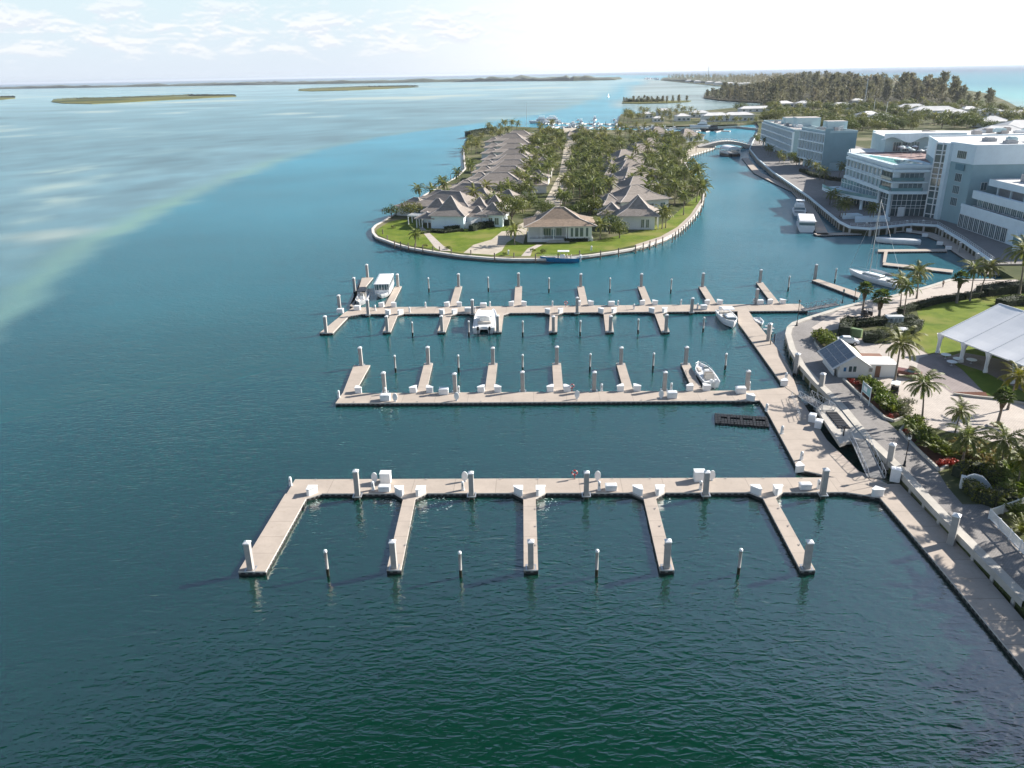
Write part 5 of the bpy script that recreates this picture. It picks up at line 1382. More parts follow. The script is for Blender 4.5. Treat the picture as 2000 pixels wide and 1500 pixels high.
def corner_villa():
    p = at(846, 446, ZI); o = thing('villa', 'white villa with steep grey roofs and a white pergola on the left lawn', 'villa', (p.x, p.y, ZI), R(-12))
    def wing(x, y, w, d, hw, hr, fl=True, ov=.8):
        box_part('wall', wallb, o, (x, y, -.2), (w, d, hw + .15)); r = hip_roof(w, d, hw, hr, ov, flare=fl).build('roof', [shing, ridge], o); r.location = (x, y, 0)
    wing(5.2, 5.6, 11.5, 11, 4.4, 10.2)
    wing(14.2, 7.6, 7.0, 6.5, 3.6, 6.6); wing(19.2, 9.0, 8.5, 8, 4.2, 7.6)
    wing(13.0, 15.5, 6.5, 6, 5.0, 8.4); wing(18.0, 18.0, 6.5, 6, 5.2, 8.8)
    wing(-2.2, 14.5, 9, 8, 4.0, 8.0)
    r = hip_roof(6.5, 7.5, 3.3, 5.0, .4, flare=False).build('porch_roof', [shing, ridge], o); r.location = (-3.0, 4.0, 0)
    for x, y in ((-6, .6), (-4, .5), (-2, .4), (-.6, .3), (-6.1, 4), (-6.1, 7.2)): box_part('post', white, o, (x, y, -.1), (.3, .3, 3.3))
    b = MB()
    for y in range(9): b.bar((-11.2, 5.8 + y * .6, 3.2), (-6.6, 5.8 + y * .6, 3.2), .14, .2)
    for y in (6.0, 10.2): b.bar((-11.0, y, 3.0), (-6.8, y, 3.0), .18, .26)
    b.build('pergola_slats', white, o)
    for x in (-10.9, -6.9):
        for y in (6.0, 10.2): box_part('pergola_post', white, o, (x, y, -.1), (.28, .28, 3.1))
    for x in (-2.9, -1.0): window(o, (-.55, 4 + x, .3), 1.6, 2.6, R(-90))
    for x in (17.0, 19.2, 21.4): window(o, (x, 5.0, .7), 1.5, 2.4, 0, 2)
    sw = MB().prism([(0, 0), (1, 0), (1, .3), (0, .3)], 0, 1); 
    f = [(9.0, -.15), (13.2, 1.2), (16.2, 3.9)]; b = MB()
    for (xa, ya), (xb, yb), ha, hb in ((f[0], f[1], 1.2, 2.4), (f[1], f[2], 2.4, 3.6)): b.face([(xa, ya, 0), (xb, yb, 0), (xb, yb, hb), (xa, ya, ha)]); b.face([(xb, yb + .3, 0), (xa, ya + .3, 0), (xa, ya + .3, ha), (xb, yb + .3, hb)]); b.face([(xa, ya, ha), (xb, yb, hb), (xb, yb + .3, hb), (xa, ya + .3, ha)])
    b.build('sweeping_wall', wallw, o)
corner_villa()
def canal_villa():
    p = at(1212, 448, ZI); o = thing('villa', 'white villa with dark grey hipped roof on the lawn by the canal boat deck', 'villa', (p.x, p.y, ZI), R(-8))
    box_part('wall', wallw, o, (5.4, 6.5, -.2), (11.5, 13, 4.8)); r = hip_roof(12, 13, 4.6, 10.3, 1.2, 2.0).build('roof', [shing, ridge], o); r.location = (5.6, 6.5, 0)
    box_part('wing_wall', wallw, o, (-3.2, 9, -.2), (7, 9, 4.4)); r = hip_roof(8, 9, 4.2, 7.6).build('wing_roof', [shing, ridge], o); r.location = (-3.2, 9, 0)
    for x in (7.2, 8.8): window(o, (x, 0, .6), 1.1, 2.8, 0, 2)
    for x in (2, 5.5, 9): window(o, (11.15, x, .4), 2.0, 2.8, R(90))
    for x in (1.0, 5, 9): box_part('post', white, o, (12.4, x, -.1), (.25, .25, 4.4))
canal_villa()
hedge('hedge', 'dark clipped hedge along the right wing of the pergola villa', pts('922,451 940,446 976,440 992,440', ZI), 2.2, 2.0, ZI, seed=31, dens=16, size=.4)
hedge('hedge', 'low clipped hedge under the blank wall of the pergola villa', pts('870,450 902,446', ZI), 1.2, 1.3, ZI, seed=32, dens=18, size=.35)
hedge('hedge', 'low dark planting along the porch of the pergola villa', pts('826,456 845,453 868,455 902,451', ZI), 1.6, .8, ZI, seed=33, dens=16, size=.4)
hedge('hedge', 'low planting under the windows of the bronze-roofed villa', pts('1105,472 1150,470', ZI), 2.0, 1.0, ZI, seed=34, dens=18, size=.35)
hedge('hedge', 'tall hedge screen at the far left end of the villa island', pts('915,268 940,263 965,258', ZI), 6, 4.5, ZI, seed=35, dens=3, size=.9)

# timber piles along the seawall
pile_me = MB().tube([(0, 0, -2), (0, 0, 2.6)], [.2, .17], 8).mesh('timber_pile', woodp)
sp_s = '748,458 757,470 771,480 783,483 798,485.5 811,487 826,490 846,492 859,493 882,497 920,500 966,506 1004,505.5 1046,508 1090,507 1132,501 1173,501 1208,496 1241,490 1256,486 1269,482 1281,478 1294,474 1313,469 1319,463 1325,458 1330,456 1334,452 1339,448 1344,443 1348,439 1353,433 1358,427 1363,421 1368,416 1370,410 1374,400 1375,390 1377,380 1328,321 1333,318 1338,315 1344,312 1349,309 1354,307 1359,305 1364,303 1369,301 1374,299 1380,297 1386,295 1392,293 899,336 880,348 862,360 840,374 820,388 906,318 909,303'
for k, w_ in enumerate(sp_s.split()):
    x, y = map(float, w_.split(',')); p = at(x, y + 1.5, .6)
    single('timber_pile', pile_me, (p.x, p.y, 0), k, 'weathered timber pile standing against the seawall of the villa island', 'pile', 'timber piles along the villa island seawall')

# trees on the island
MIDP = [palm_meshes('palm', 300 + i, hh * .92, 20, 10, 4.4, ln, .38, merged=True) for i, (hh, ln) in enumerate(((7.5, .8), (6.2, .4), (8.6, 1.2), (5.2, .3), (7.0, 1.4), (6.6, .2)))]
TREES = [tree_mesh('tree', 320 + i, hh, ww, tree_l, 30, .62) for i, (hh, ww) in enumerate(((6.5, 8.5), (5.5, 7), (7.5, 9), (6, 10)))]
lane = lambda y: np.interp(y, [280, 300, 325, 434, 555, 700, 805], [8, 13, 17.5, 30, 43, 55, 62])
VILLAS = [(o.location.x, o.location.y, o.scale.x) for o in bpy.data.objects if o.get('category') == 'villa' and o.location.x not in (0,)]
def clear(x, y, r=11.5): return all((x - a) ** 2 + ((y - b) * 1.05) ** 2 > (r * 1.0) ** 2 for a, b, c in VILLAS[2:] ) and all((x - a) ** 2 + (y - b) ** 2 > r * r for a, b, c in VILLAS)
GI = 'coconut palms crowding the villa island'
def inpoly(p, poly):
    c = False; j = len(poly) - 1
    for i in range(len(poly)):
        a, b = poly[i], poly[j]
        if (a.y > p[1]) != (b.y > p[1]) and p[0] < (b.x - a.x) * (p[1] - a.y) / (b.y - a.y) + a.x: c = not c
        j = i
    return c
rp = random.Random(77); placed = []; PALMS = []
def scatter(n, fx, y0, y1, mes, name, label, group, r, zs=(.8, 1.15), gap=3.2, pw=1.0):
    t = 0; k = 0
    while k < n and t < n * 60:
        t += 1; y = y0 + (y1 - y0) * rp.random() ** pw; x0, x1 = fx(y); x = rp.uniform(x0, x1)
        if not inpoly((x, y), isl) or not clear(x, y, r) or any((x - a) ** 2 + (y - b) ** 2 < gap * gap for a, b in placed): continue
        placed.append((x, y)); k += 1
        if name == 'palm_tree': PALMS.append((mes[rp.randrange(len(mes))], (x, y, ZI), rp.uniform(0, 6.28), label, group, rp.uniform(*zs)))
        else: single(name, mes[rp.randrange(len(mes))], (x, y, ZI), rp.uniform(0, 6.28), label, 'tree', group, rp.uniform(*zs))
scatter(80, lambda y: (lane(y) - 24, lane(y) - 3.5), 284, 640, MIDP, 'palm_tree', 'coconut palm on the left of the sandy lane between the villa rows', GI, 9.5, (.85, 1.2))
scatter(88, lambda y: (lane(y) + 3.5, lane(y) + 28), 288, 640, MIDP, 'palm_tree', 'coconut palm on the right of the sandy lane between the villa rows', GI, 8.5, (.85, 1.2))
scatter(84, lambda y: (lane(y) + 32, lane(y) + 90), 292, 600, MIDP, 'palm_tree', 'coconut palm between the canal villas and the canal seawall', GI, 8.0, (.9, 1.25), pw=1.4)
scatter(16, lambda y: (-40, -17), 330, 600, MIDP, 'palm_tree', 'coconut palm on the lagoon shore left of the villa row', GI, 10, (.85, 1.1))
scatter(34, lambda y: (-20, 140), 610, 790, MIDP, 'palm_tree', 'coconut palm at the far end of the villa island', GI, 8, (.9, 1.2))
scatter(46, lambda y: (lane(y) + 4, lane(y) + 30), 285, 620, TREES, 'broadleaf_tree', 'rounded green tree among the palms right of the sandy lane', 'rounded trees among the island palms', 8, (.7, 1.05), 4)
scatter(28, lambda y: (lane(y) - 24, lane(y) - 5), 285, 620, TREES, 'broadleaf_tree', 'rounded green tree among the palms left of the sandy lane', 'rounded trees among the island palms', 8, (.7, 1.05), 4)
scatter(36, lambda y: (lane(y) + 34, lane(y) + 85), 300, 640, TREES, 'broadleaf_tree', 'rounded green tree near the canal seawall', 'rounded trees among the island palms', 8, (.6, .95), 4, 1.3)
for k, (x, y, m_, s, lab) in enumerate((
        (822, 400, 0, .95, 'coconut palm nearest the lagoon left of the shingled roofs'), (846, 398, 1, 1.0, 'coconut palm just right of the leftmost lagoon palm'), (862, 380, 4, .95, 'coconut palm in the clump on the lagoon shore'),
        (812, 480, 3, .8, 'young wind-bent palm standing alone on the left lawn'), (1005, 478, 3, .95, 'palm in the shade left of the bronze-roofed villa'), (1172, 467, 3, .95, 'palm on the lawn right of the bronze-roofed villa'),
        (1293, 447, 5, .95, 'coconut palm on the canal lawn right of the white villa'), (1300, 445, 1, .9, 'leaning palm beside the canal lawn palm'), (1335, 420, 0, 1.0, 'coconut palm near the bend of the canal seawall'), (1360, 395, 2, .95, 'palm overhanging the canal seawall at its rightmost point'), (1352, 385, 0, 1.0, 'palm behind the rightmost seawall palm'),
        (955, 402, 2, 1.0, 'tall palm rising behind the pergola villa'), (920, 412, 1, .8, 'short palm between the roofs behind the pergola villa'), (1265, 372, 0, .9, 'palm before the second canal villa'))):
    single('palm_tree', MIDP[m_], at(x, y, ZI), k * 2.1, lab, 'palm tree', GI, s)
for k, (x, y, m_, s, lab) in enumerate((
        (765, 425, 1, .75, 'small sunlit bush tree at the left tip of the island'), (805, 428, 0, 1.0, 'dark round tree left of the white pergola'), (820, 420, 3, .8, 'dark tree behind the white pergola'), (1000, 438, 2, 1.25, 'big dark tree left of the bronze-roofed villa'),
        (985, 420, 0, 1.1, 'big green tree behind the pergola villa'), (1190, 457, 1, 1.0, 'olive tree before the white canal villa'), (1210, 465, 1, .85, 'olive bush tree on the canal lawn'), (1185, 440, 2, .8, 'tree behind the bronze-roofed villa'), (955, 410, 3, .9, 'dark tree hiding the lagoon villa wall'), (1070, 418, 3, .75, 'low olive tree beside the sandy lane'),
        (1130, 425, 1, .9, 'green tree right behind the bronze-roofed villa'), (1150, 420, 0, .9, 'dense tree at the right of the lane mouth'), (930, 400, 1, .8, 'round tree on the roofline behind the pergola villa'))):
    single('broadleaf_tree', TREES[m_], at(x, y, ZI), k * 1.3, lab, 'tree', None, s)
shi = [shrub_mesh('s', 340 + i, 2.2, 1.2, tree_l, 60, .4) for i in range(2)]
for k, (x, y, s, lab) in enumerate(((831, 483, .9, 'small dark shrub at the lawn path by the seawall'), (874, 487, .9, 'small spiky shrub beside the end of the lawn path'), (985, 499, .8, 'low shrub near the white hose post on the seawall'), (1062, 494, 1.0, 'low shrub behind the blue boat'), (1040, 492, .9, 'low shrub by the curving villa path'), (768, 446, .9, 'low shrub on the left lawn edge'))):
    single('shrub', shi[k % 2], at(x, y, ZI), k, lab, 'shrub', None, s)
for k, (x, y) in enumerate(((993, 497), (1155, 489))):
    t = thing('power_pedestal', ('white power pedestal on the seawall left of the blue boat', 'white power pedestal on the lawn right of the blue boat')[k], 'power pedestal', at(x, y, ZI)); MB().box((0, 0, 0), (.5, .5, 1.1), top=.9).build('body', white, t, bevel=.03); MB().lathe([(.3, 1.1), (.25, 1.3), (0, 1.4)], n=10).build('cap', white2, t)
tag(MB().lathe([(6, 0), (6, .15), (0, .15)], (0, 0, 0), 24).build('pool', poolw, loc=at(1143, 280, ZI)), 'small turquoise swimming pool among the island palms', 'pool')

# ------------------------------------------------------------------ hotel
def wallbox(name, poly, z0, z1, mat, parent, mt=None):
    return MB().prism(poly, z0, z1, 0, 1 if mt else None).build(name, [mat] + ([mt] if mt else []), parent)
def facade(parent, a, b, z0, floors, fh, bays, wz=.62, wfrac=.8, sill=.25, grid=.7, gmat=None, gl=None, mull=2, slab=.55, clip=0.0):
    """Rows of windows on the wall from a to b (seen with a on the left), behind a white grid of slabs and fins."""
    a, b = Vector(a).to_2d(), Vector(b).to_2d(); d = b - a; L = d.length; rz = math.atan2(d.y, d.x); bw = L / bays
    W_, H_ = bw * wfrac, fh * wz
    fr = MB()
    for x in (-W_ / 2, W_ / 2): fr.box((x, -.06, 0), (.12, .16, H_))
    for z in (0, H_ - .12): fr.box((0, -.06, z), (W_ + .12, .16, .12))
    for k in range(1, mull): fr.box((-W_ / 2 + W_ * k / mull, -.05, 0), (.08, .13, H_))
    fme = fr.mesh('window', white); gme = MB().box((0, -.02, .05), (W_, .05, H_ - .1)).mesh('pane', gl or glass)
    for f in range(floors):
        for k in range(bays):
            o = bpy.data.objects.new('window', fme); COL.objects.link(o); o.parent = parent
            q = a + d * ((k + .5) / bays); o.location = (q.x, q.y, z0 + f * fh + sill); o.rotation_euler.z = rz
            g = bpy.data.objects.new('pane', gme); COL.objects.link(g); g.parent = o
    if grid:
        n = Vector((d.y, -d.x)).normalized(); gm = MB()
        for f in range(floors + 1):
            c = a + d * .5 + n * grid / 2; gm.box((c.x, c.y, z0 + f * fh - slab / 2), (L + .3, grid + .02, slab), 0, rz)
        for k in range(bays + 1):
            c = a + d * k / bays + n * grid / 2; gm.box((c.x, c.y, z0), (.22, grid - .05, floors * fh), 0, rz)
        gm.build('facade_grid', gmat or wallb, parent)
    return rz
def rail_on(parent, a, b, z, h=1.1, name='balustrade'):
    mb = MB(); a, b = Vector(a).to_2d(), Vector(b).to_2d(); mb.bar((*a, z + h / 2), (*b, z + h / 2), .05, h); return mb.build(name, glassg, parent)
def hvac(parent, p, sz, z, mat=None):
    o = MB().box((p[0], p[1], z), sz).box((p[0], p[1], z + sz[2]), (sz[0] * .7, sz[1] * .7, .25)).build('rooftop_unit', mat or greyd, parent); return o
X2 = Vector((1, 0)); ZH = 2.0
def block(label, a, b, dx, top, bays, z1=5.6, fl=3, seed=0):
    a, b = Vector(a).to_2d(), Vector(b).to_2d(); o = thing('hotel_block', label, 'hotel'); e = Vector((dx, -dx * .06)); d = (b - a).normalized()
    fh = (top - 1.2 - z1) / fl
    wallbox('wall', [a, a + e, b + e, b], z1, top - .5, teal, o, roofg)
    ins = d * 2.5 + Vector((3.0, 0)); wallbox('ground_floor_wall', [a + d * .2 + Vector((2.2, 0)), a + e * .98 + d * .2, b + e * .98 - d * .5, b - d * .5 + Vector((2.2, 0))], ZH - .5, z1, teal2, o)
    pw = MB()
    for p, q in ((a, a + e), (b, b + e), (a + e, b + e), (a, b)):
        pw.bar((*p, top), (*q, top), .45, 1.0)
    pw.build('parapet', teal2, o)
    facade(o, b, a, z1 + .1, fl, fh, bays, .66, .84, .5, 1.1, wallb, glass2, 2, .7)
    for k in range(5):
        q = a + d * ((b - a).length * (k + .5) / 5) + Vector((-.6, 0)); box_part('column', wallb, o, (q.x, q.y, ZH - .3), (.6, .6, z1 - ZH + .3))
    rr = random.Random(seed)
    for k in range(10):
        q = a + e * rr.uniform(.2, .85) + d * (b - a).length * rr.uniform(.1, .9); hvac(o, q, (rr.uniform(1.2, 4), rr.uniform(1.2, 3.5), rr.uniform(.8, 1.7)), top - .5, rr.choice([greyd, white2, teal2]))
    return o, a, b, e, d
A0, A1_ = at(1546, 311, ZH), at(1487, 283.5, ZH)
B0 = at(1606, 334, ZH); B1_ = at(1560, 306, 6.0)
oA, a, b, e, d = block('far teal and white hotel block of four storeys, farthest along the canal', A0, A1_, 17, 17.6, 19, seed=3)
q = a + d * 34 + Vector((9, 0)); wallbox('stair_tower', [q, q + Vector((14, 0)), q + Vector((16, 14)), q + Vector((2, 14))], 17, 22.2, teal2, oA, roofg)
q = a + d * 60 + Vector((8, 0)); wallbox('stair_tower', [q, q + Vector((11, 0)), q + Vector((12, 10)), q + Vector((1, 10))], 17, 21, teal2, oA, roofg)
oB, a, b, e, d = block('middle teal hotel block with a blank side wall facing the marina', B0, B1_, 14.5, 20.6, 9, 6.0, 3, 5)
q = a + d * 16 + Vector((7, 0)); wallbox('stair_tower', [q, q + Vector((10, 0)), q + Vector((10.6, 8)), q + Vector((.6, 8))], 20, 24.5, teal2, oB, roofg)
wallbox('fin_wall', [a + Vector((-.9, -.25)), a + Vector((3.0, -.35)), a + Vector((3.0, .3)), a + Vector((-.9, .4))], ZH, 22.2, teal, oB)
pk = MB(); q = a + e * .45
for k in range(7): pk.bar((q.x + 1 * k, q.y + 3 + 1.5 * k, 20.4), (q.x + 1 * k, q.y + 3 + 1.5 * k, 22.6), .12)
pk.bar((q.x, q.y + 3, 22.6), (q.x + 6, q.y + 12, 22.6), .12); pk.bar((q.x, q.y + 3, 21.6), (q.x + 6, q.y + 12, 21.6), .1); pk.build('roof_frame', steel, oB)

def pool_tower():
    o = thing('hotel_tower', 'curved white hotel wing with glass walls and a rooftop pool', 'hotel')
    c0 = Vector((130.3, 266.6)); c1 = Vector((133.0, 311.0)); c2 = Vector((142.0, 265.0)); c3 = Vector((168, 312))
    zc, z3, zt = 9.6, 9.9, 19.0; fh = 3.45
    core = [c0 + Vector((.6, .6)), Vector((149, 265.6)), Vector((168, 285)), c3, c1 + Vector((.6, 0))]
    wallbox('wall', core, z3, zt - .5, wallb, o, roofg)
    wallbox('lobby_core', [c0 + Vector((2.2, 2.0)), Vector((149, 267)), Vector((166, 285)), Vector((166, 310)), c1 + Vector((2.5, -1))], ZH - .3, z3, glass2, o)
    # white band below the upper floors and pool spandrel above
    bd = MB()
    for z, h, t in ((z3 - .45, 1.0, .9), (z3 + fh - .2, .45, .8), (z3 + 2 * fh - .1, .8, .9), (zt - .75, .9, .7)):
        for p, q in ((c1, c0), (c0, c2)): bd.bar((*p, z + h / 2), (*q, z + h / 2), t, h)
    bd.build('floor_band', wallb, o)
    facade(o, c1 + Vector((.5, 0)), c0 + Vector((.5, 9.0)), z3 + .6, 2, fh, 9, .74, .86, .1, .55, wallb, glass2, 2, .3)
    for f in range(2):
        z = z3 + .55 + f * fh
        window(o, (136.4, 265.75, z), 7.6, 2.6, math.atan2(-1.6, 11.7), 5); window(o, (130.85, 271.0, z), 6.4, 2.6, R(-90) + .06, 3)
        rail_on(o, c0 + Vector((0, -.3)), c2 + Vector((-1.6, -.1)), z - .05); rail_on(o, c0 + Vector((-.35, 0)), c0 + Vector((.05, 8.6)), z - .05)
    box_part('white_pier', wallb, o, (146.6, 265.2, z3 + .2), (7.6, 1.0, zt - z3), -.1)
    for f in range(2): window(o, (147.6, 264.45, z3 + .8 + f * fh), 4.6, 2.5, -.1, 4)
    # double-height lobby glass with mullions
    def curtain(name, p, q, z0, z1, nx, zs, gm=glass):
        p, q = Vector(p).to_2d(), Vector(q).to_2d(); d = q - p; rz = math.atan2(d.y, d.x)
        c = (p + q) / 2; g = MB().box((c.x, c.y, z0), (d.length, .08, z1 - z0), 0, rz).build(name, gm, o); m_ = MB(); n = Vector((d.y, -d.x)).normalized() * .06
        for k in range(nx + 1): r = p + d * k / nx + n; m_.box((r.x, r.y, z0), (.13, .13, z1 - z0), 0, rz)
        for z in zs: m_.bar((*(p + n), z), (*(q + n), z), .12, .14)
        m_.build('mullions', white, g)
    curtain('lobby_glass', c0 + Vector((1.6, .9)), (149.0, 265.1), ZH, z3 - .4, 11, (4.6, 5.5, 7.2))
    curtain('lobby_glass', c0 + Vector((1.5, 10)), c0 + Vector((1.5, 1.0)), ZH, z3 - .4, 4, (5.2, 7.2))
    curtain('entrance_glass', (131.2, 309), c0 + Vector((1.4, 10.2)), 6.3, z3 - .4, 12, (8.2,), glass2)
    curtain('entrance_glass', (130.6, 309), c0 + Vector((1.4, 10.2)), ZH, 5.2, 14, (4.3,))
    MB().box((134.6, 265.6, ZH), (2.2, .3, 3.2)).build('door_surround', white, o); 
    # curved balcony over the entrance
    n = 16; bal = MB(); gl = MB(); pr = []
    for k in range(n + 1):
        t = k / n; y = 276.5 + 34 * t; pr.append(Vector((131.2 - 7.5 * math.sin(math.pi * min(1, t * .62 + .02)) , y)))
    pr.append(Vector((131.5, 311)))
    poly = [Vector((131.8, 276.5))] + pr
    bal.prism(poly, 5.1, 6.2); bal.build('curved_balcony', wallb, o)
    for k in range(n): gl.bar((*pr[k], 6.75), (*pr[k + 1], 6.75), .06, 1.1)
    gl.build('balustrade', glassg, o)
    for p in ((130.6, 266.9), (130.9, 275.6), (127.6, 281), (124.9, 292)): MB().tube([(p[0], p[1], ZH - .3), (p[0], p[1], z3 - .4 if p[1] < 276 else 5.1)], .55, 14).build('column', wallb, o, smooth=True)
    # pool and roof deck
    P = lambda s, z: pts(s, z)
    MB().prism([c0 + Vector((1.2, 1.2)), Vector((143.5, 266.6)), Vector((145, 279)), Vector((135, 309)), c1 + Vector((1.2, -1))], zt - .5, zt + .12).build('pool_rim', wallb, o)
    MB().prism([c0 + Vector((1.9, 2.0)), Vector((141.5, 267.6)), Vector((141.0, 277)), Vector((134.5, 307)), c1 + Vector((1.9, -2.5))], zt + .1, zt + .14).build('pool_water', poolw, o)
    MB().prism([Vector((144, 267)), Vector((149, 267)), Vector((167, 286)), Vector((166, 310)), Vector((137, 310)), Vector((146, 280))], zt - .5, zt + .04).build('pool_deck', redt, o)
    box_part('parapet', wallb, o, (147.6, 265.3, zt - .3), (6.6, .5, 1.3), -.1)
    rr = random.Random(9)
    for k in range(16):
        x, y = rr.uniform(148, 164), rr.uniform(284, 308)
        u = thing('pool_parasol', 'small parasol and lounger group on the rooftop pool deck', 'parasol', (x, y, zt + .05), 0, 'parasols on the rooftop pool deck'); MB().lathe([(1.3, 2.2), (.04, 2.8), (.04, 0)], n=8).build('canopy', rr.choice([white2, teal2, greyd]), u)
pool_tower()
def side_tower():
    o = thing('hotel_tower', 'tall white and teal hotel tower with a vertical strip of stair windows', 'hotel')
    zt = 26.4; zb = 20.9; p0 = Vector((144.6, 260.2)); p1 = Vector((145.6, 247.4)); p2 = Vector((192, 246.2)); p3 = Vector((192, 285)); p4 = Vector((150, 285)); p5 = Vector((142.3, 264.4))
    wallbox('wall', [p0, p1, p2, p3, p4, p5], ZH - .3, zb, teal, o)
    wallbox('upper_wall', [p0 + Vector((-.15, 0)), p1 + Vector((-.15, -.15)), p2 + Vector((0, -.15)), p3, p4, p5], zb, zt, wallb, o, roofw)
    # stair glazing between the two wings
    d = p0 - p5; rz = math.atan2(d.y, d.x); c = (p0 + p5) / 2
    MB().box((c.x - .1, c.y - .1, ZH), (d.length, .2, zt - ZH - .6), 0, rz).build('stair_glass', glass, o)
    m_ = MB()
    for k in range(3): r = p5 + d * k / 2; m_.box((r.x - .2, r.y - .2, ZH - .3), (.35, .35, zt - ZH + .4), 0, rz)
    for z in (3.2, 6.4, 8.4, 10.9, 12.3, 15, 16.3, 18.4, 20.0, 22.6, 23.9): m_.bar((p5.x - .2, p5.y - .25, z), (p0.x - .2, p0.y - .25, z), .2, .28)
    m_.build('stair_mullions', white, o)
    box_part('corner_pilaster', wallb, o, (p0.x - .3, p0.y - .4, ZH - .3), (1.4, 2.2, zt - ZH + .35))
    for z in (7.4, 11.2, 15.0): window(o, (145.15, 253.4, z), 3.4, 2.6, R(-90) + .08, 4)
    window(o, (144.9, 253.4, 22.2), 4.6, 2.4, R(-90) + .08, 5); 
    MB().box((145.0, 253.6, 18.6), (.14, 5.4, 1.9), 0).build('roof_logo_panel', M('logo_teal', (.10, .22, .27), .6, .1), o)
    for x, z in ((150.2, 9.0), (150.2, 13.0)): window(o, (x, 247.25, z), 1.9, 2.5, -.02, 2)
    m_ = MB(); rr = random.Random(4)
    for k in range(5): m_.bar((150 + k * 8, 247.2 - .02 * k, 23.5), (150 + k * 8, 247.2, 26.3), .1)
    m_.build('expansion_joints', greyd, o)
    m_ = MB()
    for p, q in ((p1, p2), (p2, p3), (p3, p4), (p4, p5), (p0, p1)): m_.bar((*p, zt + .1), (*q, zt + .1), .4, .7)
    m_.build('parapet', wallb, o)
    for k in range(8): hvac(o, (rr.uniform(152, 188), rr.uniform(252, 280)), (rr.uniform(2, 6), rr.uniform(2, 5), rr.uniform(.8, 1.8)), zt, rr.choice([white2, greyd, teal2]))
side_tower()
def terrace_wing():
    o = thing('hotel_terrace_wing', 'stepped white hotel wing with three terraces and long window bands', 'hotel')
    n, s = 246.0, 202.0
    wallbox('wall', [(143.6, n), (142.6, s), (185, s), (185, n)], ZH - .3, 8.4, wallb, o, roofg)
    facade(o, (143.4, n - .4), (142.95, 219.5), ZH + .1, 1, 4.6, 9, .9, .92, .0, .0, None, glass, 3)
    wallbox('second_wall', [(147.6, n - 1.5), (146.8, s + 2), (185, s + 2), (185, n - 1.5)], 8.4, 11.2, wallb, o)
    facade(o, (147.5, n - 2), (146.8, s + 4), 8.4, 1, 2.8, 13, .88, .94, .1, 0, None, glass2, 3)
    wallbox('second_parapet', [(145.8, n - 1), (145.0, s + 2), (146.4, s + 2), (147.2, n - 1)], 11.2, 13.4, wallb, o)
    wallbox('second_slab', [(146.0, n - 1), (145.2, s + 2), (185, s + 2), (185, n - 1)], 11.0, 11.5, wallb, o, roofg)
    wallbox('third_wall', [(153, n - 3), (152, s + 4), (185, s + 4), (185, n - 3)], 11.4, 15.2, greyd, o)
    for k in range(6): box_part('column', wallb, o, (150.6, n - 6 - k * 6.6, 11.5), (.5, .5, 3.6))
    wallbox('third_roof', [(149.6, n - 2), (148.8, s + 4), (185, s + 4), (185, n - 2)], 15.0, 17.0, wallb, o, roofw)
    wallbox('terrace_parapet', [(143.4, n), (142.4, s), (142.9, s), (143.9, n)], 8.4, 9.3, wallb, o)
    hv = MB()
    for k in range(9): hv.box((157 + .3 * k, 236 - k * 2.6, 17.0), (4.5, 2.1, 2.1)); hv.box((157 + .3 * k, 236 - k * 2.6, 19.1), (3.6, 1.5, .3), 1)
    hv.build('chiller_row', [greyd, dark], o)
    st = MB()
    for k in range(14): st.box((140.6, 203 + .5 * k * 1.0, ZH - .2), (3.6, .5, .35 + k * .42))
    st.build('outdoor_stair', wallb, o); rail_on(o, (138.7, 203), (138.7, 210), 4.0, 2.2)
    rr = random.Random(6)
    for k in range(16):
        t = thing('terrace_table', 'white outdoor table set on the hotel terrace', 'table', (145.3, n - 4 - k * 2.4, 8.45), rr.uniform(0, 3), 'tables on the hotel terrace')
        MB().lathe([(0, .72), (.55, .72), (.55, .76), (0, .76)], n=10).build('tabletop', white2, t); MB().tube([(0, 0, 0), (0, 0, .72)], .05, 6).build('leg', steel, t)
terrace_wing()
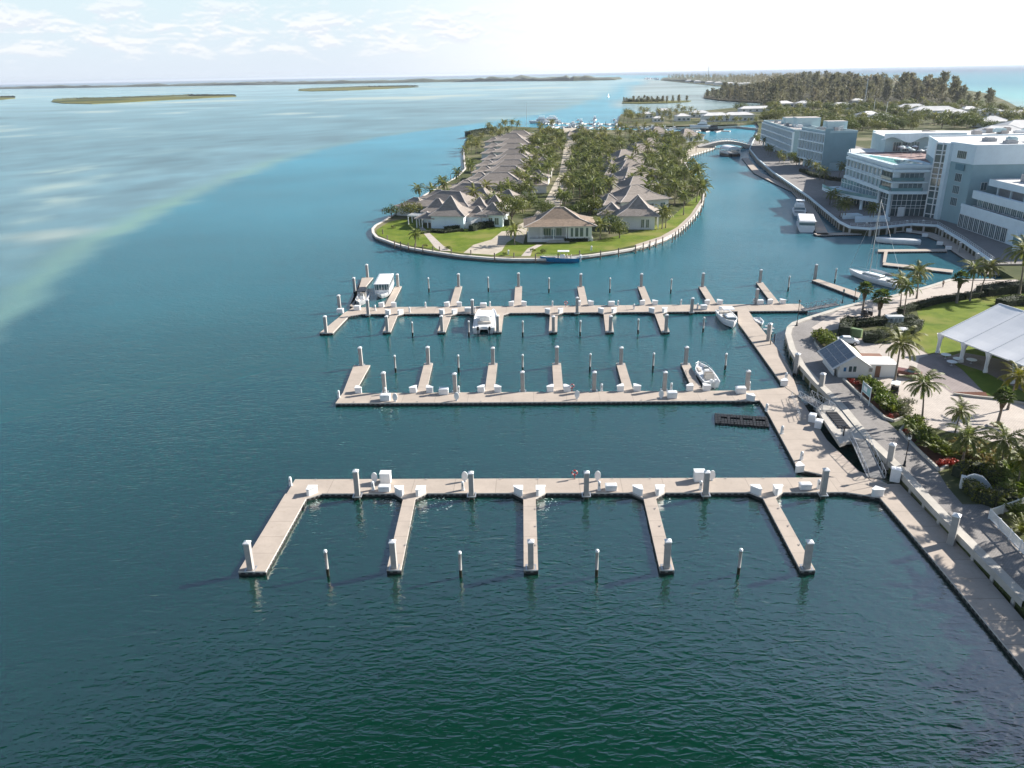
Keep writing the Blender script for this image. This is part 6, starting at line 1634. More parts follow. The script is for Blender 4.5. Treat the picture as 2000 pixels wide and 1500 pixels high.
def rear_wing():
    o = thing('hotel_rear_wing', 'sprawling white hotel roofs with wavy parapets behind the rooftop pool', 'hotel')
    wallbox('link_wall', [(160, 372), (182, 372), (172, 312), (136, 312)], ZH - .3, 14.6, teal2, o, roofw)
    facade(o, (159.5, 371), (136.5, 313), 4.5, 3, 3.2, 10, .66, .84, .4, .6, wallb, glass2, 2, .5)
    wallbox('roof_club_wall', [(147, 311), (173, 309), (178, 332), (152, 334)], 18.5, 24.6, teal2, o, roofw)
    for k in range(3): window(o, (151.5 + k * 3.4, 310.45 - k * .25, 19.2), 3.0, 3.4, -.08, 3)
    wv = MB(); n = 24; pr = [(145 + 30 * k / n, 308.2 - 2.3 * k / n + .6 * math.sin(k * .7), 23.6 + 1.0 * math.sin(k * .62)) for k in range(n + 1)]
    for k in range(n):
        p, q = pr[k], pr[k + 1]
        wv.face([(p[0], p[1], p[2]), (q[0], q[1], q[2]), (q[0], q[1], 26.0), (p[0], p[1], 26.0)]); wv.face([(p[0], p[1], 26.0), (q[0], q[1], 26.0), (q[0] + 1, q[1] + 3, 26.0), (p[0] + 1, p[1] + 3, 26.0)]); wv.face([(q[0], q[1], q[2]), (p[0], p[1], p[2]), (p[0] + .3, p[1] + 3, p[2]), (q[0] + .3, q[1] + 3, q[2])])
    wv.build('wavy_parapet', wallb, o)
    wallbox('rear_wall', [(166, 345), (236, 318), (262, 372), (182, 400)], ZH - .3, 20.6, wallb, o, roofw)
    wallbox('rear_wall', [(178, 300), (246, 286), (252, 316), (184, 332)], ZH - .3, 22.4, wallb, o, roofw)
    wallbox('rear_wall', [(190, 262), (262, 255), (266, 284), (194, 292)], ZH - .3, 21.0, teal2, o, roofw)
    rr = random.Random(8)
    for k in range(34):
        hvac(o, (rr.uniform(186, 246), rr.uniform(292, 380)), (rr.uniform(1.5, 5), rr.uniform(1.5, 4), rr.uniform(.5, 1.6)), 21.4 if k % 2 else 20.7, rr.choice([white2, roofg, teal2, wallb]))
rear_wing()
# hotel waterfront: promenade curb wall, retaining wall, canal float, planters
def hotel_wall():
    o = thing('promenade_wall', 'curving white promenade wall in front of the hotel, dark openings below', 'wall'); cap = MB(); post = MB(); p = hot_edge
    for i in range(len(p) - 1):
        a, b = p[i], p[i + 1]; cap.bar((*a, ZH + .35), (*b, ZH + .35), .5, .7); n = max(1, int((b - a).length / 3.2)); 
        for k in range(n): q = a + (b - a) * k / n; post.box((q.x, q.y, -.8), (.6, .6, 2.9), 0, math.atan2((b - a).y, (b - a).x))
    cap.build('cap', wallb, o); post.build('wall_piers', capm, o)
    ra = MB()
    for i in range(8, len(p) - 1):
        a, b = p[i], p[i + 1]; n = max(1, int((b - a).length / 1.6))
        for z in (ZH + 1.2, ZH + 1.7): ra.bar((*a, z), (*b, z), .05)
        for k in range(n): q = a + (b - a) * k / n; ra.bar((q.x, q.y, ZH + .6), (q.x, q.y, ZH + 1.7), .06)
    ra.build('railing', white2, o)
hotel_wall()
T5 = thing('floating_walkway', 'long concrete float following the canal below the hotel promenade', 'pier')
def strip(s, w, inner=1):
    p = [q for q in pts(s, ZD)]; out = []
    for i, q in enumerate(p):
        t = (p[min(i + 1, len(p) - 1)] - p[max(i - 1, 0)]).normalized(); out.append(q + Vector((t.y, -t.x)) * -w * inner)
    return [tuple(q) for q in p] + [tuple(q) for q in reversed(out)]
deck_obj('canal_deck', strip('1449,309 1472,337 1505,354 1546,373 1557,386 1577,416 1596,458', 3.6), deck_y, T5)
deck_obj('basin_deck', strip('1596.5,459 1680,457 1768,451', 3.0), deck_x, T5)
deck_obj('curved_deck', strip('1769,452 1800,456 1830,468 1862,490 1890,508 1925,535', 4.0), deck_y, T5)
T6 = thing('finger_dock', 'pale U-shaped finger dock beside the sailboat', 'pier')
deck_obj('outer_finger', [tuple(q) for q in pts('1715,487 1848,486 1850,490 1715,491.5', ZD)], deck_x, T6, .15)
deck_obj('cross_float', [tuple(q) for q in pts('1727,491.6 1734,491.5 1730,512 1724,512', ZD)], deck_y, T6, .15)
deck_obj('inner_finger', [tuple(q) for q in pts('1726,512.3 1862,527 1860,532 1724,517', ZD)], deck_x, T6, .15)
T7 = thing('finger_dock', 'single pale finger dock left of the sailboat', 'pier')
deck_obj('finger_deck', [tuple(q) for q in pts('1586,547 1599,545 1681,572 1676,581', ZD)], deck_y, T7, .18)
put('piling', at(1591, 547, 0), 0, 'grey piling at the tip of the finger dock left of the sailboat', GP)
for k, (x, y) in enumerate(((1591, 452), (1690, 455), (1768, 452), (1800, 450), (1838, 470), (1872, 497), (1905, 520))):
    put('piling', at(x, y, 0), 0, f'grey piling below the hotel, {ORD[k]} from the left along the basin', GP, (.8, .8, .9))
for k, (x, y) in enumerate(((1775, 452), (1806, 462), (1835, 478), (1852, 487))): put('box', at(x, y, ZD), R(-30), f'white dock box below the hotel terraces, {ORD[k]} from the left', GB, 1.15)
for k, (x, y, w, h_) in enumerate(((1662, 426, 7, 1.2), (1700, 432, 12, 1.3))):
    p = at(x, y, ZH); tag(MB().prism([(p.x - w / 2, p.y - 2), (p.x + w / 2, p.y - 1.0), (p.x + w / 2, p.y + 3), (p.x - w / 3, p.y + 3)], ZH - .1, ZH + h_).build('planter', wallb), ('angular white planter left of the hotel forecourt', 'long white planter before the glass lobby')[k], 'planter')
GH = 'palms along the hotel promenade'
for k, (x, y, m_, s) in enumerate(((1492, 288, 1, .8), (1500, 302, 3, .8), (1504, 306, 5, .75), (1522, 318, 1, .8), (1529, 321, 3, .7), (1575, 338, 0, .75), (1590, 345, 5, .8), (1601, 352, 1, .8), (1610, 357, 3, .85), (1638, 350, 0, .85), (1655, 342, 5, .8), (1620, 400, 3, .85), (1630, 404, 1, .75), (1644, 426, 0, .75), (1650, 427, 5, .8), (1640, 424, 3, .9), (1698, 431, 1, .7), (1704, 432, 5, .75))):
    single('palm_tree', MIDP[m_], at(x, y, ZH), k * 1.7, 'palm on the hotel promenade between the hotel blocks and the canal', 'palm tree', GH, s)
for k, (x, y, s) in enumerate(((1483, 281, .8), (1478, 275, .8), (1551, 318, .8), (1556, 322, .7), (1660, 352, .7))): single('broadleaf_tree', TREES[k % 4], at(x, y, ZH), k, 'dark green tree beside the hotel blocks', 'tree', 'trees beside the hotel blocks', s)
hedge('hedge', 'dark planting strip at the foot of the middle hotel block', pts('1565,335 1590,345 1625,352 1650,355', ZH), 2.5, 1.4, ZH, seed=51, dens=6, size=.6)
def umbrella_lamps():
    for k, (x, y) in enumerate(((1624, 397), (1633, 403))):
        o = thing('street_lamp', ('slim white promenade lamp, left of the pair by the curved balcony', 'slim white promenade lamp, right of the pair by the curved balcony')[k], 'street lamp', at(x, y, ZH)); MB().tube([(0, 0, 0), (0, 0, 5)], .06, 8).build('pole', white2, o); MB().lathe([(.6, 5), (.5, 5.12), (0, 5.2)], n=12).build('lantern_disc', white2, o)
umbrella_lamps()

# ------------------------------------------------------------------ boats
def hull(mb, L, B, H, m=0, md=1, deck=.12, x0=0.0, y0=0.0, bow=2.2, stripe=None, draft=.3, fine=.5, low=None):
    n = 14; rows = []
    for i in range(n + 1):
        t = i / n; b = B / 2 * (1 - max(0, (t - fine) / (1 - fine)) ** bow) * (.9 + .1 * min(1, t * 4)); b = max(b, .03); sh = H * (1 + .28 * t * t); x = x0 + L * (t - (.06 * (1 - 1)) )
        k = -draft * (1 - t ** 4); rake = L * .05 * t ** 3
        rows.append([(x - rake * 1.5, 0, k), (x - rake, b * .78, .02 + .2 * H * t ** 3), (x - rake * .4, b * .95, sh * .55), (x, b, sh), (x - .02, b - min(.16, b * .6), sh), (x - .04, b - min(.2, b * .7), sh - deck)])
    for sgn in (1, -1):
        for i in range(n):
            for j in range(5):
                q = [rows[i][j], rows[i + 1][j], rows[i + 1][j + 1], rows[i][j + 1]]; q = [(p[0], y0 + p[1] * sgn, p[2]) for p in q]
                mb.face(q[::-1] if sgn > 0 else q, low if (low is not None and j == 0) else (m if j < 3 else md) if not (stripe is not None and j == 2) else stripe)
    for i in range(n):
        a, b = rows[i][5], rows[i + 1][5]
        mb.face([(a[0], y0 - a[1], a[2]), (b[0], y0 - b[1], b[2]), (b[0], y0 + b[1], b[2]), (a[0], y0 + a[1], a[2])], md)
    r = rows[0]; mb.face([(p[0], y0 + p[1], p[2]) for p in r[:5]] + [(p[0], y0 - p[1], p[2]) for p in reversed(r[:5])], m)
    return mb
def outboards(o, n, y0=0.0, sp=.75, x=-.25, z=.75, mat=None):
    for k in range(n):
        y = y0 + (k - (n - 1) / 2) * sp; MB().box((x - .25, y, z - .05), (.75, .5, .65), top=.75).box((x - .25, y, z - 1.2), (.3, .18, 1.15)).build('outboard', mat or white2, o, bevel=.05)
def boat(name, label, cat, stern, bow_, z=0.0):
    a, b = at(*stern, .5), at(*bow_, .5); d = b - a; L = d.to_2d().length
    return thing(name, label, cat, (a.x, a.y, z), math.atan2(d.y, d.x)), L
def console_boat(label, stern, bow_, hm, n_out, Bf=.28, top=True, om=None, L=None):
    o, l = boat('motorboat', label, 'boat', stern, bow_); L = L or l; B = L * Bf; H = .085 * L + .35
    hull(MB(), L, B, H, 0, 1, .35, low=1).build('hull', [hm, white2], o)
    MB().box((L * .42, 0, H - .35), (L * .14, B * .32, 1.15), top=.8).build('console', white2, o, bevel=.05); MB().box((L * .475, 0, H + .6), (.1, B * .3, .5)).build('windscreen', glass, o)
    for k in range(2): MB().box((L * (.31 - .1 * k), 0, H - .35), (L * .045, B * .5, .65)).box((L * (.295 - .1 * k), 0, H + .3), (.12, B * .5, .5)).build('seat', seatm, o, bevel=.04)
    for s in (-1, 1): MB().box((L * .70, s * B * .22, H - .3), (L * .22, B * .16, .4)).build('bow_seat', seatm, o, bevel=.05)
    if top:
        MB().box((L * .40, 0, H + 1.75), (L * .30, B * .78, .1), top=.95).build('hard_top', white2, o, bevel=.04); b = MB()
        for x in (.32, .48):
            for s in (-1, 1): b.tube([(L * x, s * B * .3, H - .3), (L * x - .1, s * B * .34, H + 1.76)], .035, 6)
        b.build('top_frame', steel, o)
    ra = MB()
    for s in (-1, 1): ra.tube([(L * .55, s * B * .46, H * 1.05), (L * .6, s * B * .46, H * 1.1 + .35), (L * .86, s * B * .3, H * 1.2 + .35), (L * .95, s * .1, H * 1.25 + .3)], .025, 5)
    ra.build('bow_rail', steel, o); outboards(o, n_out, 0, .7, -.2, H, om)
    return o
console_boat('blue hulled centre console boat with white hardtop moored to the island seawall', (1131, 508), (1054, 508), bluehull, 3, .25)
console_boat('open white centre console boat moored in the last slip of the middle pier', (1391, 752), (1364, 716), white2, 2, .34, False)
def power_cat():
    o, L = boat('power_catamaran', 'white power catamaran with two black outboards moored at the farthest pier', 'boat', (945, 647), (951, 610)); L = min(L, 13.0); B = 4.9; H = 1.25
    b = MB(); hull(b, L, 1.7, H, 0, 0, .1, 0, 1.55, bow=3); hull(b, L, 1.7, H, 0, 0, .1, 0, -1.55, bow=3); b.build('hull', white2, o)
    MB().box((L * .45, 0, .6), (L * .8, B * .8, .7)).build('bridge_deck', white2, o, bevel=.1); MB().box((L * .72, 0, 1.3), (L * .36, B * .62, .35), top=.8).build('foredeck', white2, o, bevel=.1)
    MB().box((L * .42, 0, 1.3), (L * .2, B * .5, .95), top=.8).build('cabin', white2, o, bevel=.1); MB().box((L * .44, 0, 1.7), (L * .18, B * .47, .35), top=.92).build('window', glass, o)
    MB().box((L * .34, 0, 3.0), (L * .34, B * .7, .1)).build('hard_top', white2, o, bevel=.04); f = MB()
    for x in (.2, .48):
        for s in (-1, 1): f.bar((L * x, s * 1.4, 1.2), (L * x, s * 1.4, 3.0), .07)
    f.build('top_frame', steel, o); MB().box((L * .2, 0, 1.3), (.6, B * .55, .5)).build('seat', seatm, o); outboards(o, 2, 0, 2.4, -.2, 1.0, black)
power_cat()
def fishing_boat():
    o, L = boat('fishing_boat', 'white sport fishing boat with cabin windows at the inner corner of the farthest pier', 'boat', (1410, 612), (1433, 639)); L = max(L, 9.5); B = 3.4; H = 1.35
    hull(MB(), L, B, H, 0, 0, .3, stripe=0).build('hull', white2, o); MB().box((L * .62, 0, H - .1), (L * .34, B * .7, .75), top=.7).build('cabin', white2, o, bevel=.12)
    MB().box((L * .62, 0, H + .12), (L * .335, B * .69, .3), top=.86).build('window', glass, o); MB().box((L * .42, 0, H + 1.55), (L * .26, B * .72, .1)).build('hard_top', white2, o, bevel=.04); f = MB()
    for x in (.32, .53):
        for s in (-1, 1): f.bar((L * x, s * B * .32, H - .2), (L * x, s * B * .32, H + 1.55), .06)
    f.build('top_frame', steel, o); MB().box((L * .18, 0, H - .3), (1.0, B * .6, .5)).build('seat', seatm, o); outboards(o, 2, 0, .8, -.2, H)
fishing_boat()
def tour_boat():
    o, L = boat('tour_boat', 'white canopied tour boat moored between the left fingers of the farthest pier', 'boat', (757, 556), (737, 598)); L = 12.5; B = 3.9; H = 1.1
    hull(MB(), L, B, H, 0, 0, .2, bow=4).build('hull', white2, o); MB().box((L * .44, 0, 3.3), (L * .84, B * .96, .16)).box((L * .44, 0, 3.46), (L * .8, B * .86, .16), top=.9).build('canopy_roof', white2, o, bevel=.05)
    MB().box((L * .44, 0, H - .2), (L * .82, B * .84, 1.0)).build('cabin', white2, o); MB().box((L * .44, 0, H + .8), (L * .80, B * .82, 1.35), top=1.04).build('window', glass, o); f = MB()
    for k in range(8):
        for s in (-1, 1): f.bar((L * (.05 + .112 * k), s * B * .43, H), (L * (.05 + .112 * k), s * B * .44, 3.3), .12)
    for y in (-1.3, -.65, 0, .65, 1.3): f.bar((L * .85, y, H), (L * .86, y, 3.3), .09)
    f.build('canopy_posts', white2, o)
tour_boat()
console_boat('small boat with dark folding canopy beside the tour boat', (712, 578), (700, 599), greyd, 1, .36, True, black, 8)
for o_ in [x for x in bpy.data.objects if x.get('label') == 'small boat with dark folding canopy beside the tour boat']:
    for ch in o_.children:
        if ch.name.startswith('hard_top'): ch.data.materials.clear(); ch.data.materials.append(dark)
o_, L_ = boat('dinghy', 'small white dinghy tied to the inner side of the shore float', 'boat', (1478, 621), (1487, 632)); hull(MB(), 4.5, 1.7, .6, 0, 0, .3).build('hull', white2, o_); MB().box((1.6, 0, .3), (.35, 1.3, .12)).build('seat', seatm, o_)
def sailboat():
    o, L = boat('sailboat', 'moored white sailboat with a tall bare mast', 'sailboat', (1762, 560), (1672, 536)); L = 16.5; B = 4.3; H = 1.25
    hull(MB(), L, B, H, 0, 1, .1, stripe=0, fine=.4, bow=1.9).build('hull', [white2, white], o); MB().box((L * .52, 0, H - .1), (L * .36, B * .48, .75), top=.82).build('cabin', white2, o, bevel=.1); MB().box((L * .52, 0, H + .2), (L * .34, B * .475, .22), top=.95).build('window', glass, o)
    MB().tube([(L * .60, 0, H), (L * .60, 0, 20.0)], [.13, .09], 8).build('mast', steel, o); MB().tube([(L * .60, 0, 2.6), (L * .2, 0, 2.5)], .11, 8).build('boom', steel, o)
    MB().tube([(L * .58, 0, 2.8), (L * .4, 0, 2.9), (L * .22, 0, 2.7)], [.14, .2, .12], 8).build('furled_sail', tentm, o); r = MB()
    for p in ((L * .99, 0, 1.6), (.1, 0, 1.3), (L * .58, B * .46, 1.3), (L * .58, -B * .46, 1.3)): r.bar(p, (L * .60, 0, 19.8), .035)
    for z in (8, 13.5): r.bar((L * .6, -1.1, z), (L * .6, 1.1, z), .06)
    r.build('rigging', steel, o); MB().box((L * .16, 0, H + .1), (L * .18, B * .5, .1)).build('cockpit', greyd, o); MB().box((L * .24, 0, H + 1.2), (2.2, B * .55, .08)).build('bimini', dark, o); ra = MB()
    for s in (-1, 1): ra.tube([(.3, s * B * .42, H + .6), (L * .5, s * B * .5, H + .75), (L * .9, s * .6, H + 1.0)], .02, 5)
    ra.build('guard_rail', steel, o)
sailboat()
o_, L_ = boat('covered_hull', 'long white covered boat hull lying between the U-shaped dock and the hotel float', 'boat', (1797, 474), (1708, 470)); hull(MB(), L_, 3.4, 1.1, 0, 0, -.25, bow=3).build('hull', white2, o_); MB().box((L_ * .45, 0, 1.2), (L_ * .6, 1.5, .3), top=.7).build('cover', tentm, o_)
def canal_boat(label, stern, bow_, fly):
    o, L = boat('canal_boat' if not fly else 'motor_yacht', label, 'boat', stern, bow_); L = 13.5 if fly else 15.5; B = 4.8 if fly else 5.6; H = 1.3
    hull(MB(), L, B, H, 0, 0, .15, bow=2.6 if fly else 5).build('hull', white2, o)
    if fly:
        MB().box((L * .42, 0, H), (L * .52, B * .78, 1.7), top=.9).build('cabin', white2, o, bevel=.1); MB().box((L * .42, 0, H + .6), (L * .525, B * .785, .7), top=.95).build('window', glass, o); MB().box((L * .36, 0, H + 1.7), (L * .4, B * .66, .7), top=.95).build('flybridge', white2, o, bevel=.06); MB().box((L * .30, 0, H + 3.7), (L * .28, B * .62, .1)).build('hard_top', white2, o); f = MB()
        for s in (-1, 1):
            for x in (.2, .4): f.bar((L * x, s * B * .28, H + 2.3), (L * x, s * B * .28, H + 3.7), .07)
        f.build('top_frame', steel, o); MB().box((.6, 0, H - .2), (1.4, B * .7, .2)).build('cockpit', greyd, o)
    else:
        MB().box((L * .46, 0, H - .2), (L * .86, B * .86, 2.4)).build('cabin', white2, o, bevel=.08); MB().box((L * .46, 0, H + .9), (L * .87, B * .87, .8)).build('window', glass, o); MB().box((L * .46, 0, H + 2.2), (L * .92, B * .95, .35), top=.9).build('canopy_roof', tentm, o, bevel=.1)
canal_boat('white flat-roofed canal boat moored at the hotel float', (1575, 451), (1567, 422), False)
canal_boat('white flybridge yacht moored ahead of the flat-roofed canal boat', (1561, 419), (1558, 392), True)
def water_taxi():
    p = at(1433, 306, 0); o = thing('water_taxi', 'white tent-roofed water taxi on two dark pontoons below the bridge', 'boat', (p.x, p.y, 0), R(100)); 
    for s in (-1, 1): MB().tube([(-1, s * 2.6, .6), (12, s * 2.6, .6), (14, s * 2.6, 1.0)], [1.3, 1.3, .4], 10).build('pontoon', dark, o, smooth=True)
    MB().box((6, 0, 1.5), (13, 8, .4)).build('deck', greyd, o); b = MB(); n = 8
    for k in range(n):
        a0, a1 = math.pi * k / n, math.pi * (k + 1) / n; P = lambda a, x: (x, 4 * math.cos(a), 4.2 + 1.8 * math.sin(a)); b.face([P(a0, 0), P(a1, 0), P(a1, 12), P(a0, 12)]); b.face([P(a1, 0), P(a0, 0), (0, 0, 4.2)]); b.face([P(a0, 12), P(a1, 12), (12, 0, 4.2)])
    b.build('canopy', tentm, o); f = MB()
    for x in (.2, 6, 11.8):
        for s in (-1, 1): f.bar((x, s * 3.9, 1.9), (x, s * 3.9, 4.3), .2)
    for s in (-1, 1): f.box((6, s * 3.7, 1.9), (11.6, .12, .9))
    f.build('canopy_posts', white2, o)
water_taxi()

# ------------------------------------------------------------------ bridge, spit, far marina
def bridge():
    a, b = at(1366, 288, 1.2).to_2d(), at(1474, 285, 1.6).to_2d(); d = b - a; L = d.length; rz = math.atan2(d.y, d.x)
    o = thing('bridge', 'low pale arched bridge between the villa island and the hotel shore', 'bridge', (a.x, a.y, 0), rz); n = 18; dk = MB(); ra0 = MB(); ra1 = MB(); W2 = 9
    zz = lambda t: 1.6 + 3.4 * math.sin(math.pi * t) ** 1.2; ar = lambda t: -1 + 3.9 * max(0, math.sin(math.pi * (t - .12) / .76)) ** .6 if .12 < t < .88 else -1
    for k in range(n):
        t0, t1 = k / n, (k + 1) / n; x0, x1 = L * t0, L * t1
        dk.face([(x0, 0, zz(t0)), (x1, 0, zz(t1)), (x1, W2, zz(t1)), (x0, W2, zz(t0))], 1); dk.face([(x0, 0, min(ar(t0), zz(t0) - .6)), (x1, 0, min(ar(t1), zz(t1) - .6)), (x1, 0, zz(t1)), (x0, 0, zz(t0))]); dk.face([(x1, W2, ar(t1)), (x0, W2, ar(t0)), (x0, W2, zz(t0)), (x1, W2, zz(t1))]); dk.face([(x0, W2, min(ar(t0), zz(t0) - .6)), (x1, W2, min(ar(t1), zz(t1) - .6)), (x1, 0, min(ar(t1), zz(t1) - .6)), (x0, 0, min(ar(t0), zz(t0) - .6))])
        for y, ra in ((0.1, ra0), (W2 - .1, ra1)): ra.bar((x0, y, zz(t0) + .95), (x1, y, zz(t1) + .95), .14); ra.bar((x0, y, zz(t0)), (x0, y, zz(t0) + .95), .12)
    dk.build('deck', [capm, coping], o); ra0.build('railing', white2, o); ra1.build('railing', white2, o)
bridge()
def house(name, label, p, w, d, h, rz, roofm=None, wall=None, group=None, hr=None, nw=3, z=ZL):
    o = thing(name, label, 'house', (p[0], p[1], z - .1), rz, group)
    MB().box((0, 0, 0), (w, d, h)).build('wall', wall or wallw, o); hip_roof(w, d, h, h + (hr or min(w, d) * .22), .6, flare=False).build('roof', [roofm or roofw, roofm or roofw], o)
    for k in range(nw): window(o, (-w / 2 + w * (k + .5) / nw, -d / 2, .9), min(2.6, w / nw * .6), min(2.0, h * .5))
    return o
for k, (x, y, w, d, h, rz, lab) in enumerate((
        (1396, 237, 26, 12, 6, 4, 'long white roofed waterfront building with shaded front on the spit, left of the pair'), (1440, 236, 30, 12, 6, 2, 'long white waterfront building with a shaded arcade beside the hotel end of the spit'),
        (1332, 236, 14, 11, 5, 6, 'white pyramid-roofed house on the spit among palms'), (1365, 229, 20, 11, 5, 0, 'white house behind the waterfront buildings of the spit'), (1285, 238, 11, 7, 4, 5, 'small white open pavilion at the edge of the spit'),
        (1262, 231, 13, 9, 5, 3, 'white cottage half hidden by the spit palms'), (1296, 226, 16, 10, 6, 0, 'white hipped house at the back of the spit'), (1475, 218, 40, 12, 4, 2, 'long pale flat shed behind the hotel end of the spit'))):
    house('white_house', lab, at(x, y, ZL), w, d, h, R(rz), nw=5 if w > 20 else 3)
quay_f = MB(); qp = pts('1206,246 1330,250 1440,247 1482,251', ZL)
for i in range(len(qp) - 1): quay_f.bar((*qp[i], ZL - .7), (*qp[i + 1], ZL - .7), 1.2, 1.7)
tag(quay_f.build('spit_quay', capm), 'low concrete quay along the near side of the spit', 'wall')
rp2 = random.Random(41)
def field(n, s, mes, name, label, cat, group, zs, z=ZL, gap=4, avoid=(), pw=None):
    poly = pts(s, z); xs = [p.x for p in poly]; ys = [p.y for p in poly]; k = t = 0; out = []
    while k < n and t < n * 80:
        t += 1; u = rp2.random(); y = min(ys) + (max(ys) - min(ys)) * (u ** pw if pw else u); p = (rp2.uniform(min(xs), max(xs)), y)
        if not inpoly(p, poly) or any((p[0] - a) ** 2 + (p[1] - b) ** 2 < gap * gap for a, b in out) or any((p[0] - a) ** 2 + (p[1] - b) ** 2 < r * r for a, b, r in avoid): continue
        out.append(p); k += 1
        if name == 'palm_tree': PALMS.append((mes[rp2.randrange(len(mes))], (p[0], p[1], z - .1), rp2.uniform(0, 6.28), label, group, rp2.uniform(*zs))); continue
        single(name, mes[rp2.randrange(len(mes))], (p[0], p[1], z - .1), rp2.uniform(0, 6.28), label, cat, group, rp2.uniform(*zs))
    return out
HS = [(o.location.x, o.location.y, 11) for o in bpy.data.objects if o.get('category') == 'house']
field(34, '1210,243 1250,245 1320,246 1370,243 1374,226 1300,222 1215,227', MIDP, 'palm_tree', 'coconut palm on the spit behind the far marina', 'palm tree', 'palms on the spit', (.9, 1.35), gap=5, avoid=HS)
field(12, '1380,244 1480,246 1478,240 1380,238', MIDP, 'palm_tree', 'small palm in front of the long white waterfront buildings', 'palm tree', 'palms before the waterfront buildings', (.7, 1.0), gap=6)
single('broadleaf_tree', TREES[3], at(1448, 217, ZL), 0, 'wide dark tree behind the waterfront buildings of the spit', 'tree', None, (2.2, 2.2, 1.5))
# marina docks between the island and the spit
for k, (s, w) in enumerate((('1062,240 1205,242', 3), ('1068,247 1210,249', 3), ('1215,254 1330,256', 3), ('1340,254 1425,256', 3))):
    p = pts(s, .6); d = (p[1] - p[0]).normalized(); nn = Vector((-d.y, d.x)); L = (p[1] - p[0]).length
    o = thing('marina_dock', f'long white finger dock crowded with boats behind the villa island, {ORD[k]} from the left', 'pier'); MB().prism([p[0], p[1], p[1] + nn * w, p[0] + nn * w], -.2, .7).build('main_deck', coping, o)
    for j in range(int(L / 9)):
        q = p[0] + d * (4 + j * 9); fm = MB().prism([q, q + d * 1.2, q + d * 1.2 - nn * 12, q - nn * 12], -.2, .68).build('finger_deck', coping, o)
        if j % 2 == 0: single('timber_pile', pile_me, (*(q - nn * 12), 0), 0, 'pile at the dock fingers behind the villa island', 'pile', 'piles of the far marina docks', 1.4)
def far_boat_mesh(L, kind):
    mb = MB(); B = L * .29; H = L * .085 + .3; hull(mb, L, B, H, 0, 0, .1)
    mb.box((L * .45, 0, H), (L * .42, B * .66, L * .09), 0, top=.88); mb.box((L * .45, 0, H + L * .025), (L * .425, B * .67, L * .035), 1, top=.95)
    if kind: mb.box((L * .42, 0, H + L * .09), (L * .3, B * .55, L * .06), 0, top=.9); mb.box((L * .40, 0, H + L * .2), (L * .26, B * .6, .12), 0); mb.bar((L * .3, 0, H + L * .1), (L * .3, 0, H + L * .2), .15); mb.bar((L * .5, 0, H + L * .1), (L * .5, 0, H + L * .2), .15)
    return mb
FB = [far_boat_mesh(11, 0).mesh('b', [white2, glass]), far_boat_mesh(15, 1).mesh('b', [white2, glass]), far_boat_mesh(24, 1).mesh('b', [white2, glass])]
rb = random.Random(12)
for k in range(34):
    x, y = (1064 + rb.random() * 140, 235 + (k % 3) * 6.5 + rb.random() * 2) if k < 26 else (1220 + rb.random() * 110, 253 + rb.random() * 4)
    single('moored_boat', FB[k % 2], at(x, y, 0), R(90 + rb.uniform(-8, 8) + 180 * (k % 2)), 'small white boat moored in the crowded marina behind the villa island', 'boat', 'white boats in the far marina', rb.uniform(.8, 1.15))
for k, (x, y) in enumerate(((1076, 240), (1095, 239))): single('motor_yacht', FB[2], at(x, y, 0), R(185), ('large white yacht at the very left of the far marina', 'large white yacht, second from the left in the far marina')[k], 'boat', None, 1.0)
single('motor_yacht', far_boat_mesh(20, 1).mesh('b', [dark, glass]), at(1412, 256, 0), R(178), 'dark hulled white yacht moored beside the bridge end of the spit', 'boat')
single('motor_yacht', FB[2], at(1392, 249, 0), R(176), 'white yacht moored against the spit quay by the waterfront buildings', 'boat', None, .9)
for k, (x, y, h, lab) in enumerate(((1046, 262, 26, 'thin sailboat mast rising left of the far marina'), (1334, 258, 22, 'leaning white mast in the marina behind the canal villas'))):
    p = at(x, y, 0); o = thing('sailboat', lab, 'sailboat', (p.x, p.y, 0), R(170)); hull(MB(), 14, 4, 1.2, 0, 0).build('hull', white2, o); MB().tube([(8, 0, 1), (8 + (3 if k else 0), 0, h)], [.16, .1], 6).build('mast', steel, o)
p = at(1187, 191, 0); o = thing('sailboat', 'tiny white sailboat out in the turquoise channel', 'sailboat', (p.x, p.y, 0), R(60)); o.scale = (.55,) * 3; hull(MB(), 16, 5, 2, 0, 0).build('hull', white2, o); sl = MB(); sl.face([(8, .1, 2.5), (1, .4, 2.5), (8, .1, 17)]); sl.face([(8, .15, 2.5), (8, .15, 17), (1, .45, 2.5)]); sl.face([(8.4, 0, 2.5), (8.4, 0, 14), (15, 0, 2.5)]); sl.build('sail', tentm, o)
for k in range(14):
    single('moored_boat', FB[1], at(1250 + rb.random() * 32, 152.5 + rb.random() * 4, 0), rb.uniform(0, 6), 'tiny white boat anchored at the far inlet mouth', 'boat', 'boats anchored at the far inlet', rb.uniform(1.4, 2.4))

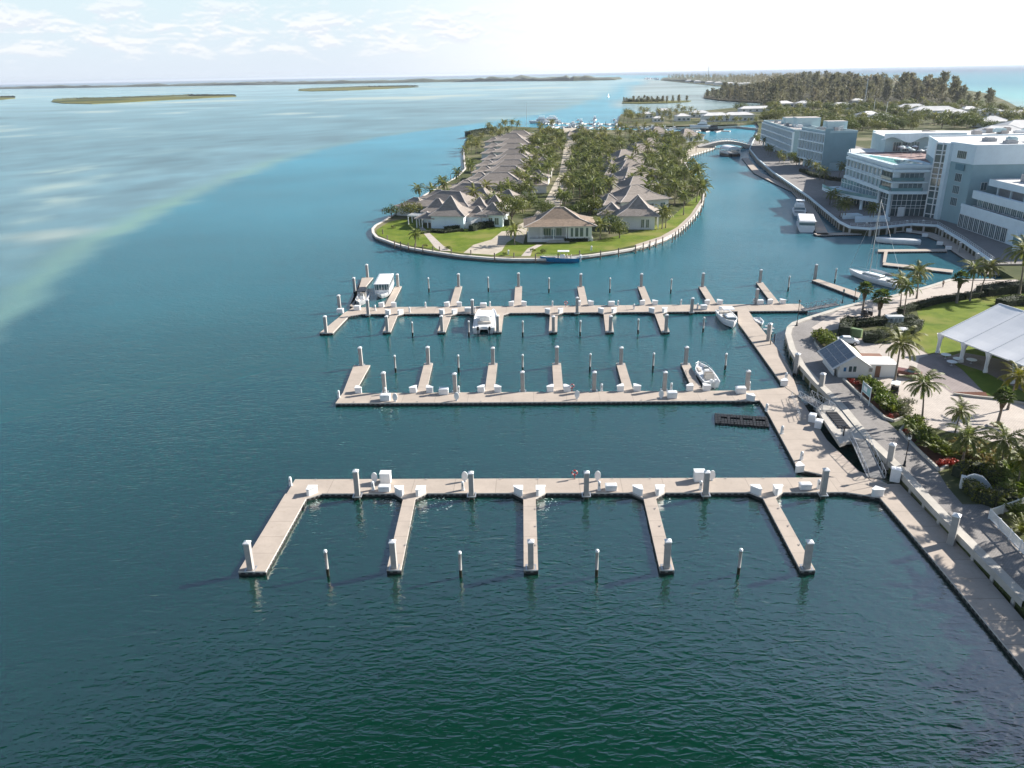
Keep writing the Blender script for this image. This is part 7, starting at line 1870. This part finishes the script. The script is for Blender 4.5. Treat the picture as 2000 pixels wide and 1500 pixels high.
# ------------------------------------------------------------------ the wooded land behind the hotel
CAS = [casuarina_mesh('casuarina_tree', 400 + i, 17 + 2 * i, 5.6 + .4 * i) for i in range(4)]
CASD = MB()
forest_s = '1488,214 1560,207 1625,210 1690,206 1760,204 1850,209 1905,207 1850,192 1770,180 1700,174 1620,167 1540,166 1502,176'
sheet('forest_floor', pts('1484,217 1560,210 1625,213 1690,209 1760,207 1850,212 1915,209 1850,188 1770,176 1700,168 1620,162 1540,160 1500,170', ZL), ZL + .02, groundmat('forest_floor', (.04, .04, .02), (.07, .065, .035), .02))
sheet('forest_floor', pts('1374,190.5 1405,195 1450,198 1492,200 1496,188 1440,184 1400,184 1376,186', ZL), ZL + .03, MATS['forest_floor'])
GF = 'casuarina trees of the wood behind the hotel'
field(205, forest_s, CAS, 'casuarina_tree', 'feathery grey-green casuarina in the wood behind the hotel', 'tree', GF, (.95, 1.75), gap=10, pw=1.5)
field(44, '1404,196 1450,198.5 1490,200 1494,192 1450,188 1408,187', CAS, 'casuarina_tree', 'feathery casuarina in the dense clump on the shore point', 'tree', 'casuarinas on the shore point', (.9, 1.2), gap=8)
field(8, '1376,190 1402,194 1402,187 1378,187', CAS, 'casuarina_tree', 'small casuarina at the tip of the shore point', 'tree', 'casuarinas at the tip of the point', (.55, .75), gap=7)
field(18, '1216,202 1345,200 1345,198.5 1218,200.5', CAS, 'casuarina_tree', 'thin casuarina on the low strip island before the shore point', 'tree', 'casuarinas on the strip island', (.3, .62), z=1.0, gap=5)
for k, (x, y, s) in enumerate(((1905, 208, 1.0), (1928, 206, 1.05), (1934, 209, .9), (1880, 205, .9), (1868, 204, .95), (1890, 210, .8))): single('casuarina_tree', CAS[k % 4], at(x, y, ZL), k, 'wind-swept casuarina at the ocean end of the wood', 'tree', 'casuarinas at the ocean end of the wood', s)
# the farther wood reads as one mass
def far_wood(name, label, s, n, hs, seed):
    rr = random.Random(seed); poly = pts(s, ZL); xs = [p.x for p in poly]; ys = [p.y for p in poly]; mb = MB(); k = 0
    while k < n:
        p = (rr.uniform(min(xs), max(xs)), rr.uniform(min(ys), max(ys)))
        if not inpoly(p, poly): continue
        k += 1; h = rr.uniform(*hs); w = h * .3
        for j in range(46):
            t = rr.random() ** .7; a = rr.uniform(0, 6.28); r = w * (1 - t * .8) * rr.uniform(.3, 1); q = Vector((p[0] + r * math.cos(a), p[1] + r * math.sin(a), ZL + h * (.1 + .9 * t)))
            v = Vector((math.cos(a) * .6, math.sin(a) * .6, rr.uniform(.2, 1))) * h * .12; sd_ = Vector((-math.sin(a), math.cos(a), rr.uniform(-.4, .4))) * h * .035
            mb.face([q - sd_, q + v * .5 - sd_ * 1.3, q + v, q + v * .5 + sd_ * 1.3])
    return tag(mb.build(name, casu_l), label, 'wood', kind='stuff')
far_wood('woodland', 'far casuarina wood running along the headland towards the inlet', '1500,178 1620,168 1700,175 1770,181 1850,190 1760,170 1660,158 1560,152 1480,155 1430,160 1420,166 1470,172', 520, (20, 30), 5)
far_wood('headland_wood', 'far wooded headland at the inlet', '1296,155.5 1340,160 1420,166 1500,172 1500,160 1440,154 1330,152', 330, (16, 28), 6)
for k, (x, y) in enumerate(((1345, 160.5), (1362, 162), (1385, 164), (1402, 165.5), (1425, 167), (1444, 168), (1458, 167), (1405, 162))):
    house('white_house', 'tiny pale house on the shore of the far headland', at(x, y, ZL), 26, 14, 7, .1, group='houses on the far headland', nw=0)
for k, (x, y, w, d, h, rz, lab) in enumerate((
        (1530, 209, 22, 14, 5, 10, 'white-roofed house at the foot of the casuarina wood, leftmost'), (1568, 209, 20, 14, 5, -5, 'pale roofed house right of the leftmost house below the wood'), (1672, 203, 16, 12, 5, 0, 'small white house inside the casuarina wood'),
        (1640, 213, 24, 14, 5, 8, 'white house half hidden between palms below the thin mast'), (1778, 219, 34, 18, 5, -6, 'long white-roofed house at the right foot of the wood'), (1822, 227, 44, 18, 6, -8, 'large ribbed white roof right behind the hotel trees'), (1862, 231, 26, 16, 5, -4, 'white roof right of the large ribbed roof'),
        (1694, 236, 20, 14, 6, 12, 'white gabled house among dark trees behind the link wing'), (1716, 242, 22, 14, 6, 10, 'second white gabled house behind the link wing'), (1935, 248, 22, 18, 5, -8, 'white hipped roof near the right edge among palms'), (1992, 268, 34, 22, 7, -6, 'biggest white roof at the right edge'), (1950, 274, 30, 18, 6, -10, 'low white gable beside the biggest right edge roof'), (1985, 232, 20, 14, 5, 0, 'pale grey roof on the ocean side near the right edge'), (1890, 222, 18, 12, 5, 5, 'pale roof among the ocean side trees'), (1932, 226, 20, 12, 5, -4, 'grey roof among the ocean side palms'))):
    house('white_house', lab, at(x, y, ZL), w, d, h, R(rz), nw=4)
HS = [(o.location.x, o.location.y, 15) for o in bpy.data.objects if o.get('category') == 'house'] + [(200, 330, 62), (215, 275, 48), (170, 425, 22), (176, 500, 26), (172, 470, 26)]
land_s = '1480,238 1500,215 1560,212 1640,214 1760,208 1900,212 2080,232 2080,290 1990,262 1900,256 1760,246 1700,255 1660,262 1600,246 1560,240 1500,244'
BIG = [tree_mesh('tree', 420 + i, hh, ww, tree_l, 16, .95) for i, (hh, ww) in enumerate(((9, 12), (8, 10), (10.5, 13)))]
field(130, land_s, BIG, 'broadleaf_tree', 'rounded dark green tree in the gardens behind the hotel', 'tree', 'garden trees behind the hotel', (.75, 1.2), gap=9, avoid=HS, pw=1.25)
field(85, land_s, MIDP, 'palm_tree', 'coconut palm in the gardens behind the hotel', 'palm tree', 'garden palms behind the hotel', (1.0, 1.5), gap=7, avoid=HS, pw=1.2)
far_wood('shrubland', 'low scrub filling the gardens behind the hotel', land_s, 420, (3, 5), 9)
def mast(x, y, h, w, label):
    p = at(x, y, ZL); o = thing('lattice_mast', label, 'mast', p); b = MB(); n = int(h / 3)
    L3 = [Vector((w * math.cos(a), w * math.sin(a), 0)) for a in (0, 2.09, 4.19)]
    for q in L3: b.bar(q, q * .5 + Vector((0, 0, h)), w * .28)
    for k in range(n):
        for i in range(3):
            s0, s1 = 1 - .5 * k / n, 1 - .5 * (k + 1) / n; b.bar(L3[i] * s0 + Vector((0, 0, h * k / n)), L3[(i + 1) % 3] * s1 + Vector((0, 0, h * (k + 1) / n)), w * .16)
    b.build('lattice', steel, o)
mast(1688, 207, 34, .9, 'tall thin lattice mast in front of the casuarina wood'); mast(1382, 160, 62, 2.2, 'distant lattice mast on the far headland')
for k, (x, y) in enumerate(((1704, 232), (1728, 238))):
    p = at(x, y, ZL); o = thing('flagpole', ('slim white pole left of two behind the hotel', 'slim white pole right of two behind the hotel')[k], 'pole', p); MB().tube([(0, 0, 0), (0, 0, 18)], .2, 6).build('pole', white2, o)

# the nearest palms stand as single trees; the crowded rest behind them is one mass
PALMS.sort(key=lambda q: math.hypot(q[1][0], q[1][1]) / q[5])
n_single = 296 - sum(1 for o in bpy.data.objects if o.name.startswith('palm_tree') and o.parent is None)
for me, loc, rz, label, group, sc in PALMS[:n_single]: single('palm_tree', me, loc, rz, label, 'palm tree', group, sc)
def palm_mass(lst):
    vs, fs, mi, base = [], [], [], 0
    cache = {}
    for me, loc, rz, label, group, sc in lst:
        if me.name not in cache:
            v = np.empty(len(me.vertices) * 3); me.vertices.foreach_get('co', v); m_ = np.empty(len(me.polygons), dtype=int); me.polygons.foreach_get('material_index', m_)
            cache[me.name] = (v.reshape(-1, 3), [tuple(p.vertices) for p in me.polygons], m_.tolist())
        v, f, m_ = cache[me.name]; c, s_ = math.cos(rz) * sc, math.sin(rz) * sc
        vs.append(np.column_stack([v[:, 0] * c - v[:, 1] * s_ + loc[0], v[:, 0] * s_ + v[:, 1] * c + loc[1], v[:, 2] * sc + loc[2]]))
        fs += [tuple(i + base for i in q) for q in f]; mi += m_; base += len(v)
    me = bpy.data.meshes.new('palm_grove'); me.from_pydata(np.vstack(vs).tolist(), [], fs)
    for mt in (bark, palm_l): me.materials.append(mt)
    me.polygons.foreach_set('material_index', mi); me.update()
    o = bpy.data.objects.new('palm_grove', me); COL.objects.link(o); tag(o, 'distant palm groves at the back of the island, on the spit and in the gardens', 'palm grove', kind='stuff')
palm_mass(PALMS[n_single:])

# froth where the water circulators bubble beside the finger roots
def foam():
    rr = random.Random(3); mb = MB()
    for x, y, n, w in ((846, 984, 60, 2.0), (1066, 985, 42, 1.6), (1284, 976, 26, 1.4), (604, 984, 24, 1.3), (764, 980, 12, 1.0), (790, 622, 22, 1.5), (888, 622, 20, 1.5), (990, 619, 14, 1.3), (742, 800, 16, 1.0), (1480, 795, 12, 1.0)):
        c = at(x, y, .006)
        for k in range(n):
            a, r = rr.uniform(0, 6.28), w * math.sqrt(rr.random()); px, py = c.x + r * math.cos(a) * 1.3, c.y + r * math.sin(a); L = rr.uniform(.04, .20); t = rr.uniform(-.6, .9); q = rr.uniform(.02, .06)
            mb.face([(px - L * math.cos(t), py - L * math.sin(t), .006 + k * 2e-5), (px + q * math.sin(t), py - q * math.cos(t), .006 + k * 2e-5), (px + L * math.cos(t), py + L * math.sin(t), .006 + k * 2e-5), (px - q * math.sin(t), py + q * math.cos(t), .006 + k * 2e-5)])
    tag(mb.build('foam', foamm), 'white froth flecks on the water beside the finger roots', 'foam', kind='stuff')
foam()

# feathery clump palms in the promenade beds, and fuller planting at the right edge
def clump_mesh(seed, n, L):
    rr = random.Random(seed); mb = MB()
    for i in range(n):
        a = i * 2.39996; frond(mb, (.18 * math.cos(a), .18 * math.sin(a), 0), a, R(rr.uniform(48, 86)), L * rr.uniform(.75, 1.1), 13, R(rr.uniform(55, 95)), rr, 0, .15, .55)
    return mb.mesh('clump_palm', shrub_l)
CL = [clump_mesh(500 + i, 18, 2.7 + .3 * i) for i in range(2)]
for k, (x, y, sc) in enumerate(((1706, 764, .8), (1718, 778, .9), (1734, 794, .9), (1742, 806, .8), (1700, 755, .75))): single('clump_palm', CL[k % 2], at(x, y, ZL), k * 1.9, 'feathery clump palm in the flower bed behind the sign', 'palm', 'clump palms behind the sign', sc)
for k, (x, y, sc) in enumerate(((1783, 838, .85), (1798, 856, .9), (1812, 868, .9), (1826, 884, .9), (1845, 892, .85))): single('clump_palm', CL[k % 2], at(x, y, ZL), k * 2.3, 'feathery clump palm in the flower bed behind the lamp post', 'palm', 'clump palms behind the lamp post', sc)
for k, (x, y, sc) in enumerate(((1925, 912, 1.0), (1950, 940, .9), (1972, 925, 1.15), (1990, 960, 1.1), (1998, 905, 1.2), (1908, 895, .8), (1975, 975, 1.0))): single('clump_palm', CL[k % 2], at(x, y, ZL), k * 1.3, 'feathery clump palm in the garden behind the curved white wall', 'palm', 'clump palms behind the curved wall', sc)
for k, (x, y, sc) in enumerate(((1985, 1010, .9), (1996, 1040, .8), (1975, 1000, .8))): single('clump_palm', CL[k % 2], at(x, y, ZL), k * 1.3, 'feathery clump palm inside the white picket fence', 'palm', 'clump palms inside the fence', sc)
palm(NEAR[1], at(1992, 930, ZL), .62, 2.0, 'palm at the right edge above the white picket fence', G_P)
for k in range(26):
    x, y = 1612 + (k % 13) * 14 + rb.uniform(-5, 5), 247 + (k // 13) * 9 + rb.uniform(-3, 6)
    single('broadleaf_tree', BIG[k % 3], at(x, y, ZL), k, 'dark green tree right behind the low link wing of the hotel', 'tree', 'trees behind the hotel link wing', rb.uniform(.8, 1.15))
